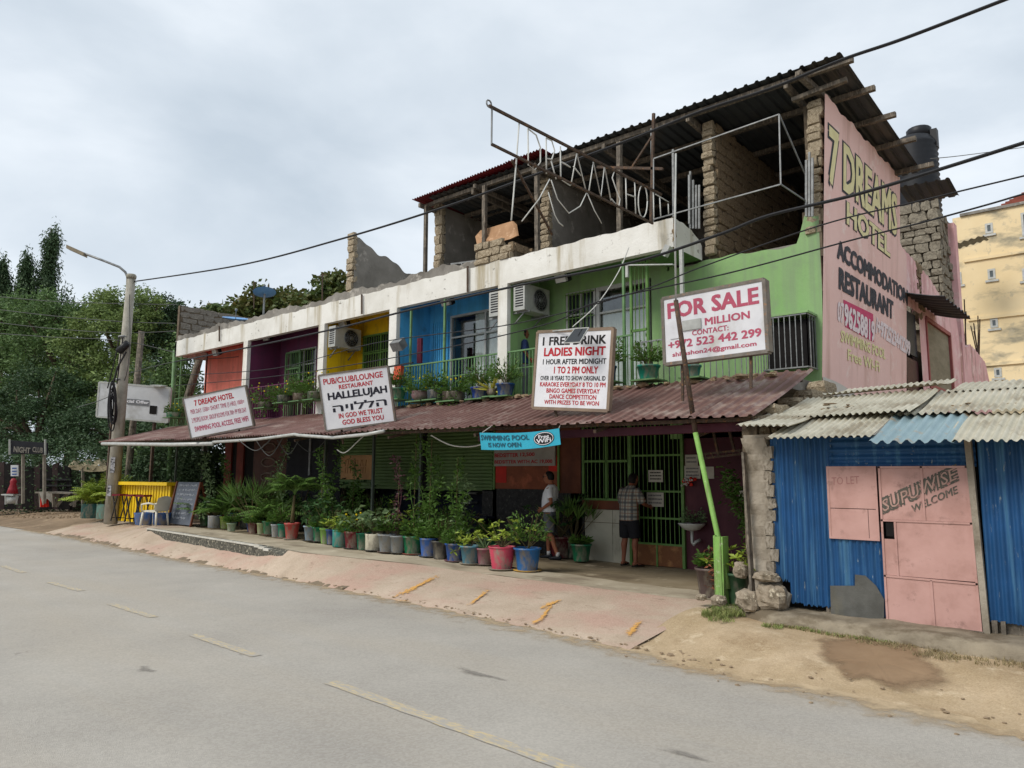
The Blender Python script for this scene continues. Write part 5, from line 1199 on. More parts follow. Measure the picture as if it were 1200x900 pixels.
PL = [ # px, py(base), r, h, colour, kind, plant height, label, style, saucer, base
 (236,617,.15,.26,'4f8a55','palm',1.0,'areca palm in a small green pot, leftmost of the pots on the veranda','bucket',None,None),
 (247,620,.19,.34,'8b8f93','dark_broad',.6,'leafy plant in a grey bucket with a blue foot, near the left end','tub',None,'3b5c9c'),
 (260,621,.15,.33,'8fae3f','palm',.95,'arching palm in a lime green bucket beside the grey and blue one','bucket',None,None),
 (268,624,.12,.22,'9db59a','bush',.35,'low bush in a small mint green pot','bucket',None,None),
 (281,625,.16,.24,'27406f','fan',1.35,'spiky fan palm in a dark blue tub, tall','bucket',None,None),
 (293,627,.15,.28,'5e2229','flower',.42,'flowering herb in a small maroon pot among the palms','bucket',None,None),
 (303,628,.11,.28,'a8b886','bush',.45,'thin bush in a pale lime pot','bucket',None,None),
 (311,629,.17,.34,'2f8057','palm',1.0,'palm in a mid green bucket left of two paler pots','bucket','7a5a50',None),
 (320,631,.12,.30,'a9aeb2','bush',.5,'bush in a light grey plastic pot','bucket',None,None),
 (328,632,.13,.33,'158065','bush',.6,'bush in a teal green pot beside the red one','bucket','7a5a50',None),
 (337,634,.17,.38,'b44a45','trunk_palm',1.2,'palm with a pale bare trunk in a faded red bucket','bucket','8a8375',None),
 (360,636,.18,.34,'7f93a0','dark_broad',.75,'dark leaved plant in a blue grey bucket, first after the red one','bucket','2b2b2b',None),
 (370,637,.16,.33,'1f7a55','climber',1.8,'climber trained up a stake in a dark green bucket at the post','bucket','2b2b2b',None),
 (378,639,.14,.33,'7fae52','dark_broad',.8,'large leaved plant in a lime and green bucket','bucket',None,None),
 (385,640,.13,.32,'2c4a86','bush',.6,'bush in a navy blue pot between a lime and a teal one','bucket',None,None),
 (394,643,.17,.36,'2f8a80','yellow',.42,'low yellow green plant in a teal bucket with a blue foot','tub',None,'4f7fae'),
 (408,645,.19,.35,'7a2130','flower',.6,'plant with orange and green leaves in a dark red tub','bucket','2b2b2b',None),
 (421,646,.15,.34,'1f6f55','broad',.85,'pale broad leaved plant in a dark teal bucket','bucket',None,None),
 (433,648,.18,.34,'cfc9b4','broad',.7,'broad leaved plant in a cream bucket, the only cream one','tub','2b2b2b',None),
 (448,650,.18,.36,'8d9295','bush',.55,'bush in a grey bucket, left one of the grey pair','bucket','5a4a45',None),
 (461,651,.16,.35,'868b8d','purple',1.6,'tall purple leaved shrub in a grey bucket, right one of the grey pair','bucket','2b2b2b',None),
 (478,652,.21,.36,'1f7a52','climber',2.3,'very tall thin climber in a wide bright green bucket','bucket','8a4a40',None),
 (497,655,.18,.36,'4a74c0','climber',1.9,'tall leafy climber in a light blue bucket','bucket','3a4656',None),
 (511,657,.16,.34,'4b4a48','bush',.6,'small leaved bush in a dark grey pot','bucket',None,None),
 (528,660,.19,.34,'28539a','climber',1.6,'leaning climber in a royal blue bucket','bucket','6a4a50',None),
 (546,663,.19,.34,'4f7f90','yellow',.4,'straggly plant in a steel blue pot','bucket','8a8375',None),
 (564,664,.17,.31,'9d6470','sprig',.35,'single sprig in a dusty pink pot','bucket','5a4a45',None),
 (582,670,.23,.40,'c2455c','yellow',.75,'yellow leaved bush in a ribbed rose pink tub','ribbed','8a8375',None),
 (612,672,.23,.40,'2d6cae','bush',.9,'green bush in a large blue tub, rightmost of the row','bucket','c29a4a',None)]
def gndat(px, py):
    z = .25
    for _ in range(8): p = atZ(px,py,z); z = vz(p.x)
    return p
for i,(px,py,r,h,c,k,ph,l,stl,sa,ba) in enumerate(PL):
    p = gndat(px,py); p.y += r*.6; z = vz(p.x)+.03+.004*hs(p.x*.7,p.y*.7)
    if i == 4: p.y += .25
    plant((p.x,p.y,z), r, h, c, k, ph, l, style=stl, saucer=sa, base=ba, seed=i)
ex = [(570,640,11.3,.2,.36,'1f7a5c','bush',.5,'bush in a green pot standing behind the row near the pink tub'),
      (681,651,12.1,.2,.33,'1b7350','bush',.25,'green pot with trailing leaves against the tiled wall'),
      (657,650,12.3,.27,.42,'5e1f28','dark_broad',1.1,'big dark shrub in a maroon tub behind the man in the white shirt'),
      (833,697,9.75,.2,.4,'5a4c49','bush',.35,'leafy plant in a grey brown tub beside the green post'),
      (866,694,9.5,.17,.4,'3d5a40','yellow',.5,'upright green plant in a tall dark green tub before the pillar'),
      (300,618,11.6,.25,.4,'1b6f86','palm',1.1,'palm in a turquoise tub in the second row'),
      (322,618,11.5,.2,.4,'35506b','palm',1.0,'feathery palm in the second row behind the red bucket'),
      (350,622,11.7,.25,.4,'39443a','dark_broad',1.2,'dark shrub in the second row by the pole sign'),
      (395,628,11.4,.22,.4,'2c3b30','dark_broad',1.3,'tall dark shrub in the second row left of the plywood board'),
      (445,635,11.3,.2,.4,'2c3b30','bush',1.0,'dark bush in the second row below the plywood board'),
      (515,642,11.2,.2,.4,'2c3b30','bush',1.1,'dark bush in the second row behind the dark grey pot'),
      (672,640,12.42,.2,.35,'2c3b30','fan',1.0,'dark spiky palm against the slate wall')]
ex += [(px,620,Y,.2,.38,c,k,ph,l) for px,Y,c,k,ph,l in ((252,11.3,'3a5a48','palm',1.1,'palm in the second row just right of the chalkboard'),(272,11.4,'2f6f86','bush',1.0,'rounded bush in a turquoise pot behind the lime bucket'),(288,11.2,'44504a','broad',.9,'broad leaved plant in the second row behind the maroon pot'),(334,11.2,'3f4a42','bush',1.0,'bushy shrub in the second row behind the palm with the pale trunk'),(366,11.0,'3c463e','broad',.9,'pale broad leaved plant in the second row behind the blue grey bucket'),(412,10.9,'3a443c','climber',1.5,'stake climber in the second row below the left edge of the plywood board'),(468,10.9,'3a443c','yellow',.9,'yellow green shrub in the second row between the tall climbers'),(536,10.9,'3a443c','bush',.9,'dark bush in the second row left of the steel blue pot'))]
for i,(px,py,Y,r,h,c,k,ph,l) in enumerate(ex):
    x = atY(px,py,Y).x; plant((x,Y,vz(x)+.02), r, h, c, k, ph, l, group='potted plants standing apart from the front row', seed=50+i)
for i,(px,py,d,l,c) in enumerate(((125,603,25.5,'areca palm in a pale teal pot beside the lamp pole','7aa59a'),(107,603,25.8,'bushy palm in a dark teal pot, outermost at the left','2f5f5c'))):
    p = atD(px,py,d); plant((p.x,p.y,.40), .33, .5, c, 'lush', 1.35, l, group='palms beside the lamp pole', seed=80+i, style='tub')
# balcony planters
BP = [(204,489,.24,.16,'1f6f4a','flower',.35,'green planter with yellow flowers at the left end of the awning top','tub'),
 (312,478,.22,.16,'4a4038','trail',.6,'yellow flowered creeper spilling over the awning below the purple bay','tub'),
 (333,472,.2,.2,'3f4a40','trail',.5,'leafy planter against the purple railing','tub'),(352,470,.2,.2,'5a4a3c','bush',.55,'bushy planter left of the yellow bay','tub'),
 (368,468,.18,.2,'4c5a44','trail',.55,'creeper planter behind the tilted pub sign, left','tub'),
 (466,468,.2,.26,'1f7a5a','bush',.45,'dark bush in a green pot, left end of the blue balcony','bucket'),(492,470,.2,.22,'8a6a6c','flower',.4,'yellow flowers in a round pinkish pot on the blue balcony','belly'),
 (510,468,.18,.2,'3f4a52','bush',.45,'fluffy bush in a dark planter at the middle of the blue balcony','tub'),(531,472,.24,.2,'4c4238','trail',.4,'creeper in a brown planter box on the blue balcony','tub'),
 (562,468,.19,.24,'22408a','bush',.5,'light green bush in a blue pot right of the middle of the blue balcony','bucket'),(577,464,.12,.14,'6a5a4c','bromeliad',.3,'yellow spiky bromeliad at the right of the blue balcony','belly'),
 (592,464,.19,.25,'1f4a86','bush',.55,'tall leafy plant in a blue pot before the white column','bucket'),
 (713,447,.15,.28,'1f4a72','bush',.5,'plant in a dark blue pot beside the ladies night board','bucket'),(760,445,.2,.25,'14806c','bush',.45,'bush in a teal hanging pot left of the for sale board','bucket'),
 (812,442,.14,.2,'1f7a72','sprig',.2,'small teal pot behind the for sale board','bucket')]
for i,(px,py,r,h,c,k,ph,l,stl) in enumerate(BP):
    Y = YF-.22; p = atY(px,py,Y); plant((p.x,Y,max(3.5,p.z)), r, h, c, k, ph*1.45, l, group='planters along the balconies', style=stl, seed=120+i)
    s_ = MB().box((p.x-r-.05,Y-r-.02,max(3.5,p.z)-.03),(p.x+r+.05,YF-.0,max(3.5,p.z)-.005)).build('planter_shelf', m_rail, H)
# creepers climbing the posts
for i,(px,y0,y1,Y,l) in enumerate(((241,600,530,10.4,'creeper climbing a string at the left of the palms'),(262,600,535,10.9,'thin creeper climbing beside the red post'),(330,560,518,10.6,'creeper hanging before the carved brown panel'),(391,600,520,10.6,'creeper climbing the post left of the plywood board'),(540,650,558,10.4,'creeper leaning up from behind the blue buckets'),(507,650,530,10.3,'creeper climbing the dark shutter post'))):
    a, b = atY(px,y0,Y), atY(px,y1,Y); t = thing('climbing_plant',(a.x,Y,vz(a.x)), l, 'climber', 'creepers on the veranda posts'); f = MB(); R_.seed(300+i)
    climber(f, (a.x,Y,min(a.z,vz(a.x)+.3)), b.z-min(a.z,vz(a.x)+.3), 260, .09,.055,.12,.08); f.build('foliage', m_l1 if i%2 else m_l5, t)
t = thing('dead_vine',(-4.5,9.5,.5),'dry brown plant twisted round the base of the green post','plant'); g = MB(); R_.seed(9)
for _ in range(60): g.leaf((-4.62+R_.gauss(0,.05),9.42+R_.gauss(0,.03),.95-R_.random()*.55), rd(-.5), rd(1), .07,.03)
g.build('foliage', mat('dead_leaf','7a4a35','5f3a2a',bump=0,island=.5), t)
t = thing('wall_creeper',(-4.6,11.5,1.2),'leafy creeper hanging on the maroon wall left of the pillar','plant'); g = MB()
for _ in range(420):
    k = R_.random(); q = atY(lerp(852,884,k)+R_.gauss(0,5), lerp(560,640,k**1.3)+R_.gauss(0,9), 11.6+R_.uniform(-.2,.2)); g.leaf(q, rd(-.3), rd(1), .11,.05)
g.build('foliage', m_l1, t)

# ================================================================== FURNITURE AND FITTINGS
# yellow counter
ya, yb, yc = atD(140,566,24.6), atD(202,567,22.6), None
cnt = thing('yellow_bar_counter', (lerp(ya.x,yb.x,.5),lerp(ya.y,yb.y,.5),.42), 'bright yellow slatted bar counter under the left end of the awning', 'counter')
m_yc = mat('bright_yellow_paint','e6c21a','d8b212',rough=.5,scale=3,bump=.05); m_yd = mat('yellow_paint_dark','a8870e','947509',rough=.6,bump=.1)
u = Vector((yb.x-ya.x,yb.y-ya.y,0)); L_ = u.length; u.normalize(); nrm = Vector((u.y,-u.x,0)); zt = 1.62
g = MB(); g.obox(Vector((ya.x,ya.y,zt))+u*L_/2, u*(L_/2+.08), nrm*.22, Vector((0,0,.05))); g.build('top', m_yc, cnt)
g = MB(); g.obox(Vector((ya.x,ya.y,1.0))+u*L_/2-nrm*.12, u*(L_/2), nrm*.03, Vector((0,0,.60))); g.build('back_panel', m_yd, cnt)
n = 20; me = None
for i in range(n):
    q = Vector((ya.x,ya.y,0))+u*(L_*(i+.5)/n); g = MB(); g.obox(q+Vector((0,0,.98))+nrm*.02, u*(L_/n*.33), nrm*.02, Vector((0,0,.58))); g.build('slat', m_yc, cnt)
# bar stools
m_rseat = mat('red_seat','7c1f2c','6a1924',rough=.5,bump=.05); m_bl = mat('black_metal','232224','1b1a1c',rough=.5,bump=.05)
for i,(px,py,l) in enumerate(((139,603,'red topped folding bar stool, leftmost by the yellow counter'),(155,605,'red topped folding bar stool, middle one by the yellow counter'),(167,607,'red topped folding bar stool, right one beside the white chair'))):
    p = atD(px,py,23.8-.5*i); zb = .43; t = thing('bar_stool',(p.x,p.y,zb), l, 'bar stool','red topped bar stools'); o = Vector((p.x,p.y,zb)); w = .19
    MB().obox(o+Vector((0,0,.82)),CR*.125,Vector((0,.13,0)),Vector((0,0,.03))).build('seat', m_rseat, t)
    for s_ in (-1,1):
        d = Vector((0,.14*s_,0))
        for k in (-1,1): MB().bar(o+d+Vector((-.22*k,0,0)), o+d+Vector((.17*k,0,.8)), .03).build('leg', m_bl, t)
    MB().bar(o+Vector((-.2,-.14,.1)),o+Vector((-.2,.14,.1)),.022).build('foot_rail', m_bl, t); MB().bar(o+Vector((.2,-.14,.1)),o+Vector((.2,.14,.1)),.022).build('foot_rail', m_bl, t)
# white plastic armchair
m_plast = mat('white_plastic','d8d5c8','c8c4b4',rough=.4,bump=.03,scale=3); p = atD(181,613,21.6); zb = .42
wc = thing('plastic_chair',(p.x,p.y,zb),'white plastic armchair in front of the yellow counter','chair'); o = Vector((p.x,p.y,zb)); az_ = math.radians(25); ux = Vector((math.cos(az_),math.sin(az_),0)); uy = Vector((-ux.y,ux.x,0))
P3 = lambda a,b,c: o+ux*a+uy*b+Vector((0,0,c))
MB().obox(P3(0,0,.43),ux*.25,uy*.23,(0,0,.02)).build('seat', m_plast, wc)
for a in (-1,1):
    for b in (-1,1): MB().tube([P3(.27*a,.25*b,0),P3(.23*a,.21*b,.43)],[.03,.035],6).build('leg', m_plast, wc)
for b in (-1,1):
    g = MB(); g.tube([P3(-.24,.26*b,.43),P3(-.25,.27*b,.62),P3(.0,.28*b,.66),P3(.22,.25*b,.62)],[.022,.028,.03,.028],6); g.build('arm', m_plast, wc)
g = MB()
def cb(u,v): a = (u-.5)*1.5; return P3(.25+.08*v-.06*abs(a)**2, .27*math.sin(a)/math.sin(.75), lerp(.43,.86-.1*abs(a)**2*1.2,v))
g.grid(cb, 10, 5, True); g.grid(lambda u,v: cb(1-u,v)+ux*.02, 10, 5, True); g.build('backrest', m_plast, wc)
# blue tubs behind chair
for px,py,w,c,l in ((169,610,.3,'3f6cae','blue plastic tub left of the white chair'),(190,609,.28,'3a5f9a','blue plastic tub behind the white chair')):
    p = atD(px,py,22); o = tag(MB().lathe((0,0,0),[(.2,0),(.24,.03),(w*.95,.34),(w,.36),(w*.93,.36),(w*.8,.05)],14).build('plastic_tub', potm(c)), l, 'tub'); o.location = (p.x,p.y,.42)
# chalkboard A-frame
pa, pb_ = atY(202,612,10.35), atY(228,612,10.35); cbd = thing('chalkboard',(pa.x,10.3,.42),'standing chalkboard with white handwriting at the kerb end','chalkboard')
m_chalk = mat('slate_board','5c626c','50565f',rough=.8,scale=2,bump=.05,stain='5a616c',samt=(.5,.7)); m_chk = mat('chalk','a9aeb5','9ba0a8',bump=0)
xa_, xb_ = pa.x, pb_.x; zt_ = atY(215,565,10.3).z; zb_ = .47
MB().slab([(xa_,10.25,zb_),(xb_,10.25,zb_),(xb_,10.45,zt_),(xa_,10.45,zt_)],(0,.03,0)).build('board', m_chalk, cbd)
g = MB(); g.bar((xa_-.03,10.2,zb_-.05),(xa_-.03,10.45,zt_+.02),.06,.05); g.bar((xb_+.03,10.22,zb_-.05),(xb_+.03,10.45,zt_),.05); g.bar((xa_-.1,10.8,zb_-.05),(xa_-.03,10.47,zt_),.05); g.bar((xb_+.1,10.8,zb_-.05),(xb_+.03,10.47,zt_),.05); g.build('frame', m_brown, cbd)
R_.seed(4); vv = Vector((0,.2,zt_-zb_)).normalized()
for i in range(8):      # rows of chalk handwriting, too small to read in the photograph
    f_ = .92-i*.11; x = xa_+R_.uniform(.08,.3); g = MB()
    while x < xb_-.15-(.3 if i>4 else 0)*R_.random():
        w = R_.uniform(.03,.06); n_ = 5; P = [Vector((x+w*k/n_, 10.25+.2*f_-.006, lerp(zb_,zt_,f_)))+vv*R_.uniform(-.035,.04) for k in range(n_+1)]; g.tube(P,.007,4,False); x += w*R_.choice((1.1,1.1,1.1,2.2))
    g.build('chalk_line', m_chk, cbd)
# AC units on the partitions
def ac(x, yc, z, label):
    t = thing('air_conditioner',(x,yc,z),label,'air conditioner','outdoor air conditioner units'); w, h, d = .84,.56,.30
    MB().box((x+.1,yc-w/2,z),(x+.1+d,yc+w/2,z+h)).build('casing', m_alu, t)
    g = MB(); xf = x+.1+d; c = (xf+.005,yc+.1,z+h/2); g.lathe(c,[(0,.004),(.225,.004),(.225,0)],24,axis=(1,0,0)); g.build('fan_opening', m_bl, t)
    g = MB()
    for r_ in (.06,.11,.16,.21,.235): g.tube([Vector((xf+.018,c[1]+r_*math.cos(a),c[2]+r_*math.sin(a))) for a in np.linspace(0,2*math.pi,25)],.005,4,False)
    for k in range(10): a = k*math.pi/5; g.bar((xf+.018,c[1],c[2]),(xf+.018,c[1]+.23*math.cos(a),c[2]+.23*math.sin(a)),.005)
    g.lathe((xf+.012,c[1],c[2]),[(0,.015),(.045,.012),(.05,0)],12,axis=(1,0,0)); g.build('fan_guard', m_steel, t)
    for i in range(8): MB().box((x+.15,yc-w/2-.004,z+.08+i*.055),(x+.36,yc-w/2+.001,z+.11+i*.055)).build('vent_slot', m_bl, t)
    g = MB(); 
    for y in (yc-.3,yc+.3): g.bar((x,y,z-.02),(x+.45,y,z-.02),.035); g.bar((x+.02,y,z-.25),(x+.3,y,z-.03),.025)
    g.build('bracket', m_steel, t)
ac(-10.10,12.0,5.33,'air conditioner unit on the green bay wall'); ac(-16.60,11.98,5.28,'air conditioner unit on the yellow bay wall')
ac(-10.80,12.0,5.3,'air conditioner unit mostly hidden behind the white column of the blue bay')
# ceiling flood lights
for px,py,l in ((660,325,'small flood light under the green ceiling'),(525,353,'small flood light under the blue ceiling'),(404,379,'small flood light under the yellow ceiling'),(314,395,'small flood light under the purple ceiling'),(255,413,'small lamp under the red ceiling')):
    p = atY(px,py,YF+.4); t = thing('flood_light',(p.x,YF+.4,Z2+.1),l,'light fixture','small flood lights under the balcony ceilings'); g = MB(); g.obox((p.x,YF+.35,p.z),(.13,0,0),(0,.06,.03),(0,-.04,.09)); g.build('lens', m_alu, t)
    MB().obox((p.x,YF+.41,p.z+.02),(.15,0,0),(0,.05,.03),(0,-.04,.10)).build('housing', m_bl, t); MB().bar((p.x,YF+.42,p.z),(p.x,YF+.45,Z2+.28),.03).build('bracket', m_bl, t)
# solar lamp on the ladies night board
t = thing('solar_light',atY(672,385,9.5),'black solar panel lamp fixed on top of the ladies night board','solar lamp'); a,b,c,d = atY(674,385,9.35),atY(690,384,9.35),atY(680,401,9.15),atY(661,402,9.15)
MB().slab([a,b,c,d],(0,.02,.015)).build('panel', m_dglass, t); g = MB(); g.bar(a,b,.015); g.bar(b,c,.015); g.bar(c,d,.015); g.bar(d,a,.015); g.bar(a.lerp(b,.3),atY(648,388,9.6),.02); g.bar(b.lerp(c,.5),atY(668,393,9.6),.02); g.build('frame', m_alu, t)
t = thing('solar_light',atY(468,407,11.3),'grey solar flood lamp on a rod left of the blue bay','solar lamp'); p = atY(467,404,11.3); MB().obox(p,(.17,0,.0),(0,.08,.07),(0,-.06,.09)).build('panel', m_steel, t); g = MB(); g.bar(atY(449,431,11.3),atY(484,425,11.3),.035); g.bar(p,atY(468,428,11.3),.025); g.build('rod', m_bl, t)
t = tag(MB().obox((0,0,0),(.12,0,0),(0,.05,.0),(0,.02,.16)).build('cloth_bag', mat('orange_cloth','c0553c','a8472f',rough=.9,bump=.2)),'orange cloth hanging under the lamp rod at the blue bay','cloth'); t.location = atY(467,437,11.32)
t = tag(MB().obox((0,0,0),(.07,0,0),(0,.03,.0),(0,.0,.3)).build('hanging_towel', mat('maroon_cloth','6b2a3c','5a2233',rough=.9,bump=.3)),'dark red towel hanging on the blue bay rail','towel'); t.location = atY(492,411,YF+.3)
t = thing('ceiling_fan_light',atY(765,312,11.2),'white flat antenna bar and camera on the green bay post','antenna'); g = MB(); g.bar(atY(729,311,11.4),atY(789,310,11.4),.06,.02); g.bar(atY(735,311,11.4),atY(735,325,11.4),.05); g.bar(atY(778,300,11.4),atY(784,288,11.4),.11); g.build('bar', m_alu, t)
# hanging ladder under the awning
t = thing('steel_ladder',(-5,11,2.3),'short rusty step ladder frame slung under the awning end','ladder'); g = MB()
P4 = lambda x,y: atY(x,y,10.6)
g.bar(P4(820,510),P4(905,474),.05); g.bar(P4(826,537),P4(877,531),.03); g.bar(P4(825,532),P4(876,527),.03); g.bar(P4(836,505),P4(842,534),.035); g.bar(P4(853,499),P4(861,530),.035)
for k in range(7): g.bar(P4(827+k*8,537-k),P4(827+k*8,531-k),.02)
g.build('frame', m_rust, t)
# wash basin
p = atY(807,616,12.3); t = thing('wash_basin',(p.x,12.4,p.z),'small white wash basin on the maroon wall beside the grille door','sink'); g = MB(); n = 16
g.lathe((p.x,12.42,p.z-.02),[(.05,-.08),(.15,-.05),(.24,.04),(.25,.06),(.22,.06),(.14,-.01),(0,-.03)],18); g.build('bowl', mat('ceramic','c9cac6','babbb6',rough=.25,bump=0,spec=.6), t); MB().tube([(p.x,12.42,p.z-.08),(p.x,12.42,p.z-.3),(p.x+.03,12.42,p.z-.34),(p.x+.06,12.42,p.z-.3),(p.x+.12,12.5,p.z-.25)],.03,7).build('drain_pipe', m_alu, t)
t = thing('basin_plant',(p.x,12.45,p.z),'grey green plant growing above the wash basin','plant'); g = MB(); bushy(g,(p.x+.02,12.45,p.z+.05),(.22,.12,.4),260,.06,.03); g.build('foliage', m_l5, t)
# the leaning pole and its green box post
t = thing('leaning_pole',(-4.5,9.35,.3),'leaning pole in front of the for sale board, rusty above and light green below','pole'); a, m_, b = atY(792,352,9.42), atY(815,507,9.4), atY(846,650,9.35)
m_lime = mat('lime_paint','83ad5c','74a04e',rough=.6,scale=4,bump=.2,stain='6d7a4c',sscale=(8,8,1),samt=(.52,.66),wear='a9b592',wscale=12,wamt=(.57,.66))
MB().tube([a,atY(799,400,9.42),m_],[.036,.037,.037],8).build('rusty_part', m_rust, t); MB().tube([m_,b,atY(853,690,9.35)],[.037,.038,.038],8).build('green_part', m_lime, t)
MB().tube([atY(792,180,9.5),atY(791,268,9.48),a],.014,6).build('thin_mast', m_alu, t)
t = thing('green_post',(-4.52,9.35,.2),'short square light green post at the foot of the leaning pole','post'); a = atY(844,703,9.3); 
MB().box((a.x-.065,9.28,.16),(a.x-.035,9.42,1.12),jit=.004).build('board', m_lime, t); MB().box((a.x-.03,9.25,.16),(a.x+.05,9.28,1.11),jit=.004).build('board', m_lime, t); MB().box((a.x+.055,9.26,.16),(a.x+.075,9.42,1.11),jit=.004).build('board', m_lime, t)
# lamp pole
m_conc = mat('pole_concrete','a8a499','928e83',rough=.9,scale=4,bump=.4,stain='76725f',sscale=(6,6,.6),samt=(.54,.7)); D0 = 24.3
lp = thing('street_lamp', atD(131,600,D0), 'tall pale concrete lamp pole with a single arm at the left end of the hotel', 'street lamp')
b, tt = atD(130,606,D0), atD(154,323,D0); MB().tube([b-Vector((0,0,.2)),b.lerp(tt,.5),tt],[.21,.175,.13],12).build('pole', m_conc, lp)
MB().lathe(tt-Vector((0,0,.02)),[(.15,-.08),(.16,0),(.13,.06)],12).build('cap', m_conc, lp)
g = MB(); g.tube([atD(149,338,D0),atD(149.5,325,D0),atD(147,319,D0),atD(140,313,D0),atD(120,305,D0),atD(98,297,D0)],.04,7); g.build('arm', m_steel, lp)
h0, h1 = atD(100,299,D0), atD(80,290,D0); d = (h1-h0); g = MB(); g.obox((h0+h1)/2,d/2,d.cross(Vector((0,0,1))).normalized()*.13,(0,0,.06)); g.build('lamp_head', mat('lamp_yellowed','8f8470','7d735f',rough=.6,bump=.05), lp)
g = MB()
for y in (395,445,520): c_ = atD(lerp(152,131,(y-322)/250),y,D0); g.lathe(c_,[(.185,-.03),(.19,0),(.185,.03)],10)
g.build('band', m_steel, lp)
# posters / paint scraps on the pole
g = MB()
for (x,y,w,h) in ((131,545,.12,.5),(127,575,.1,.35)):
    c_ = atD(x+1,y,D0-.24); g.obox(c_,CR*w*.6,CF*.004,Vector((0,0,h/2)))
g.build('poster_scrap', mat('torn_paper','b9b9bd','8f8f93',rough=.8,wear='3c3b3f',wscale=14,wamt=(.5,.55)), lp)
# cable coil & splice box
t = thing('cable_splice', atD(147,405,D0-.3),'black cable splice box strapped to the lamp pole','cable box'); MB().tube([atD(139,412,D0-.25),atD(150,402,D0-.25)],.12,8).build('box', m_bl, t)
t = thing('cable_coil', atD(132,470,D0-.3),'loop of black cable hanging on the lamp pole','cable coil'); g = MB()
for k in range(9):
    w = R_.uniform(2,4.5); hh = R_.uniform(14,26); cx, cy = 132+R_.uniform(-2,1.5), 476+R_.uniform(-8,6); g.tube([atD(cx+w*math.cos(a),cy+hh*math.sin(a),D0-.28-.03*k) for a in np.linspace(0,2*math.pi,20)],.022,5,False)
g.tube([atD(148,412,D0-.26),atD(138,430,D0-.3),atD(132,452,D0-.3)],.03,5); g.tube([atD(140,395,D0-.2),atD(135,420,D0-.3),atD(126,455,D0-.3)],.02,5); g.tube([atD(144,395,D0-.2),atD(137,450,D0-.3)],.02,5); g.build('loops', m_bl, t)
# timber telegraph poles
for (x0,y0,x1,y1,d,r,l) in ((166,388,146,604,27,.14,'weathered timber pole just behind the lamp pole'),(205,410,200,520,26,.09,'slim green post at the left corner of the hotel'),(237,410,219,470,27,.16,'leaning grey timber pole behind the salmon bay')):
    a, b = atD(x0,y0,d), atD(x1,y1,d); b = b+(b-a).normalized()*1.2; o = thing('timber_pole',(b.x,b.y,.3),l,'pole'); MB().tube([b,a],[r,r*.8],8).build('shaft', m_wood if d!=26 else m_rail, o)
# white billboard behind
bb = sign('white billboard with special offer lettering behind the lamp pole', (117,448),(200,455),(113,488), D=25.6, face=m_signw2, frame=m_alu, fw=.06, th=.1, name='billboard', cat='billboard', lines=[])
t,c,u,v,n,W_,H_ = bb; MB().obox(c+u*W_*.57+v*H_*.51+n*.012,u*W_*.155,v*H_*.085,n*.004).build('grey_band', mat('band_grey','77797c','6d6f72',bump=0), t)
text('Special Offer', c+u*W_*.30+v*H_*.46+n*.02, u, v, W_*.42, H_*.11, m_signw, t, bold=.04); MB().obox(c+u*W_*.79+v*H_*.33+n*.012,u*W_*.05,v*H_*.12,n*.004).build('dark_photo', m_dark, t); MB().obox(c+u*W_*.84+v*H_*1.04,u*W_*.075,v*H_*.02,n*.25).build('lamp_hood', m_alu, t)
for x in (.2,.8): MB().bar(c+u*W_*x-n*.1, c+u*W_*x-n*.1-Vector((0,0,3.6)),.09).build('leg', m_rust, t)

# ================================================================== CABLES
m_cab = mat('cable_black','202022','19191b',rough=.6,bump=0); m_cabg = mat('cable_grey','4d4f4e','434544',rough=.6,bump=0); m_wht = mat('cord_white','c9c9c4','bcbcb6',rough=.6,bump=0)
def cable(pts, d0, d1, r, label, m_=None, n=10, name='overhead_cable', cat='cable'):
    x0, x1 = pts[0][0], pts[-1][0]; P = []
    for i,(x,y) in enumerate(pts):
        t = (x-x0)/(x1-x0); d = 1/((1-t)/d0+t/d1); P.append(atD(x,y,d))
    out_ = []
    for i in range(len(P)-1):
        p0, p1, p2, p3 = P[max(i-1,0)], P[i], P[i+1], P[min(i+2,len(P)-1)]
        for k in range(n): t = k/n; out_.append(.5*((2*p1)+(p2-p0)*t+(2*p0-5*p1+4*p2-p3)*t*t+(3*p1-p0-3*p2+p3)*t**3))
    out_.append(P[-1])
    if pts[-1][0] > 1210: out_.append(P[-1]+(P[-1]-P[-2]).normalized()*22)   # runs on past the frame
    o = MB().tube(out_, r, 5).build(name, m_ or m_cab); return tag(o, label, cat)
cable([(157,330),(280,311),(400,280),(520,243),(632,203),(740,163),(820,131),(905,103),(987,70),(1060,45),(1182,-2),(1300,-48)], 24.3, 7.5, .022,'thick twisted overhead cable from the top of the lamp pole to the upper right')
cable([(205,424),(287,408),(390,386),(490,361),(620,332),(740,308),(840,276),(900,253),(1000,229),(1100,199),(1205,166),(1320,130)], 23.5, 7.0, .022,'heavy black cable crossing the whole facade below the roof slab')
cable([(205,440),(320,432),(440,402),(600,380),(740,344),(822,313),(962,264),(1080,235),(1205,205),(1320,177)], 23.5, 7.0, .010,'thin upper wire crossing the facade under the heavy cable')
cable([(205,452),(330,440),(500,412),(640,380),(700,354),(850,321),(1000,281),(1080,261),(1157,240),(1205,226),(1320,195)], 23.5, 7.0, .011,'black wire sloping across the green wall toward the upper right')
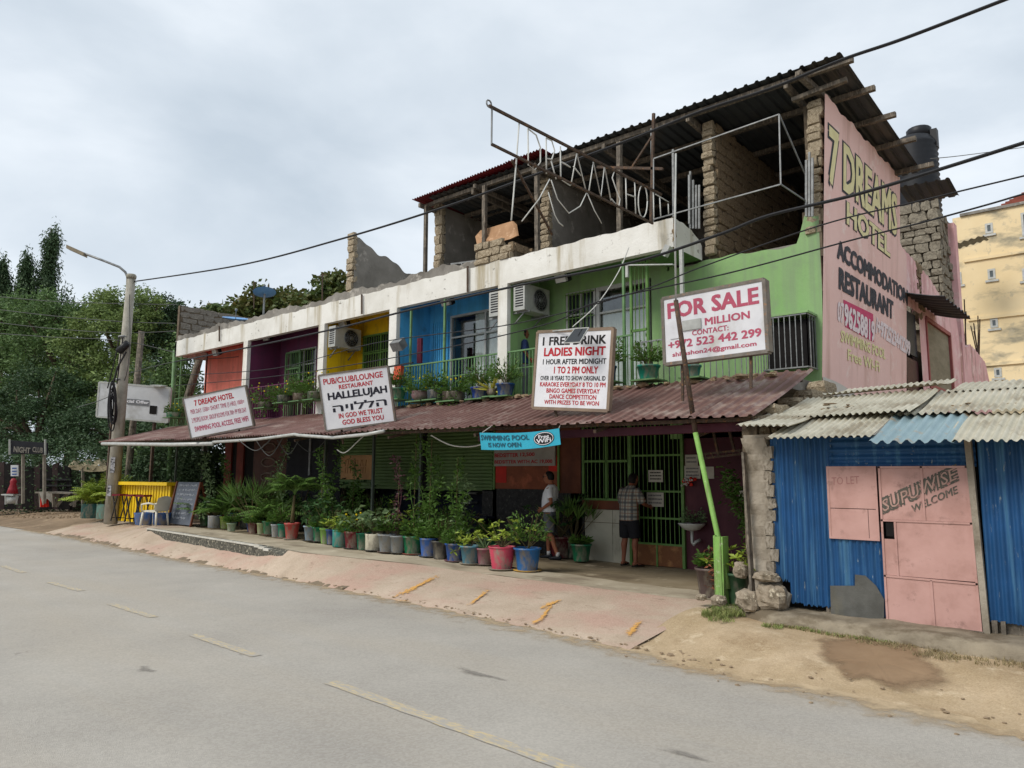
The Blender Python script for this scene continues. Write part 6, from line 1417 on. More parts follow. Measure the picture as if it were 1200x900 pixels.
for i,(pts,l) in enumerate((([(-40,344),(60,353),(150,356),(208,357)],'topmost thin wire over the trees at the left'),([(-40,358),(60,370),(145,377),(205,379)],'second thin wire over the trees at the left'),([(-40,373),(50,384),(140,390),(205,388)],'third thin wire over the trees at the left'),([(-40,388),(60,395),(140,399),(205,413)],'lowest thin wire over the trees at the left'),([(150,438),(205,424),(280,418),(400,405)],'thin wire from the lamp pole to the hotel front'),([(90,478),(145,448),(152,345)],'stay wire on the lamp pole'))):
    cable(pts, 26, 24, .012, l, m_cabg)
cable([(737,290),(724,320),(700,356),(671,383)], 12.3, 11.6, .009, 'white cord from the roof slab down to the solar lamp', m_wht, name='cord', cat='cord')
cable([(1090,186),(1130,182),(1205,172)], 20, 30, .012, 'faint far wire at the right of the water tank', m_cabg)
cable([(1140,262),(1158,330),(1180,400),(1204,455)], 40, 40, .03, 'slack wire hanging down the yellow building', m_cabg)
cable([(442,500),(425,512),(405,530),(395,527)], 15.5, 15.8, .012, 'loose cord looping below the awning edge at the shutter', m_wht, name='cord', cat='cord')
cable([(505,510),(530,522),(560,522),(590,508)], 14, 13.5, .012, 'cord drooping beside the turquoise banner', m_wht, name='cord', cat='cord')
for i,(a,b,s_) in enumerate(((280,320,12),(300,332,18),(325,352,16),(345,385,14))): cable([(a,516),((a+b)/2,516+s_),(b,512)], 17.5, 17, .01, ('first','second','third','fourth')[i]+' looped wire under the awning near the carved panel, counted from the left', m_cabg, name='cord', cat='cord')

# ================================================================== TUBE LETTERS SIGN on the roof slab, sticking out over the road
LX = -6.5
lf = thing('letter_sign_frame', (LX,11.5,6.4), 'long steel frame with bent tube letters jutting out over the road', 'sign frame')
A1, B1, A2, B2 = atX(573,124,LX), atX(775,228,LX), atX(576,169,LX), atX(765,262,LX)
MB().bar(A1,B1,.035).build('top_rail', m_rust, lf); MB().bar(A2,B2,.032).build('bottom_rail', m_rust, lf); MB().bar(A1+Vector((0,.06,0)),A2,.018).build('end_rod', m_steel, lf)
MB().tube([A1+Vector((0,.05*math.cos(a),.03+.05*math.sin(a))) for a in np.linspace(0,6.28,10)],.012,5).build('eye', m_steel, lf)
def tl(pts, r=.011, nm='tube_letter'):
    P = [atX(x,y,LX-.01) for x,y in pts]; MB().tube(P, r, 6).build(nm, m_wht, lf)
z1 = lambda x,y: (560+x/6, 110+y/6)
for k,pp in {'7':[(290,205),(270,480),(245,780),(235,890)],
 'D':[(352,245),(355,500),(400,535),(440,480),(440,380),(410,290),(352,245)],
 'R':[(480,310),(482,560)],'R2':[(480,310),(520,330),(540,400),(520,460),(485,455)],'R3':[(515,470),(550,600)],
 'E':[(580,370),(583,600),(650,645)],'E2':[(590,480),(650,515)],
 'A':[(655,640),(695,420),(762,690)],'A2':[(672,510),(725,575)],
 'M':[(780,690),(812,480),(865,725),(890,510),(935,750)],
 'S':[(1010,560),(960,545),(945,590),(975,680),(1000,740),(990,800),(940,740)],
 'H':[(1040,590),(1045,815)],'H2':[(1103,610),(1110,855)],'H3':[(1045,705),(1108,725)]}.items(): tl([z1(*p) for p in pp])
O = [z1(1160+32*math.cos(a),755+115*math.sin(a)) for a in np.linspace(0,2*math.pi,16)]; tl(O)
z6 = lambda x,y: (740+x/8, 220+y/8)
for pp in ([(205,40),(210,290)],[(265,90),(275,270)],[(345,150),(348,245)],[(225,60),(350,135)]): tl([z6(*p) for p in pp])
tl([z1(*p) for p in ((505,600),(430,740),(310,895))],.009,'loose_tube'); tl([z1(*p) for p in ((515,605),(560,740),(640,840),(720,790),(765,695))],.009,'loose_tube'); tl([z1(*p) for p in ((495,690),(540,850),(570,905),(600,930))],.009,'loose_tube'); tl([z1(*p) for p in ((770,700),(820,820),(870,910))],.009,'loose_tube')
g = MB(); g.bar(atX(600,188,LX),atX(605,215,LX)+Vector((-.6,1.6,-.2)),.03); g.build('brace', m_rust, lf)
# empty box frame at the right
bf = thing('box_frame', (-5.4,11.5,6.5), 'thin empty steel box frame in front of the open corner of the top floor', 'sign frame'); g = MB()
c1, c2, c3, c4 = atY(913,134,11.5), atY(766,186,11.5), atY(915,216,11.5), atY(766,257,11.5)
e1, e2 = atY(947,212,12.55), atY(948,238,12.55)
for a,b in ((c1,c2),(c1,c3),(c3,c4),(c1,e1),(c3,e2),(c2,c4)): g.bar(a,b,.02)
g.build('frame', m_steel, bf)
p1, p2 = atY(766,133,11.8), atY(763,262,11.8); t = thing('steel_mast',(p2.x,11.8,6.47),'dark steel mast with a diagonal brace at the slab edge','mast'); g = MB(); g.bar(p2,p1,.05); g.bar(atY(740,197,11.8),atY(766,157,11.8),.035); g.bar(atY(700,196,11.8),atY(777,198,11.8),.05); g.build('shaft', m_rust, t)
for i,(px,y0,y1,l) in enumerate(((813,175,264,'bundle of upright grey pipes left of the rubble wall'),(949,185,250,'pair of upright pipes at the stone end of the gable wall'))):
    t = thing('pipe_bundle',(atY(px,y1,12.4).x,12.4,6.4),l,'pipes'); 
    for k in range(4-i): a = atY(px+k*3.5-4,y0+R_.uniform(-8,14)+(30 if i==0 else 0),12.4); b = atY(px+k*3.5-4,y1+4,12.4); MB().bar(b,a,.035).build('pipe', m_steel, t)
# satellite dishes, aerials on the roof
def dish(px, py, w, h, l, Y=12.6):
    p = atY(px,py,Y); t = thing('satellite_dish',(p.x,Y,Z2T),l,'satellite dish','blue satellite dishes'); s_ = w/2*CF.dot(p-CAMP)/872; g = MB()
    n = (Vector((.25,-.12,1)) if h/w>.28 else Vector((-.25,.1,1))).normalized(); a = n.orthogonal().normalized(); b = n.cross(a)
    for o_ in (0,.015):
        g.grid(lambda u,v: p+(a*math.cos(2*math.pi*u)+b*math.sin(2*math.pi*u))*s_*v+n*(.16*v*v*s_-o_), 28, 5, True)
    g.build('reflector', mat('dish_blue','6f9fce','5f8fc0',rough=.4,bump=.03), t)
    g = MB(); g.bar((p.x,Y,Z2T),p,.05); g.bar(p,p+n*s_*.8,.02); g.blob(p+n*s_*.8,.05,8,6,.02); g.build('mast', m_steel, t)
dish(276,375,30,9,'blue satellite dish lying low at the left of the roof edge'); dish(310,344,26,6,'blue satellite dish seen nearly edge on behind the roof edge',14.0)
for i,(px,y0,y1,Y,l) in enumerate(((298,330,352,14.0,'thin aerial mast behind the left dish'),(378,321,350,13.5,'thin twig like aerial above the roof trees'),(548,312,342,11.45,'short dark rod on the slab front above the blue bay'),(424,345,368,11.45,'short dark rod on the slab front above the yellow bay'),(257,382,400,11.45,'thin rod on the slab front above the salmon bay'))):
    a, b = atY(px,y0,Y), atY(px,y1,Y); t = thing('aerial' if i<2 else 'steel_rod',b,l,'aerial' if i<2 else 'rod'); g = MB(); g.bar(b-Vector((0,0,.3 if i<2 else .0)),a,.035 if i>1 else .03)
    if i<2: g.bar(a-Vector((.2,0,.05)),a+Vector((.2,0,-.05)),.02)
    g.build('rod', m_rust, t)
# ================================================================== TREES (each its own trunk, limbs and leaf crown)
def leafcards(P, size, asp, seed, up=.35, droop=0.0):
    """P: Nx3 leaf positions -> vertices and faces of folded leaves, random directions"""
    r = np.random.default_rng(seed); n = len(P)
    d = r.normal(size=(n,3)); d[:,2] = d[:,2]*.6-droop; d /= np.linalg.norm(d,axis=1)[:,None]
    q = r.normal(size=(n,3)); q[:,2] += up; w = np.cross(d,q); w /= np.linalg.norm(w,axis=1)[:,None]+1e-9; nn = np.cross(w,d)
    L = (size*r.uniform(.6,1.25,n))[:,None]; W = L*asp
    mid = P+d*L*.45+nn*W*.15
    V = np.stack([P, mid+w*W/2, P+d*L, mid-w*W/2], 1).reshape(-1,3)
    b = np.arange(n)[:,None]*4; Fc = np.concatenate([b+np.array([[0,1,2]]), b+np.array([[0,2,3]])],1).reshape(-1,3)
    return V, Fc
def npmesh(name, V, Fc, material, parent):
    me = bpy.data.meshes.new(name); off = np.array(wloc(parent)) if parent else 0; V = V-off
    me.vertices.add(len(V)); me.vertices.foreach_set('co', V.ravel()); k = Fc.shape[1]
    me.loops.add(Fc.size); me.loops.foreach_set('vertex_index', Fc.ravel().astype(np.int32)); me.polygons.add(len(Fc))
    me.polygons.foreach_set('loop_start', (np.arange(len(Fc))*k).astype(np.int32)); me.update(calc_edges=True)
    me.materials.append(material); o = bpy.data.objects.new(name, me); COL.objects.link(o); o.parent = parent; return o
def clumps(r, C, rad, n, shell=.55):
    """clump centres spread through an ellipsoid, denser toward its skin, with noise so the outline is uneven"""
    d = r.normal(size=(n,3)); d /= np.linalg.norm(d,axis=1)[:,None]; k = r.uniform(shell**3,1,n)**(1/3)
    k = k*(1+.14*np.sin(d[:,0]*5+d[:,2]*4+C[0])+.10*np.sin(d[:,1]*9+C[1]+d[:,2]*7))
    return np.array(C)+d*k[:,None]*np.array(rad)
m_t1 = mat('tree_leaf_mid','5c7444','3d522e',rough=.6,scale=.45,bump=0,island=.8,trans=.2,world_c=True); m_t2 = mat('tree_leaf_dark','3f5436','2c3e27',rough=.6,scale=.5,bump=0,island=.7,trans=.15,world_c=True)
m_t3 = mat('tree_leaf_yellowish','6f8048','51653a',rough=.6,scale=.5,bump=0,island=.7,trans=.2,world_c=True); m_t4 = mat('almond_leaf','44592f','6b5a2c',rough=.5,scale=.9,bump=0,island=.8,trans=.2,world_c=True)
m_bark = mat('bark','6a5d4c','4c4236',rough=.95,scale=5,bump=.6,bscale=20)
def tree(base, ells, nleaf, size, material, label, trunk_r=.25, seed=0, asp=.45, cl=110, crad=.7, name='broadleaf_tree', group=None, droop=.1, shell=.45):
    r = np.random.default_rng(seed); base = Vector(base); t = thing(name, base, label, 'tree', group); R_.seed(seed)
    vol = [e[1][0]*e[1][1]*e[1][2] for e in ells]; P = []
    g = MB(); c0 = Vector(ells[0][0]); fork = base.lerp(Vector((c0.x,c0.y,base.z)),.3); fork.z = base.z+max(.8,(c0.z-ells[0][1][2]*.5-base.z))
    g.tube([base-Vector((0,0,.3)), base.lerp(fork,.5)+Vector((R_.uniform(-.2,.2),R_.uniform(-.2,.2),0)), fork],[trunk_r*1.2,trunk_r*.9,trunk_r*.75],8)
    for (C,rad),v in zip(ells,vol):
        n = max(6,int(cl*v/sum(vol))); cc = clumps(r, C, rad, n, shell)
        for c in cc:
            m_ = int(nleaf/cl); k = r.normal(size=(m_,3)); k /= np.linalg.norm(k,axis=1)[:,None]; k *= (r.uniform(0,1,m_)**.5)[:,None]*crad*r.uniform(.6,1.25); k[:,2] *= .7; P.append(c+k)
        for _ in range(4):
            e = Vector(cc[R_.randrange(len(cc))]); mid = fork.lerp(e,.5)+Vector((R_.uniform(-.4,.4),R_.uniform(-.4,.4),R_.uniform(0,.5))); g.tube([fork,mid,e],[trunk_r*.5,trunk_r*.3,.03],6)
    g.build('trunk', m_bark, t); V, Fc = leafcards(np.concatenate(P), size, asp, seed+1, droop=droop); npmesh('crown', V, Fc, material, t); return t
def D(x, y, d): return tuple(atD(x,y,d))
def gnd(x, d, z=.3): p = atD(x,600,d); return (p.x,p.y,z)
GT = 'trees of the dark green mass at the left'
def ell(x, y, d, rx, ry): s_ = d/872; return (D(x,y,d),(rx*s_,rx*s_*.9,ry*s_))
tree(gnd(20,50), [ell(0,425,50,80,80),ell(20,368,50,55,24),ell(40,400,48,50,50),ell(-30,500,46,60,60)], 34000,.24,m_t1,'broad mid green tree at the far left edge of the mass',.4,1,cl=260,crad=.75,group=GT)
tree(gnd(75,46), [ell(75,420,46,66,70),ell(95,368,47,50,22),ell(60,370,46,45,26),ell(100,480,43,62,52)], 34000,.22,m_t1,'tall rounded green tree left of the lamp pole',.4,2,cl=260,crad=.7,group=GT)
tree(gnd(140,44), [ell(135,405,44,66,62),ell(160,358,45,40,12),ell(150,370,44,50,22),ell(160,470,41,52,50)], 34000,.21,m_t3,'yellowish green tree right behind the lamp pole',.35,3,cl=260,crad=.65,group=GT)
tree(gnd(195,46), [ell(192,405,46,42,52),ell(185,365,47,34,16),ell(200,480,38,40,60)], 18000,.22,m_t2,'dark tree between the timber pole and the hotel',.35,4,cl=180,crad=.7,group=GT)
tree(gnd(40,40), [ell(30,500,40,80,42),ell(60,470,41,60,40)], 20000,.2,m_t2,'dark low tree overhanging the night club sign',.3,5,cl=200,crad=.6,group=GT)
tree(gnd(130,38), [ell(120,505,38,60,32),ell(170,520,34,45,40)], 18000,.18,m_t2,'dark low tree over the thatched stall',.3,6,cl=180,crad=.55,group=GT)
tree(gnd(230,31), [ell(215,455,31,26,58),ell(195,545,30,42,40)], 16000,.16,m_t1,'tree seen through the open end of the balcony',.25,7,cl=150,crad=.5,group=GT)
tree(gnd(215,27.5), [ell(190,552,27.5,38,32),ell(235,560,26,32,38)], 16000,.13,m_t2,'dark shrubby tree behind the yellow counter',.15,8,cl=150,crad=.4,group=GT)
# weeping mast trees against the sky
def mast(x0, y0, y1, w, d, label, seed, mm=m_t2):
    r = np.random.default_rng(seed); top = atD(x0,y0,d); bot = atD(x0-2,y1+60,d); t = thing('mast_tree',(bot.x,bot.y,.2),label,'tree','weeping mast trees'); P = []; s_ = d/872
    for k in range(150):
        f = r.uniform(0,1)**.9; c = np.array(top.lerp(bot,f)); rad = w*s_*(.25+.85*f)*(1+.5*math.sin(f*11+seed)+.3*math.sin(f*29+seed*2)); a = r.uniform(0,6.28); lean = np.array(CR)*w*s_*.2*math.sin(f*5+seed); q = c+lean+np.array([math.cos(a),math.sin(a),0])*rad*r.uniform(.3,1.15)
        n = 80; off = r.normal(size=(n,3))*np.array([.16,.16,.55]); off[:,2] -= .5; P.append(q+off)
    MB().tube([Vector((bot.x,bot.y,0)),bot,top-Vector((0,0,.2))],[.25,.15,.03],7).build('trunk', m_bark, t); V, Fc = leafcards(np.concatenate(P), .34, .28, seed, droop=1.5); npmesh('crown', V, Fc, mm, t)
mast(60,264,345,19,62,'tallest weeping mast tree against the sky',21); mast(34,297,345,14,62,'middle weeping mast tree left of the tallest one',22); mast(6,306,345,12,62,'leftmost weeping mast tree at the edge of the photo',23)
# trees behind the roof
tree(gnd(330,42), [ell(275,372,42,38,16),ell(330,362,42,38,22),ell(378,350,41,32,22),ell(300,352,42,20,12),ell(398,336,40,16,14)], 11000,.34,m_t4,'large leaved almond tree rising behind the roof edge',.4,31,asp=.6,cl=150,crad=.75,name='almond_tree',shell=.2)
tree(gnd(447,60), [ell(300,392,50,110,16)], 9000,.3,m_t2,'dark tree line low behind the roof terrace',.4,32,cl=120,crad=.9,name='broadleaf_tree',shell=.2)
# undergrowth hedge at the far left
g_ = np.random.default_rng(5); P = []
for k in range(620):
    x = g_.uniform(-30,268); d = 33+abs(g_.normal())*3 if x<190 else 26+2*g_.random(); y = g_.uniform(520 if x<190 else 505,592); c = np.array(atD(x,y,d)); P.append(c+g_.normal(size=(45,3))*.35)
V, Fc = leafcards(np.concatenate(P), .16, .45, 77); o = npmesh('undergrowth', V, Fc, m_t2, None); o['kind'] = 'stuff'

# ================================================================== LEFT BACKGROUND: stalls
m_thatch = mat('thatch','a89e84','857b62',rough=.95,scale=6,bump=.7); m_grey = mat('weathered_grey_wood','8d867a','6f685d',rough=.95,scale=5,bump=.3)
def Q(x, y, d=31): return atD(x,y,d)
t = thing('thatched_stall', Q(105,605,33), 'dark low stall with a ragged pale canvas roof left of the palms','stall')
g = MB(); a, b, c, d_ = Q(80,545,33), Q(128,546,32.5), Q(128,538,35), Q(86,540,35); g.grid(lambda u,v: a.lerp(b,u).lerp(d_.lerp(c,u),v)+Vector((0,0,.06*math.sin(u*19)-.15*(v<.01)*(.5+.5*math.sin(u*23)))), 24, 4); g.build('roof', m_thatch, t)
MB().slab([Q(80,545,33),Q(128,546,32.5),Q(128,552,32.5),Q(104,553,32.8),Q(84,550,33)],(0,.03,0)).build('valance', m_thatch, t)
for x in (97,124): MB().bar(Q(x,594,32.9),Q(x,546,32.9),.1).build('post', m_grey, t)
MB().slab([Q(80,552,36),Q(130,552,35.5),Q(130,600,35.5),Q(80,600,36)],(0,.1,0)).build('back_wall', mat('stall_back','3d302e','2e2423',bump=.2), t)
for i,(x0,x1,l) in enumerate(((47,68,'table with a pale cloth, left of the two stall tables'),(62,88,'bare wooden stall table, right one'))):
    t = thing('stall_table', Q(x0,595,31), l, 'table'); a, b = Q(x0,577,31-i*.4), Q(x1,578,31-i*.4); MB().bar(a,b,.7,.06).build('table_top', m_grey, t)
    for p,q in ((a,(x0+1,594)),(b,(x1-1,594)),(a+Vector((.2,.5,0)),(x0+6,592)),(b+Vector((-.2,.5,0)),(x1-6,592))): e = Q(q[0],q[1],31-i*.4); MB().bar(p.lerp(e,.02),e,.09).build('leg', m_grey, t)
    if i == 0: MB().slab([Q(46,577,30.6),Q(62,578,30.6),Q(60,589,30.6),Q(55,584,30.6),Q(50,592,30.6)],(0,.02,0)).build('cloth', mat('dull_cloth','a39f95',bump=.2), t)
for x,l in ((50,'left of two dark red stools under the stall table'),(53.5,'right of two dark red stools under the stall table')): t = thing('red_stool', Q(x,594,30.9), l,'stool'); g = MB(); g.bar(Q(x-1,594,30.9),Q(x,580,30.9),.1); g.bar(Q(x+2,594,30.9),Q(x+.5,580,30.9),.1); g.bar(Q(x-1,583,30.9),Q(x+2,583,30.9),.12); g.build('frame', m_redp, t)
t = thing('red_statue_stand', Q(14,590,31), 'small red bell shaped statue like urn on a low white table', 'ornament'); p = Q(14.5,578.5,31); g = MB(); g.lathe(p,[(.22,0),(.17,.2),(.11,.4),(.13,.5),(.08,.62),(0,.64)],12); g.build('urn', mat('dark_red_glaze','8f1c28','7a1620',rough=.5,bump=.1), t)
t = thing('small_table', Q(14,592,31), 'low white table under the red urn','table'); MB().bar(Q(6,579.5,31),Q(20,580,31),.5,.05).build('table_top', m_alu, t); 
for x in (7,19): MB().bar(Q(x,580,31),Q(x,591,31),.07).build('leg', m_alu, t)
MB().lathe(Q(14,590,31),[(.18,0),(.22,.3),(.2,.3)],10).build('bucket', m_alu, t)
t = thing('night_club_sign', Q(30,530,30), 'dark board with pale night club lettering on posts', 'sign'); a, b, c = Q(12,517,30), Q(53,521,30), Q(12,531,30); u = (b-a).normalized(); v = Vector((0,0,1))
MB().slab([Q(12,516,30),Q(54,519,30),Q(54,532,30),Q(12,532,30)],(0,.08,0)).build('board', mat('sign_dark','23252a','1b1c20',bump=.05), t)
text('NIGHT', Q(16,529.5,29.93), u, v, (Q(35,529,30)-Q(16,529,30)).length, .22, m_ink2 if False else mat('sign_dull_letter','77736a',bump=0), t, bold=.03); text('CLUB', Q(38,529.5,29.93), u, v, (Q(50,529,30)-Q(38,529,30)).length, .20, MATS['sign_dull_letter'], t, bold=.02)
for x in (11.5,53): MB().bar(Q(x,515,30),Q(x,533,30),.06).build('edge', m_alu, t)
for x in (27,52): MB().bar(Q(x,532,30.1),Q(x,590,30.1),.1).build('post', m_grey, t)
t = thing('small_poster', Q(17,560,30.5), 'small blue and white poster standing above the red urn','sign'); MB().slab([Q(12.5,545,30.5),Q(21,545,30.5),Q(21,558,30.5),Q(12.5,558,30.5)],(0,.03,0)).build('sheet', m_signw2, t); g = MB()
for y in (548,551.5,555): g.slab([Q(14,y,30.44),Q(19.5,y,30.44),Q(19.5,y+1.7,30.44),Q(14,y+1.7,30.44)],(0,.003,0))
g.build('print', mat('dull_blue','4a5f8f',bump=0), t)
t = thing('shade_backdrop', Q(60,600,36), 'dark boards added to make the shade behind the stalls under the trees','backdrop')  # added backdrop: near-black boards give the darkness behind the stalls
for k in range(28):
    x = -44+k*7.0
    if 77 < x < 124: continue
    MB().slab([Q(x,546+R_.uniform(-5,5),33),Q(x+6.6,546+R_.uniform(-5,5),33),Q(x+6.6,597,33),Q(x,597,33)],(0,.08,0)).build('shade_board', m_dark if k%3 else MATS['stall_back'], t)
t = thing('parked_bench', Q(60,575,33), 'dark wooden bench and rails behind the stall tables','bench'); 
for y in (562,569): MB().bar(Q(53,y,33),Q(84,y,33),.14,.07).build('rail', m_bl, t)
for x in (54,68,83): MB().bar(Q(x,562,33),Q(x,590,33),.08).build('leg', m_bl, t)
g = MB(); R_.seed(77)
for k in range(260): p = Q(R_.uniform(-5,115), R_.uniform(594,612), R_.uniform(26,30)); r = R_.uniform(.01,.045); g.blob((p.x,p.y,.38),(r*1.4,r,r*.5),5,4,.3)
g.build('dirt_clods', m_soil, kind='stuff')

# ================================================================== RIGHT BACKGROUND
# pink rear annex along the gable line
an = thing('pink_annex', (-4.3,20,0), 'weathered pink rear building with a door, a window and a broken stepped parapet','building')
XA = -4.0
def topz(y):
    return interp(y, [(17.5,7.0),(18.2,7.05),(19.3,7.0),(19.4,6.3),(19.6,5.7),(19.75,6.95),(20.6,6.9),(22.0,6.6),(23.6,6.5),(24.1,5.5),(25.5,5.9),(26.3,5.85),(28.0,5.65),(28.6,5.0)])
dy0, dy1, dz1 = 18.08, 19.2, 5.75; wy0, wy1, wz0, wz1 = 19.85, 22.6, 4.1, 5.75
g = MB(); ys = list(np.arange(18.07,28.65,.14))
def cell(y0, y1, z0, z1): g.quad((XA,y0,z0),(XA,y1,z0),(XA,y1,z1 if not isinstance(z1,tuple) else z1[1]),(XA,y0,z1 if not isinstance(z1,tuple) else z1[0]))
for a, b in zip(ys, ys[1:]):
    T_ = (topz(a)+.03*math.sin(a*17), topz(b)+.03*math.sin(b*17)); m_ = (a+b)/2
    if dy0 < m_ < dy1: cell(a,b,dz1,T_)
    elif wy0 < m_ < wy1: cell(a,b,.1,wz0); cell(a,b,wz1,T_)
    else: cell(a,b,.1,T_)
    g.quad((XA,a,T_[0]),(XA,b,T_[1]),(XA-.22,b,T_[1]),(XA-.22,a,T_[0]))
g.build('wall', m_pnk2, an)
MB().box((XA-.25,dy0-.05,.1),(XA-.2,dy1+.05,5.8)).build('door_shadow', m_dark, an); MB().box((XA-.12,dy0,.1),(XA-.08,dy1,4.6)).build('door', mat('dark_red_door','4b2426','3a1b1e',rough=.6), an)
MB().box((XA-.12,dy0,4.7),(XA-.08,dy1,5.7)).build('door_upper', mat('dark_grey_door','383a3e','2c2e32',rough=.6), an)
MB().box((XA-.06,wy0-.02,wz0-.02),(XA-.03,wy1+.02,wz1+.02)).build('window_board', mat('window_ply','8f8672','7b735f',rough=.8,scale=(2,2,8),bump=.2), an)
g = MB(); 
for a,b in (((wy0,wz0),(wy1,wz0)),((wy0,wz1),(wy1,wz1)),((wy0,wz0),(wy0,wz1)),((wy1,wz0),(wy1,wz1))): g.bar((XA-.02,a[0],a[1]),(XA-.02,b[0],b[1]),.10)
g.build('window_frame', mat('faded_red_frame','a05a58','8f4c4c',rough=.7), an)
corr(MB(), (XA,17.9,6.0),(0,1,0),(1,0,-.25),(.25,0,1),3.1,.8,.03,.4,'sine',3,wav=.03).build('door_canopy', m_roof, an)
MB().box((-9,18.2,.1),(XA-.26,28.3,5.0)).build('core', m_gplas, an)
MB().box((-5.2,28.3,.1),(XA-.01,28.6,5.0)).build('end_wall', m_pnk2, an)
def hz(y): return topz(y)
g = MB(); R_.seed(12)
for k in range(9): y = R_.choice((25.2,25.5,27.3,27.5,27.7)); x = XA-.1; g.bar((x,y,hz(y)-.1),(x+R_.uniform(-.15,.15),y+R_.uniform(-.2,.2),hz(y)+R_.uniform(.8,1.9)),.03)
g.build('rebar', m_rust, an)
for y,zb_ in ((19.5,5.8),(22.0,6.3)):   # rubble gaps in the parapet
    pass
stones(an, -5,XA-.03, 19.2, 19.9, 5.6, 6.9, 'x+', 'b', .3, .2, .03)
# stone tower and water tank
tw_ = thing('stone_tower', (-4.4,19.5,4), 'rough dark stone tower carrying the black water tank','tower')
m_st = mat('dark_stone','958d7d','6e675b',rough=.95,scale=5,bump=.9,bscale=22,wear='a89f8c',wscale=8,wamt=(.55,.63)); SM['d'] = []
for k in range(5): me = stone_mesh(k+20); me.materials.append(m_st); SM['d'].append(me)
Tp = lambda x,y,X=-4.15: atX(x,y,X)
YT = 22.7; tx0, tx1 = atY(1050,260,YT).x, atY(1101,260,YT).x; zt_ = atY(1078,243,YT).z
MB().box((tx0,YT+.1,3),(tx1-.08,YT+2.4,zt_-.05)).build('core', m_mortar, tw_)
stones(tw_, tx0, tx1, YT, YT, 6.0, zt_, 'y-', 'd', .36, .24, .035, dep=.2); stones(tw_, tx0, tx1-.08, YT+.1, YT+2.4, 6.0, zt_-.1, 'x+', 'd', .4, .24, .035, dep=.2)
px0_, px1_ = atY(1103,280,24.2), atY(1119,280,24.2); MB().box((px0_.x,24.2,4.5),(px1_.x,24.6,atY(1110,262,24.2).z)).build('pink_pier', m_pnk2, tw_)
c = atD(1074,232,21.5); s_ = 21.5/872; tk = thing('water_tank',(c.x-.1,c.y,c.z-.4),'black ribbed plastic water tank on the stone tower','water tank'); c = atY(1075,232,YT+1.1); s_ = CF.dot(c-CAMP)/872; r = 24*s_; b = Vector((c.x,c.y,zt_-.05))
top_z = atY(1075,170,YT+1.1).z-b.z; prof = [(r*.96,0)]
for i in range(1,30): prof.append((r*(1.0+(.035 if i%2 else -.04)), top_z*i/30))
prof += [(r*.98,top_z),(r*.8,top_z+.18),(r*.4,top_z+.30),(0,top_z+.33)]
MB().lathe(b, prof, 40).build('body', mat('tank_plastic','1d1f24','17191d',rough=.5,bump=.03), tk); MB().lathe(b+Vector((.15,0,top_z+.16)),[(.34,0),(.34,.28),(.30,.32),(0,.33)],16).build('lid', MATS['tank_plastic'], tk); MB().obox(b+Vector((r*.85,0,top_z+.05)),(.12,0,0),(0,.12,0),(0,0,.28)).build('lug', MATS['tank_plastic'], tk)
# yellow apartment building
m_yb = mat('ochre_wall','e8d4ac','ddc79c',rough=.9,scale=.35,bump=.15,bscale=10,stain='97907c',sscale=(.35,.35,.8),samt=(.51,.63),wear='b5aa92',wscale=(1.2,1.2,.9),wamt=(.57,.66)); m_rt = mat('red_roof_tile','8a4a3c','733c30',rough=.8,scale=2,bump=.3)
YY = 45; yb_ = thing('yellow_apartment_block', (-2,YY,0), 'tall stained ochre yellow apartment block with small white windows','building')
xL = atY(1131,300,YY).x; zT = atY(1132,253,YY).z
wins = []
for (px,py,w,h) in ((1159,267.5,9,12),(1162,321,9,12),(1165,378.5,9,11),(1169.5,436.5,9,11),(1204,262,14,28),(1124,326,6,14),(1203,321,10,14)):
    p = atY(px,py,YY); s_ = (atY(px+w/2,py,YY)-atY(px-w/2,py,YY)).length/2; q = h*.5*YY/ray(px,py).y/872
    wins.append((p.x-s_,p.x+s_,p.z-q,p.z+q))
wall_open(xL, xL+30, YY, 0, zT, wins, .3).build('wall', m_yb, yb_); MB().box((xL+.01,YY+.31,0),(xL+30,YY+12,zT-.05)).build('core', m_yb, yb_)
for (a,b_,c_,d_) in wins:
    f = MB(); frame_rect(f, a, b_, c_, d_, YY-.03, .10, .08); fo = f.build('window', m_alu, yb_); MB().box((a+.10,YY-.0,c_+.10),(b_-.10,YY+.02,d_-.10)).build('pane', mglass('far_glass','4d5558',.3), fo); MB().box((a-.12,YY-.08,c_-.16),(b_+.12,YY-.001,c_-.05)).build('sill', m_alu, yb_)
for py in (306,376,431): z = atY(1150,py-3,YY).z; MB().box((xL-.06,YY-.1,z-.08),(xL+30,YY-.002,z+.08)).build('cornice', m_yb, yb_)
MB().box((xL-.1,YY-.12,zT-.0),(xL+30,YY+.1,zT+.15)).build('coping', m_gplas, yb_)
g = MB(); x_ = atY(1157,250,YY).x; g.add([(x_,YY+.6,zT+.1),(x_+16,YY+.6,zT+.1),(x_+16,YY+6,zT+3.6),(x_+3.6,YY+6,zT+3.6),(x_,YY+12,zT+.1)],[(0,1,2,3),(0,3,4)]); g.build('roof', m_rt, yb_)
for k in range(22): t_ = k/22; MB().bar((x_+3.6*t_,YY+.6+5.4*t_-.05,zT+.14+3.5*t_),(x_+16,YY+.6+5.4*t_-.05,zT+.14+3.5*t_),.10).build('tile_row', m_rt, yb_)
rb = thing('lower_yellow_wing', (xL-.5,42,0),'lower stained ochre wing with a dark tin lean to between the annex and the block','building'); q0, q1 = atY(1110,292,42), atY(1133,300,42)
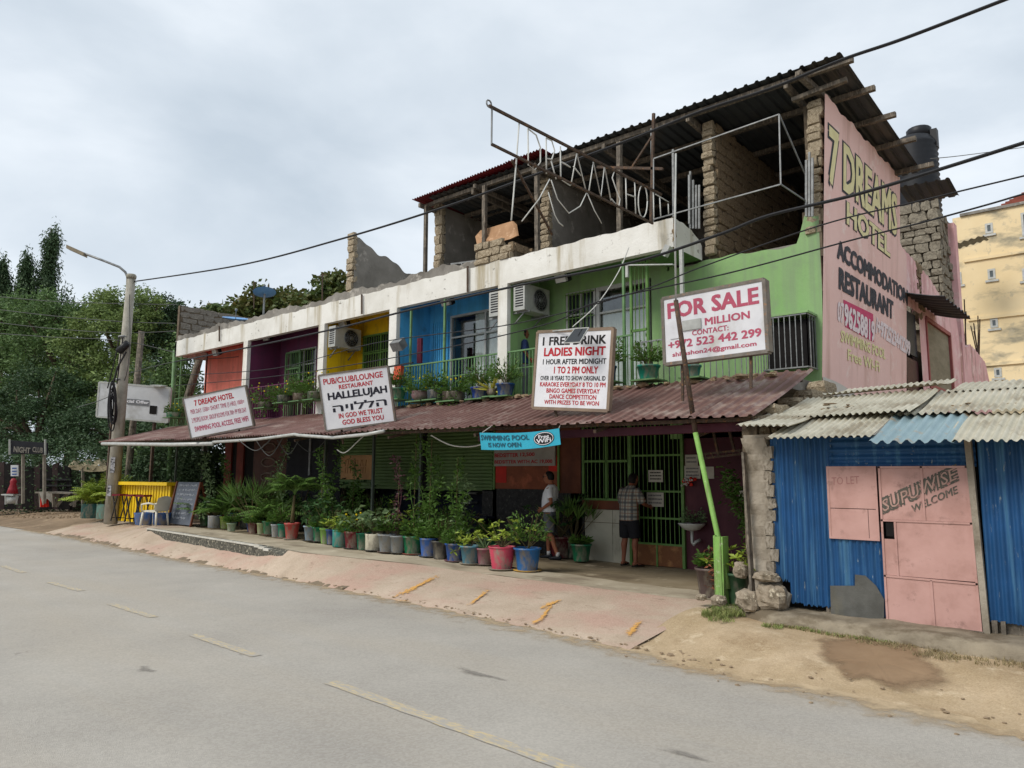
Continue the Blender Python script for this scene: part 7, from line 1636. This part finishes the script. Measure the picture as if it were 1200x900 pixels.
q0 = atY(1110,292,YY); MB().box((q0.x-3,YY+.02,0),(xL-.003,YY+3,q0.z)).build('wall', m_yb, rb); a,b_ = atY(1113,283,41.6), atY(1133,275,41.6); corr(MB(), (a.x,41.3,a.z-.3),(1,0,.15),(0,1,.12),(0,0,1),1.5,1.6,.04,.3,'sine',2).build('tin_roof', m_roof, rb)

# ================================================================== PEOPLE
m_skin = mat('skin_tanned','a0674c','8f5a42',rough=.6,scale=6,bump=.03); m_skin2 = mat('skin_brown','8a5741','7a4a37',rough=.6,scale=6,bump=.03); m_hair = mat('dark_hair','1d1815','141110',rough=.7,scale=20,bump=.4); m_tee = mat('white_tee','f0f0f2','e4e5e8',rough=.9,scale=5,bump=.25,bscale=9)
m_short = mat('grey_shorts','6b6e73','5b5e63',rough=.9,scale=6,bump=.25,bscale=14); m_bshort = mat('black_shorts','1b1c22','15161b',rough=.85,bump=.2); m_sock = mat('white_sock','cfd0d0',rough=.9,bump=.2); m_shoe = mat('dark_shoe','23272f','191c22',rough=.6,bump=.1); m_sand = mat('sandal','241d19','1b1613',rough=.7,bump=.1)
def plaid():
    M = mat('plaid_shirt','8d8b82','8d8b82',rough=.9,bump=.15,bscale=20); t = M.node_tree; N = t.nodes; L = t.links; tc_ = N.new('ShaderNodeTexCoord'); sep = N.new('ShaderNodeSeparateXYZ'); L.new(tc_.outputs['Object'], sep.inputs[0]); prev = lin('9a988d')
    for (ax,per,w,c,f) in (('X',.13,.3,'4a4d52',.75),('Z',.13,.3,'4a4d52',.75),('X',.13,.08,'7a4a36',.8),('Z',.13,.08,'7a4a36',.8)):
        m1 = N.new('ShaderNodeMath'); m1.operation='MULTIPLY'; m1.inputs[1].default_value = 1/per; L.new(sep.outputs[ax], m1.inputs[0]); m0 = N.new('ShaderNodeMath'); m0.operation='ADD'; m0.inputs[1].default_value = 10.1+(.4 if w<.1 else 0); L.new(m1.outputs[0], m0.inputs[0])
        m2 = N.new('ShaderNodeMath'); m2.operation='FRACT'; L.new(m0.outputs[0], m2.inputs[0]); m3 = N.new('ShaderNodeMath'); m3.operation='LESS_THAN'; m3.inputs[1].default_value = w; L.new(m2.outputs[0], m3.inputs[0]); m4 = N.new('ShaderNodeMath'); m4.operation='MULTIPLY'; m4.inputs[1].default_value = f; L.new(m3.outputs[0], m4.inputs[0])
        x = N.new('ShaderNodeMix'); x.data_type='RGBA'; L.new(m4.outputs[0], x.inputs[0]); x.inputs[7].default_value = lin(c)
        if isinstance(prev, tuple): x.inputs[6].default_value = prev
        else: L.new(prev, x.inputs[6])
        prev = x.outputs[2]
    L.new(prev, N['Principled BSDF'].inputs['Base Color']); return M
def remesh(mb, vox, name, m_, par, loc, smooth=True, nsm=6):
    o = mb.build(name, m_, None); md = o.modifiers.new('r','REMESH'); md.mode = 'VOXEL'; md.voxel_size = vox; sm_ = o.modifiers.new('s','SMOOTH'); sm_.factor = .5; sm_.iterations = nsm
    dg = bpy.context.evaluated_depsgraph_get(); me = bpy.data.meshes.new_from_object(o.evaluated_get(dg)); bpy.data.objects.remove(o)
    me.polygons.foreach_set('use_smooth', [True]*len(me.polygons)); me.materials.clear(); me.materials.append(m_); off = wloc(par)
    for v in me.vertices: v.co -= off
    o = bpy.data.objects.new(name, me); COL.objects.link(o); o.parent = par; return o
def loft(mb, rings, n=14):     # rings: (centre, ax half-vector, ay half-vector)
    vs_ = []
    for c,a,b in rings:
        for j in range(n): t = 2*math.pi*j/n; vs_.append(Vector(c)+Vector(a)*math.cos(t)+Vector(b)*math.sin(t))
    k = len(rings); fs = [(i*n+j,i*n+(j+1)%n,(i+1)*n+(j+1)%n,(i+1)*n+j) for i in range(k-1) for j in range(n)]+[tuple(range(n))[::-1],tuple((k-1)*n+j for j in range(n))]; mb.add(vs_, fs, True)
def hand(mb, w, d, nrm, side=1, curl=.5):   # wrist point, direction, palm normal
    w, d, nrm = Vector(w), Vector(d).normalized(), Vector(nrm).normalized(); s_ = d.cross(nrm).normalized()
    mb.tube([w, w+d*.04, w+d*.085],[.024,.034,.034],8)
    mb.obox(w+d*.055, d*.04, s_*.037, nrm*.013)
    for i,(o_,L_) in enumerate(((-.030,.065),(-.010,.075),(.010,.07),(.029,.055))):
        p = w+d*.09+s_*o_; q = p+(d*math.cos(curl*.6)+nrm*math.sin(curl*.6))*L_*.5; r = q+(d*math.cos(curl*1.6)+nrm*math.sin(curl*1.6))*L_*.5; mb.tube([p-d*.02,p,q,r],[.009,.009,.0085,.0075],6)
    p = w+d*.03-s_*.03*side; mb.tube([p,p+(d*.6-s_*side*.8).normalized()*.035,p+(d*.9-s_*side*.5).normalized()*.06],[.012,.011,.009],6)
def head(mb, c, f, tilt=0):   # c centre, f facing
    f = Vector(f).normalized(); s_ = Vector((-f.y,f.x,0)).normalized(); up = s_.cross(f)*-1
    up = f.cross(s_) if f.cross(s_).z > 0 else s_.cross(f)
    c = Vector(c)
    loft(mb, [(c+up*z+f*o_, s_*a, f*b) for z,a,b,o_ in ((-.115,.02,.03,.035),(-.105,.042,.05,.03),(-.07,.058,.075,.018),(-.03,.068,.09,.006),(.02,.074,.096,0),(.06,.072,.092,-.006),(.095,.055,.072,-.008),(.115,.025,.035,-.008))], 16)
    mb.tube([c+f*.085+up*.02, c+f*.112-up*.022, c+f*.092-up*.034],[.009,.014,.010],6)          # nose
    mb.tube([c+f*.088-up*.060-s_*.022, c+f*.096-up*.060, c+f*.088-up*.060+s_*.022],.006,5)       # lips
    mb.tube([c+f*.086+up*.034-s_*.04, c+f*.093+up*.036, c+f*.086+up*.034+s_*.04],.008,5)         # brow
    for k in (-1,1): mb.blob(c+s_*.074*k-f*.005-up*.005,(.012,.018,.03),8,6,.02)
    return s_, up
def person(base, face, label, pose):
    t = thing('person', base, label, 'person'); return t
# --- man in a white t-shirt, in profile, hand on hip
b0 = atY(645,656,12.0); zf = vz(b0.x)+.005; o = Vector((b0.x,12.0,zf)); F_ = Vector((-.93,-.25,0)).normalized(); S_ = Vector((-F_.y,F_.x,0)); Z = Vector((0,0,1))   # S_ = his left... side toward -Y is away/near
near = S_ if S_.y < 0 else -S_
t = thing('person', o, 'man in a white t-shirt and grey shorts looking left with his hand on his hip','person')
J = lambda f,s_,z: o+F_*f+near*s_+Z*z
fn, ff = J(-.20,.10,.0), J(.10,-.10,0)     # near foot back, far foot forward
body = MB()
for foot,hip,kn in ((J(-.20,.10,.09),J(.0,.09,.92),J(-.03,.10,.50)),(J(.08,-.10,.09),J(.02,-.09,.92),J(.10,-.10,.50))):
    body.tube([hip,hip.lerp(kn,.5),kn,kn.lerp(foot,.25)+F_*-.015,kn.lerp(foot,.6),foot],[.088,.075,.052,.056,.042,.034],12)
loft(body, [(J(0,0,.88),F_*.11,near*.16),(J(.01,0,1.0),F_*.115,near*.155),(J(.02,0,1.15),F_*.115,near*.15),(J(.0,0,1.32),F_*.115,near*.17),(J(-.03,0,1.43),F_*.08,near*.16),(J(-.03,0,1.47),F_*.05,near*.08)])
body.tube([J(-.035,0,1.42),J(-.01,0,1.50),J(.015,0,1.56)],[.062,.055,.055],10)
hc = J(.045,0,1.615); hf = (F_*.95-Z*.25).normalized(); head(body, hc, hf)
el = J(-.13,.27,1.13); wr = J(.09,.20,1.0); body.tube([J(-.03,.17,1.40),J(-.09,.23,1.26),el,el.lerp(wr,.4),wr],[.052,.046,.038,.038,.026],10); hand(body, wr, (F_*.9-Z*.5-near*.2), -near, 1, .7)
el2, wr2 = J(.02,-.25,1.14), J(.12,-.2,.98); body.tube([J(-.03,-.17,1.40),J(-.02,-.22,1.27),el2,wr2],[.052,.046,.037,.026],10); hand(body, wr2, (F_*.7-Z*.6), near, -1, .6)
remesh(body, .0075, 'body', m_skin, t, o, nsm=4)
sh = MB(); loft(sh, [(J(.02,0,.93),F_*.155,near*.185),(J(.025,0,1.0),F_*.152,near*.18),(J(.03,0,1.15),F_*.145,near*.172),(J(.01,0,1.30),F_*.135,near*.185),(J(-.02,0,1.40),F_*.11,near*.185),(J(-.03,0,1.455),F_*.075,near*.12),(J(-.025,0,1.475),F_*.066,near*.07)],20)
sh.tube([J(-.03,.13,1.41),J(-.06,.20,1.31),J(-.10,.245,1.20)],[.075,.072,.068],12); sh.tube([J(-.03,-.13,1.41),J(-.02,-.2,1.31),J(0,-.235,1.2)],[.075,.07,.066],12); remesh(sh,.011,'t_shirt',m_tee,t,o)
sp = MB(); loft(sp,[(J(0,0,.80),F_*.13,near*.17),(J(0,0,.9),F_*.135,near*.175),(J(0,0,.99),F_*.13,near*.165)]); sp.tube([J(.0,.09,.88),J(-.015,.095,.70),J(-.03,.10,.52)],[.115,.105,.095],14); sp.tube([J(.02,-.09,.88),J(.05,-.095,.70),J(.08,-.10,.52)],[.115,.105,.095],14); remesh(sp,.011,'shorts',m_short,t,o)
hr = MB(); loft(hr,[(hc+Z*z-F_*.018+F_*o_, near*a, F_*b) for z,a,b,o_ in ((-.05,.066,.06,-.045),(.0,.079,.085,-.025),(.04,.081,.098,-.012),(.08,.074,.092,-.004),(.11,.055,.07,0),(.132,.02,.03,0))],16); remesh(hr,.009,'hair',m_hair,t,o)
gl = MB(); gl.bar(hc+near*.074+Z*.02-F_*.02,hc+near*.07+F_*.085+Z*.015,.008); gl.bar(hc+near*.06+F_*.09+Z*.015,hc+near*-.06+F_*.09+Z*.015,.01,.03); gl.build('glasses',m_bl,t)
for ft,k in ((J(-.20,.10,0),.0),(J(.08,-.10,0),0)):
    s2 = MB(); s2.tube([ft+Z*.07,ft+Z*.15],[.042,.040],10); s2.build('sock',m_sock,t)
    s3 = MB(); loft(s3,[(ft-F_*.07+Z*.045,near*.034,Z*.045),(ft-F_*.02+Z*.05,near*.040,Z*.05),(ft+F_*.06+Z*.04,near*.044,Z*.04),(ft+F_*.14+Z*.03,near*.046,Z*.03),(ft+F_*.19+Z*.022,near*.03,Z*.02)],12); s3.build('shoe',m_shoe,t)
# --- man in a plaid shirt seen from behind
b0 = atY(738,658,12.2); zf = vz(b0.x)+.005; o = Vector((b0.x,12.2,zf)); F_ = Vector((.18,.98,0)).normalized(); S_ = Vector((F_.y,-F_.x,0)); near = S_
t = thing('person', o, 'man in a plaid shirt and black shorts seen from behind at the grille door','person')
J = lambda f,s_,z: o+F_*f+S_*s_+Z*z
body = MB()
for k in (-1,1): hip, kn, an_ = J(0,.10*k,.92), J(.02,.13*k,.50), J(-.01,.15*k,.08); body.tube([hip,hip.lerp(kn,.5),kn,kn.lerp(an_,.25)-F_*.015,kn.lerp(an_,.6),an_],[.09,.078,.056,.060,.044,.035],12)
loft(body,[(J(0,0,.88),S_*.17,F_*.12),(J(0,0,1.02),S_*.165,F_*.125),(J(0,0,1.2),S_*.175,F_*.12),(J(.02,0,1.36),S_*.185,F_*.115),(J(.05,0,1.44),S_*.15,F_*.08),(J(.06,0,1.48),S_*.07,F_*.05)])
body.tube([J(.055,0,1.44),J(.085,0,1.52),J(.11,0,1.56)],[.062,.056,.056],10); hc = J(.14,0,1.60); head(body,hc,(F_*.9-Z*.45).normalized())
for k in (-1,1):
    el, wr = (J(.10,.27*k,1.16), J(.32,.22*k,1.10)); body.tube([J(.03,.18*k,1.40),J(.05,.23*k,1.28),el,el.lerp(wr,.4),wr],[.052,.047,.039,.038,.026],10); hand(body,wr,F_*.95+Z*.1,-S_*k,k,.5)
remesh(body,.0075,'body',m_skin2,t,o,nsm=4)
sh = MB(); loft(sh,[(J(0,0,.84),S_*.205,F_*.165),(J(0,0,1.0),S_*.20,F_*.16),(J(.0,0,1.2),S_*.205,F_*.145),(J(.02,0,1.34),S_*.21,F_*.135),(J(.04,0,1.43),S_*.175,F_*.10),(J(.055,0,1.475),S_*.10,F_*.075),(J(.065,0,1.495),S_*.07,F_*.066)],20)
for k in (-1,1): sh.tube([J(.03,.15*k,1.42),J(.04,.23*k,1.31),J(.09,.27*k,1.17)],[.08,.078,.072],12)
sh = remesh(sh,.011,'plaid_shirt',plaid(),t,o)
sp = MB(); loft(sp,[(J(0,0,.76),S_*.19,F_*.14),(J(0,0,.93),S_*.185,F_*.14)])
for k in (-1,1): sp.tube([J(0,.095*k,.85),J(.01,.115*k,.68),J(.02,.125*k,.52)],[.12,.115,.108],14)
remesh(sp,.011,'shorts',m_bshort,t,o)
hr = MB(); loft(hr,[(hc+Z*z-F_*.02+F_*o_, S_*a, F_*b) for z,a,b,o_ in ((-.07,.060,.05,-.03),(-.02,.079,.082,-.02),(.03,.082,.098,-.01),(.07,.076,.093,0),(.105,.055,.07,.005),(.13,.02,.03,.005))],16); remesh(hr,.009,'hair',m_hair,t,o)
for k in (-1,1):
    ft = J(-.01,.15*k,0); d = (F_+S_*.25*k).normalized(); sd_ = Vector((d.y,-d.x,0)); g = MB(); loft(g,[(ft-d*.07+Z*.015,sd_*.035,Z*.015),(ft+d*.05+Z*.015,sd_*.045,Z*.015),(ft+d*.17+Z*.013,sd_*.045,Z*.013),(ft+d*.20+Z*.013,sd_*.02,Z*.012)],12); g.tube([ft+sd_*.045+Z*.02,ft+d*.05+Z*.085,ft-sd_*.045+Z*.02],.014,6); g.tube([ft+d*.1+sd_*.05+Z*.02,ft+d*.1+Z*.055,ft+d*.1-sd_*.05+Z*.02],.014,6); g.build('sandal',m_sand,t)
    g = MB(); loft(g,[(ft-d*.055+Z*.055,sd_*.03,Z*.03),(ft+d*.0+Z*.065,sd_*.033,Z*.036),(ft+d*.1+Z*.047,sd_*.04,Z*.02),(ft+d*.17+Z*.038,sd_*.036,Z*.012)],10); g.build('foot',m_skin2,t)
# --- person on the balcony, mostly hidden
p = atY(613,440,12.1); o = Vector((p.x,12.1,Z1)); F_ = Vector((.6,.8,0)).normalized(); S_ = Vector((F_.y,-F_.x,0)); t = thing('person', o, 'person in a dark blue top on the green balcony beside the ladies night board','person'); zc = atY(613,391,12.1).z-Z1
J = lambda f,s_,z: o+F_*f+S_*s_+Z*(z*(zc/1.60))
body = MB()
for k in (-1,1): body.tube([J(0,.09*k,.9),J(0,.1*k,.5),J(0,.1*k,.06)],[.085,.055,.035],10); body.tube([J(0,.17*k,1.4),J(-.02,.23*k,1.15),J(.1,.2*k,.98)],[.05,.038,.026],10); hand(body,J(.1,.2*k,.98),F_*.8-Z*.3,-S_*k,k,.6)
loft(body,[(J(0,0,.86),S_*.16,F_*.11),(J(0,0,1.2),S_*.165,F_*.11),(J(0,0,1.4),S_*.16,F_*.09),(J(0,0,1.46),S_*.06,F_*.05)]); body.tube([J(0,0,1.42),J(.01,0,1.55)],.055,10); hc = J(.02,0,1.60); head(body,hc,F_)
remesh(body,.011,'body',m_skin2,t,o,nsm=3)
sh = MB(); loft(sh,[(J(0,0,.88),S_*.19,F_*.14),(J(0,0,1.2),S_*.19,F_*.135),(J(0,0,1.38),S_*.185,F_*.11),(J(0,0,1.46),S_*.08,F_*.07)],16)
for k in (-1,1): sh.tube([J(0,.15*k,1.4),J(-.01,.2*k,1.28),J(-.02,.235*k,1.15)],[.07,.064,.058],10)
remesh(sh,.013,'blue_top',mat('dark_blue_cloth','25355f','1d2a4d',rough=.9,bump=.2),t,o); sp = MB(); loft(sp,[(J(0,0,.8),S_*.17,F_*.13),(J(0,0,.95),S_*.165,F_*.13)])
for k in (-1,1): sp.tube([J(0,.09*k,.85),J(0,.1*k,.45),J(0,.1*k,.1)],[.11,.085,.07],12)
remesh(sp,.013,'trousers',m_short,t,o); hr = MB(); loft(hr,[(hc+Z*z-F_*.02, S_*a, F_*b) for z,a,b in ((-.08,.07,.06),(0,.085,.09),(.05,.085,.1),(.1,.06,.075),(.13,.02,.03))],14); remesh(hr,.011,'hair',m_hair,t,o)
for k in (-1,1): g = MB(); loft(g,[(J(-.07,.1*k,.03),S_*.035,Z*.04),(J(.1,.1*k,.03),S_*.045,Z*.04),(J(.17,.1*k,.02),S_*.03,Z*.02)],10); g.build('shoe',m_shoe,t)
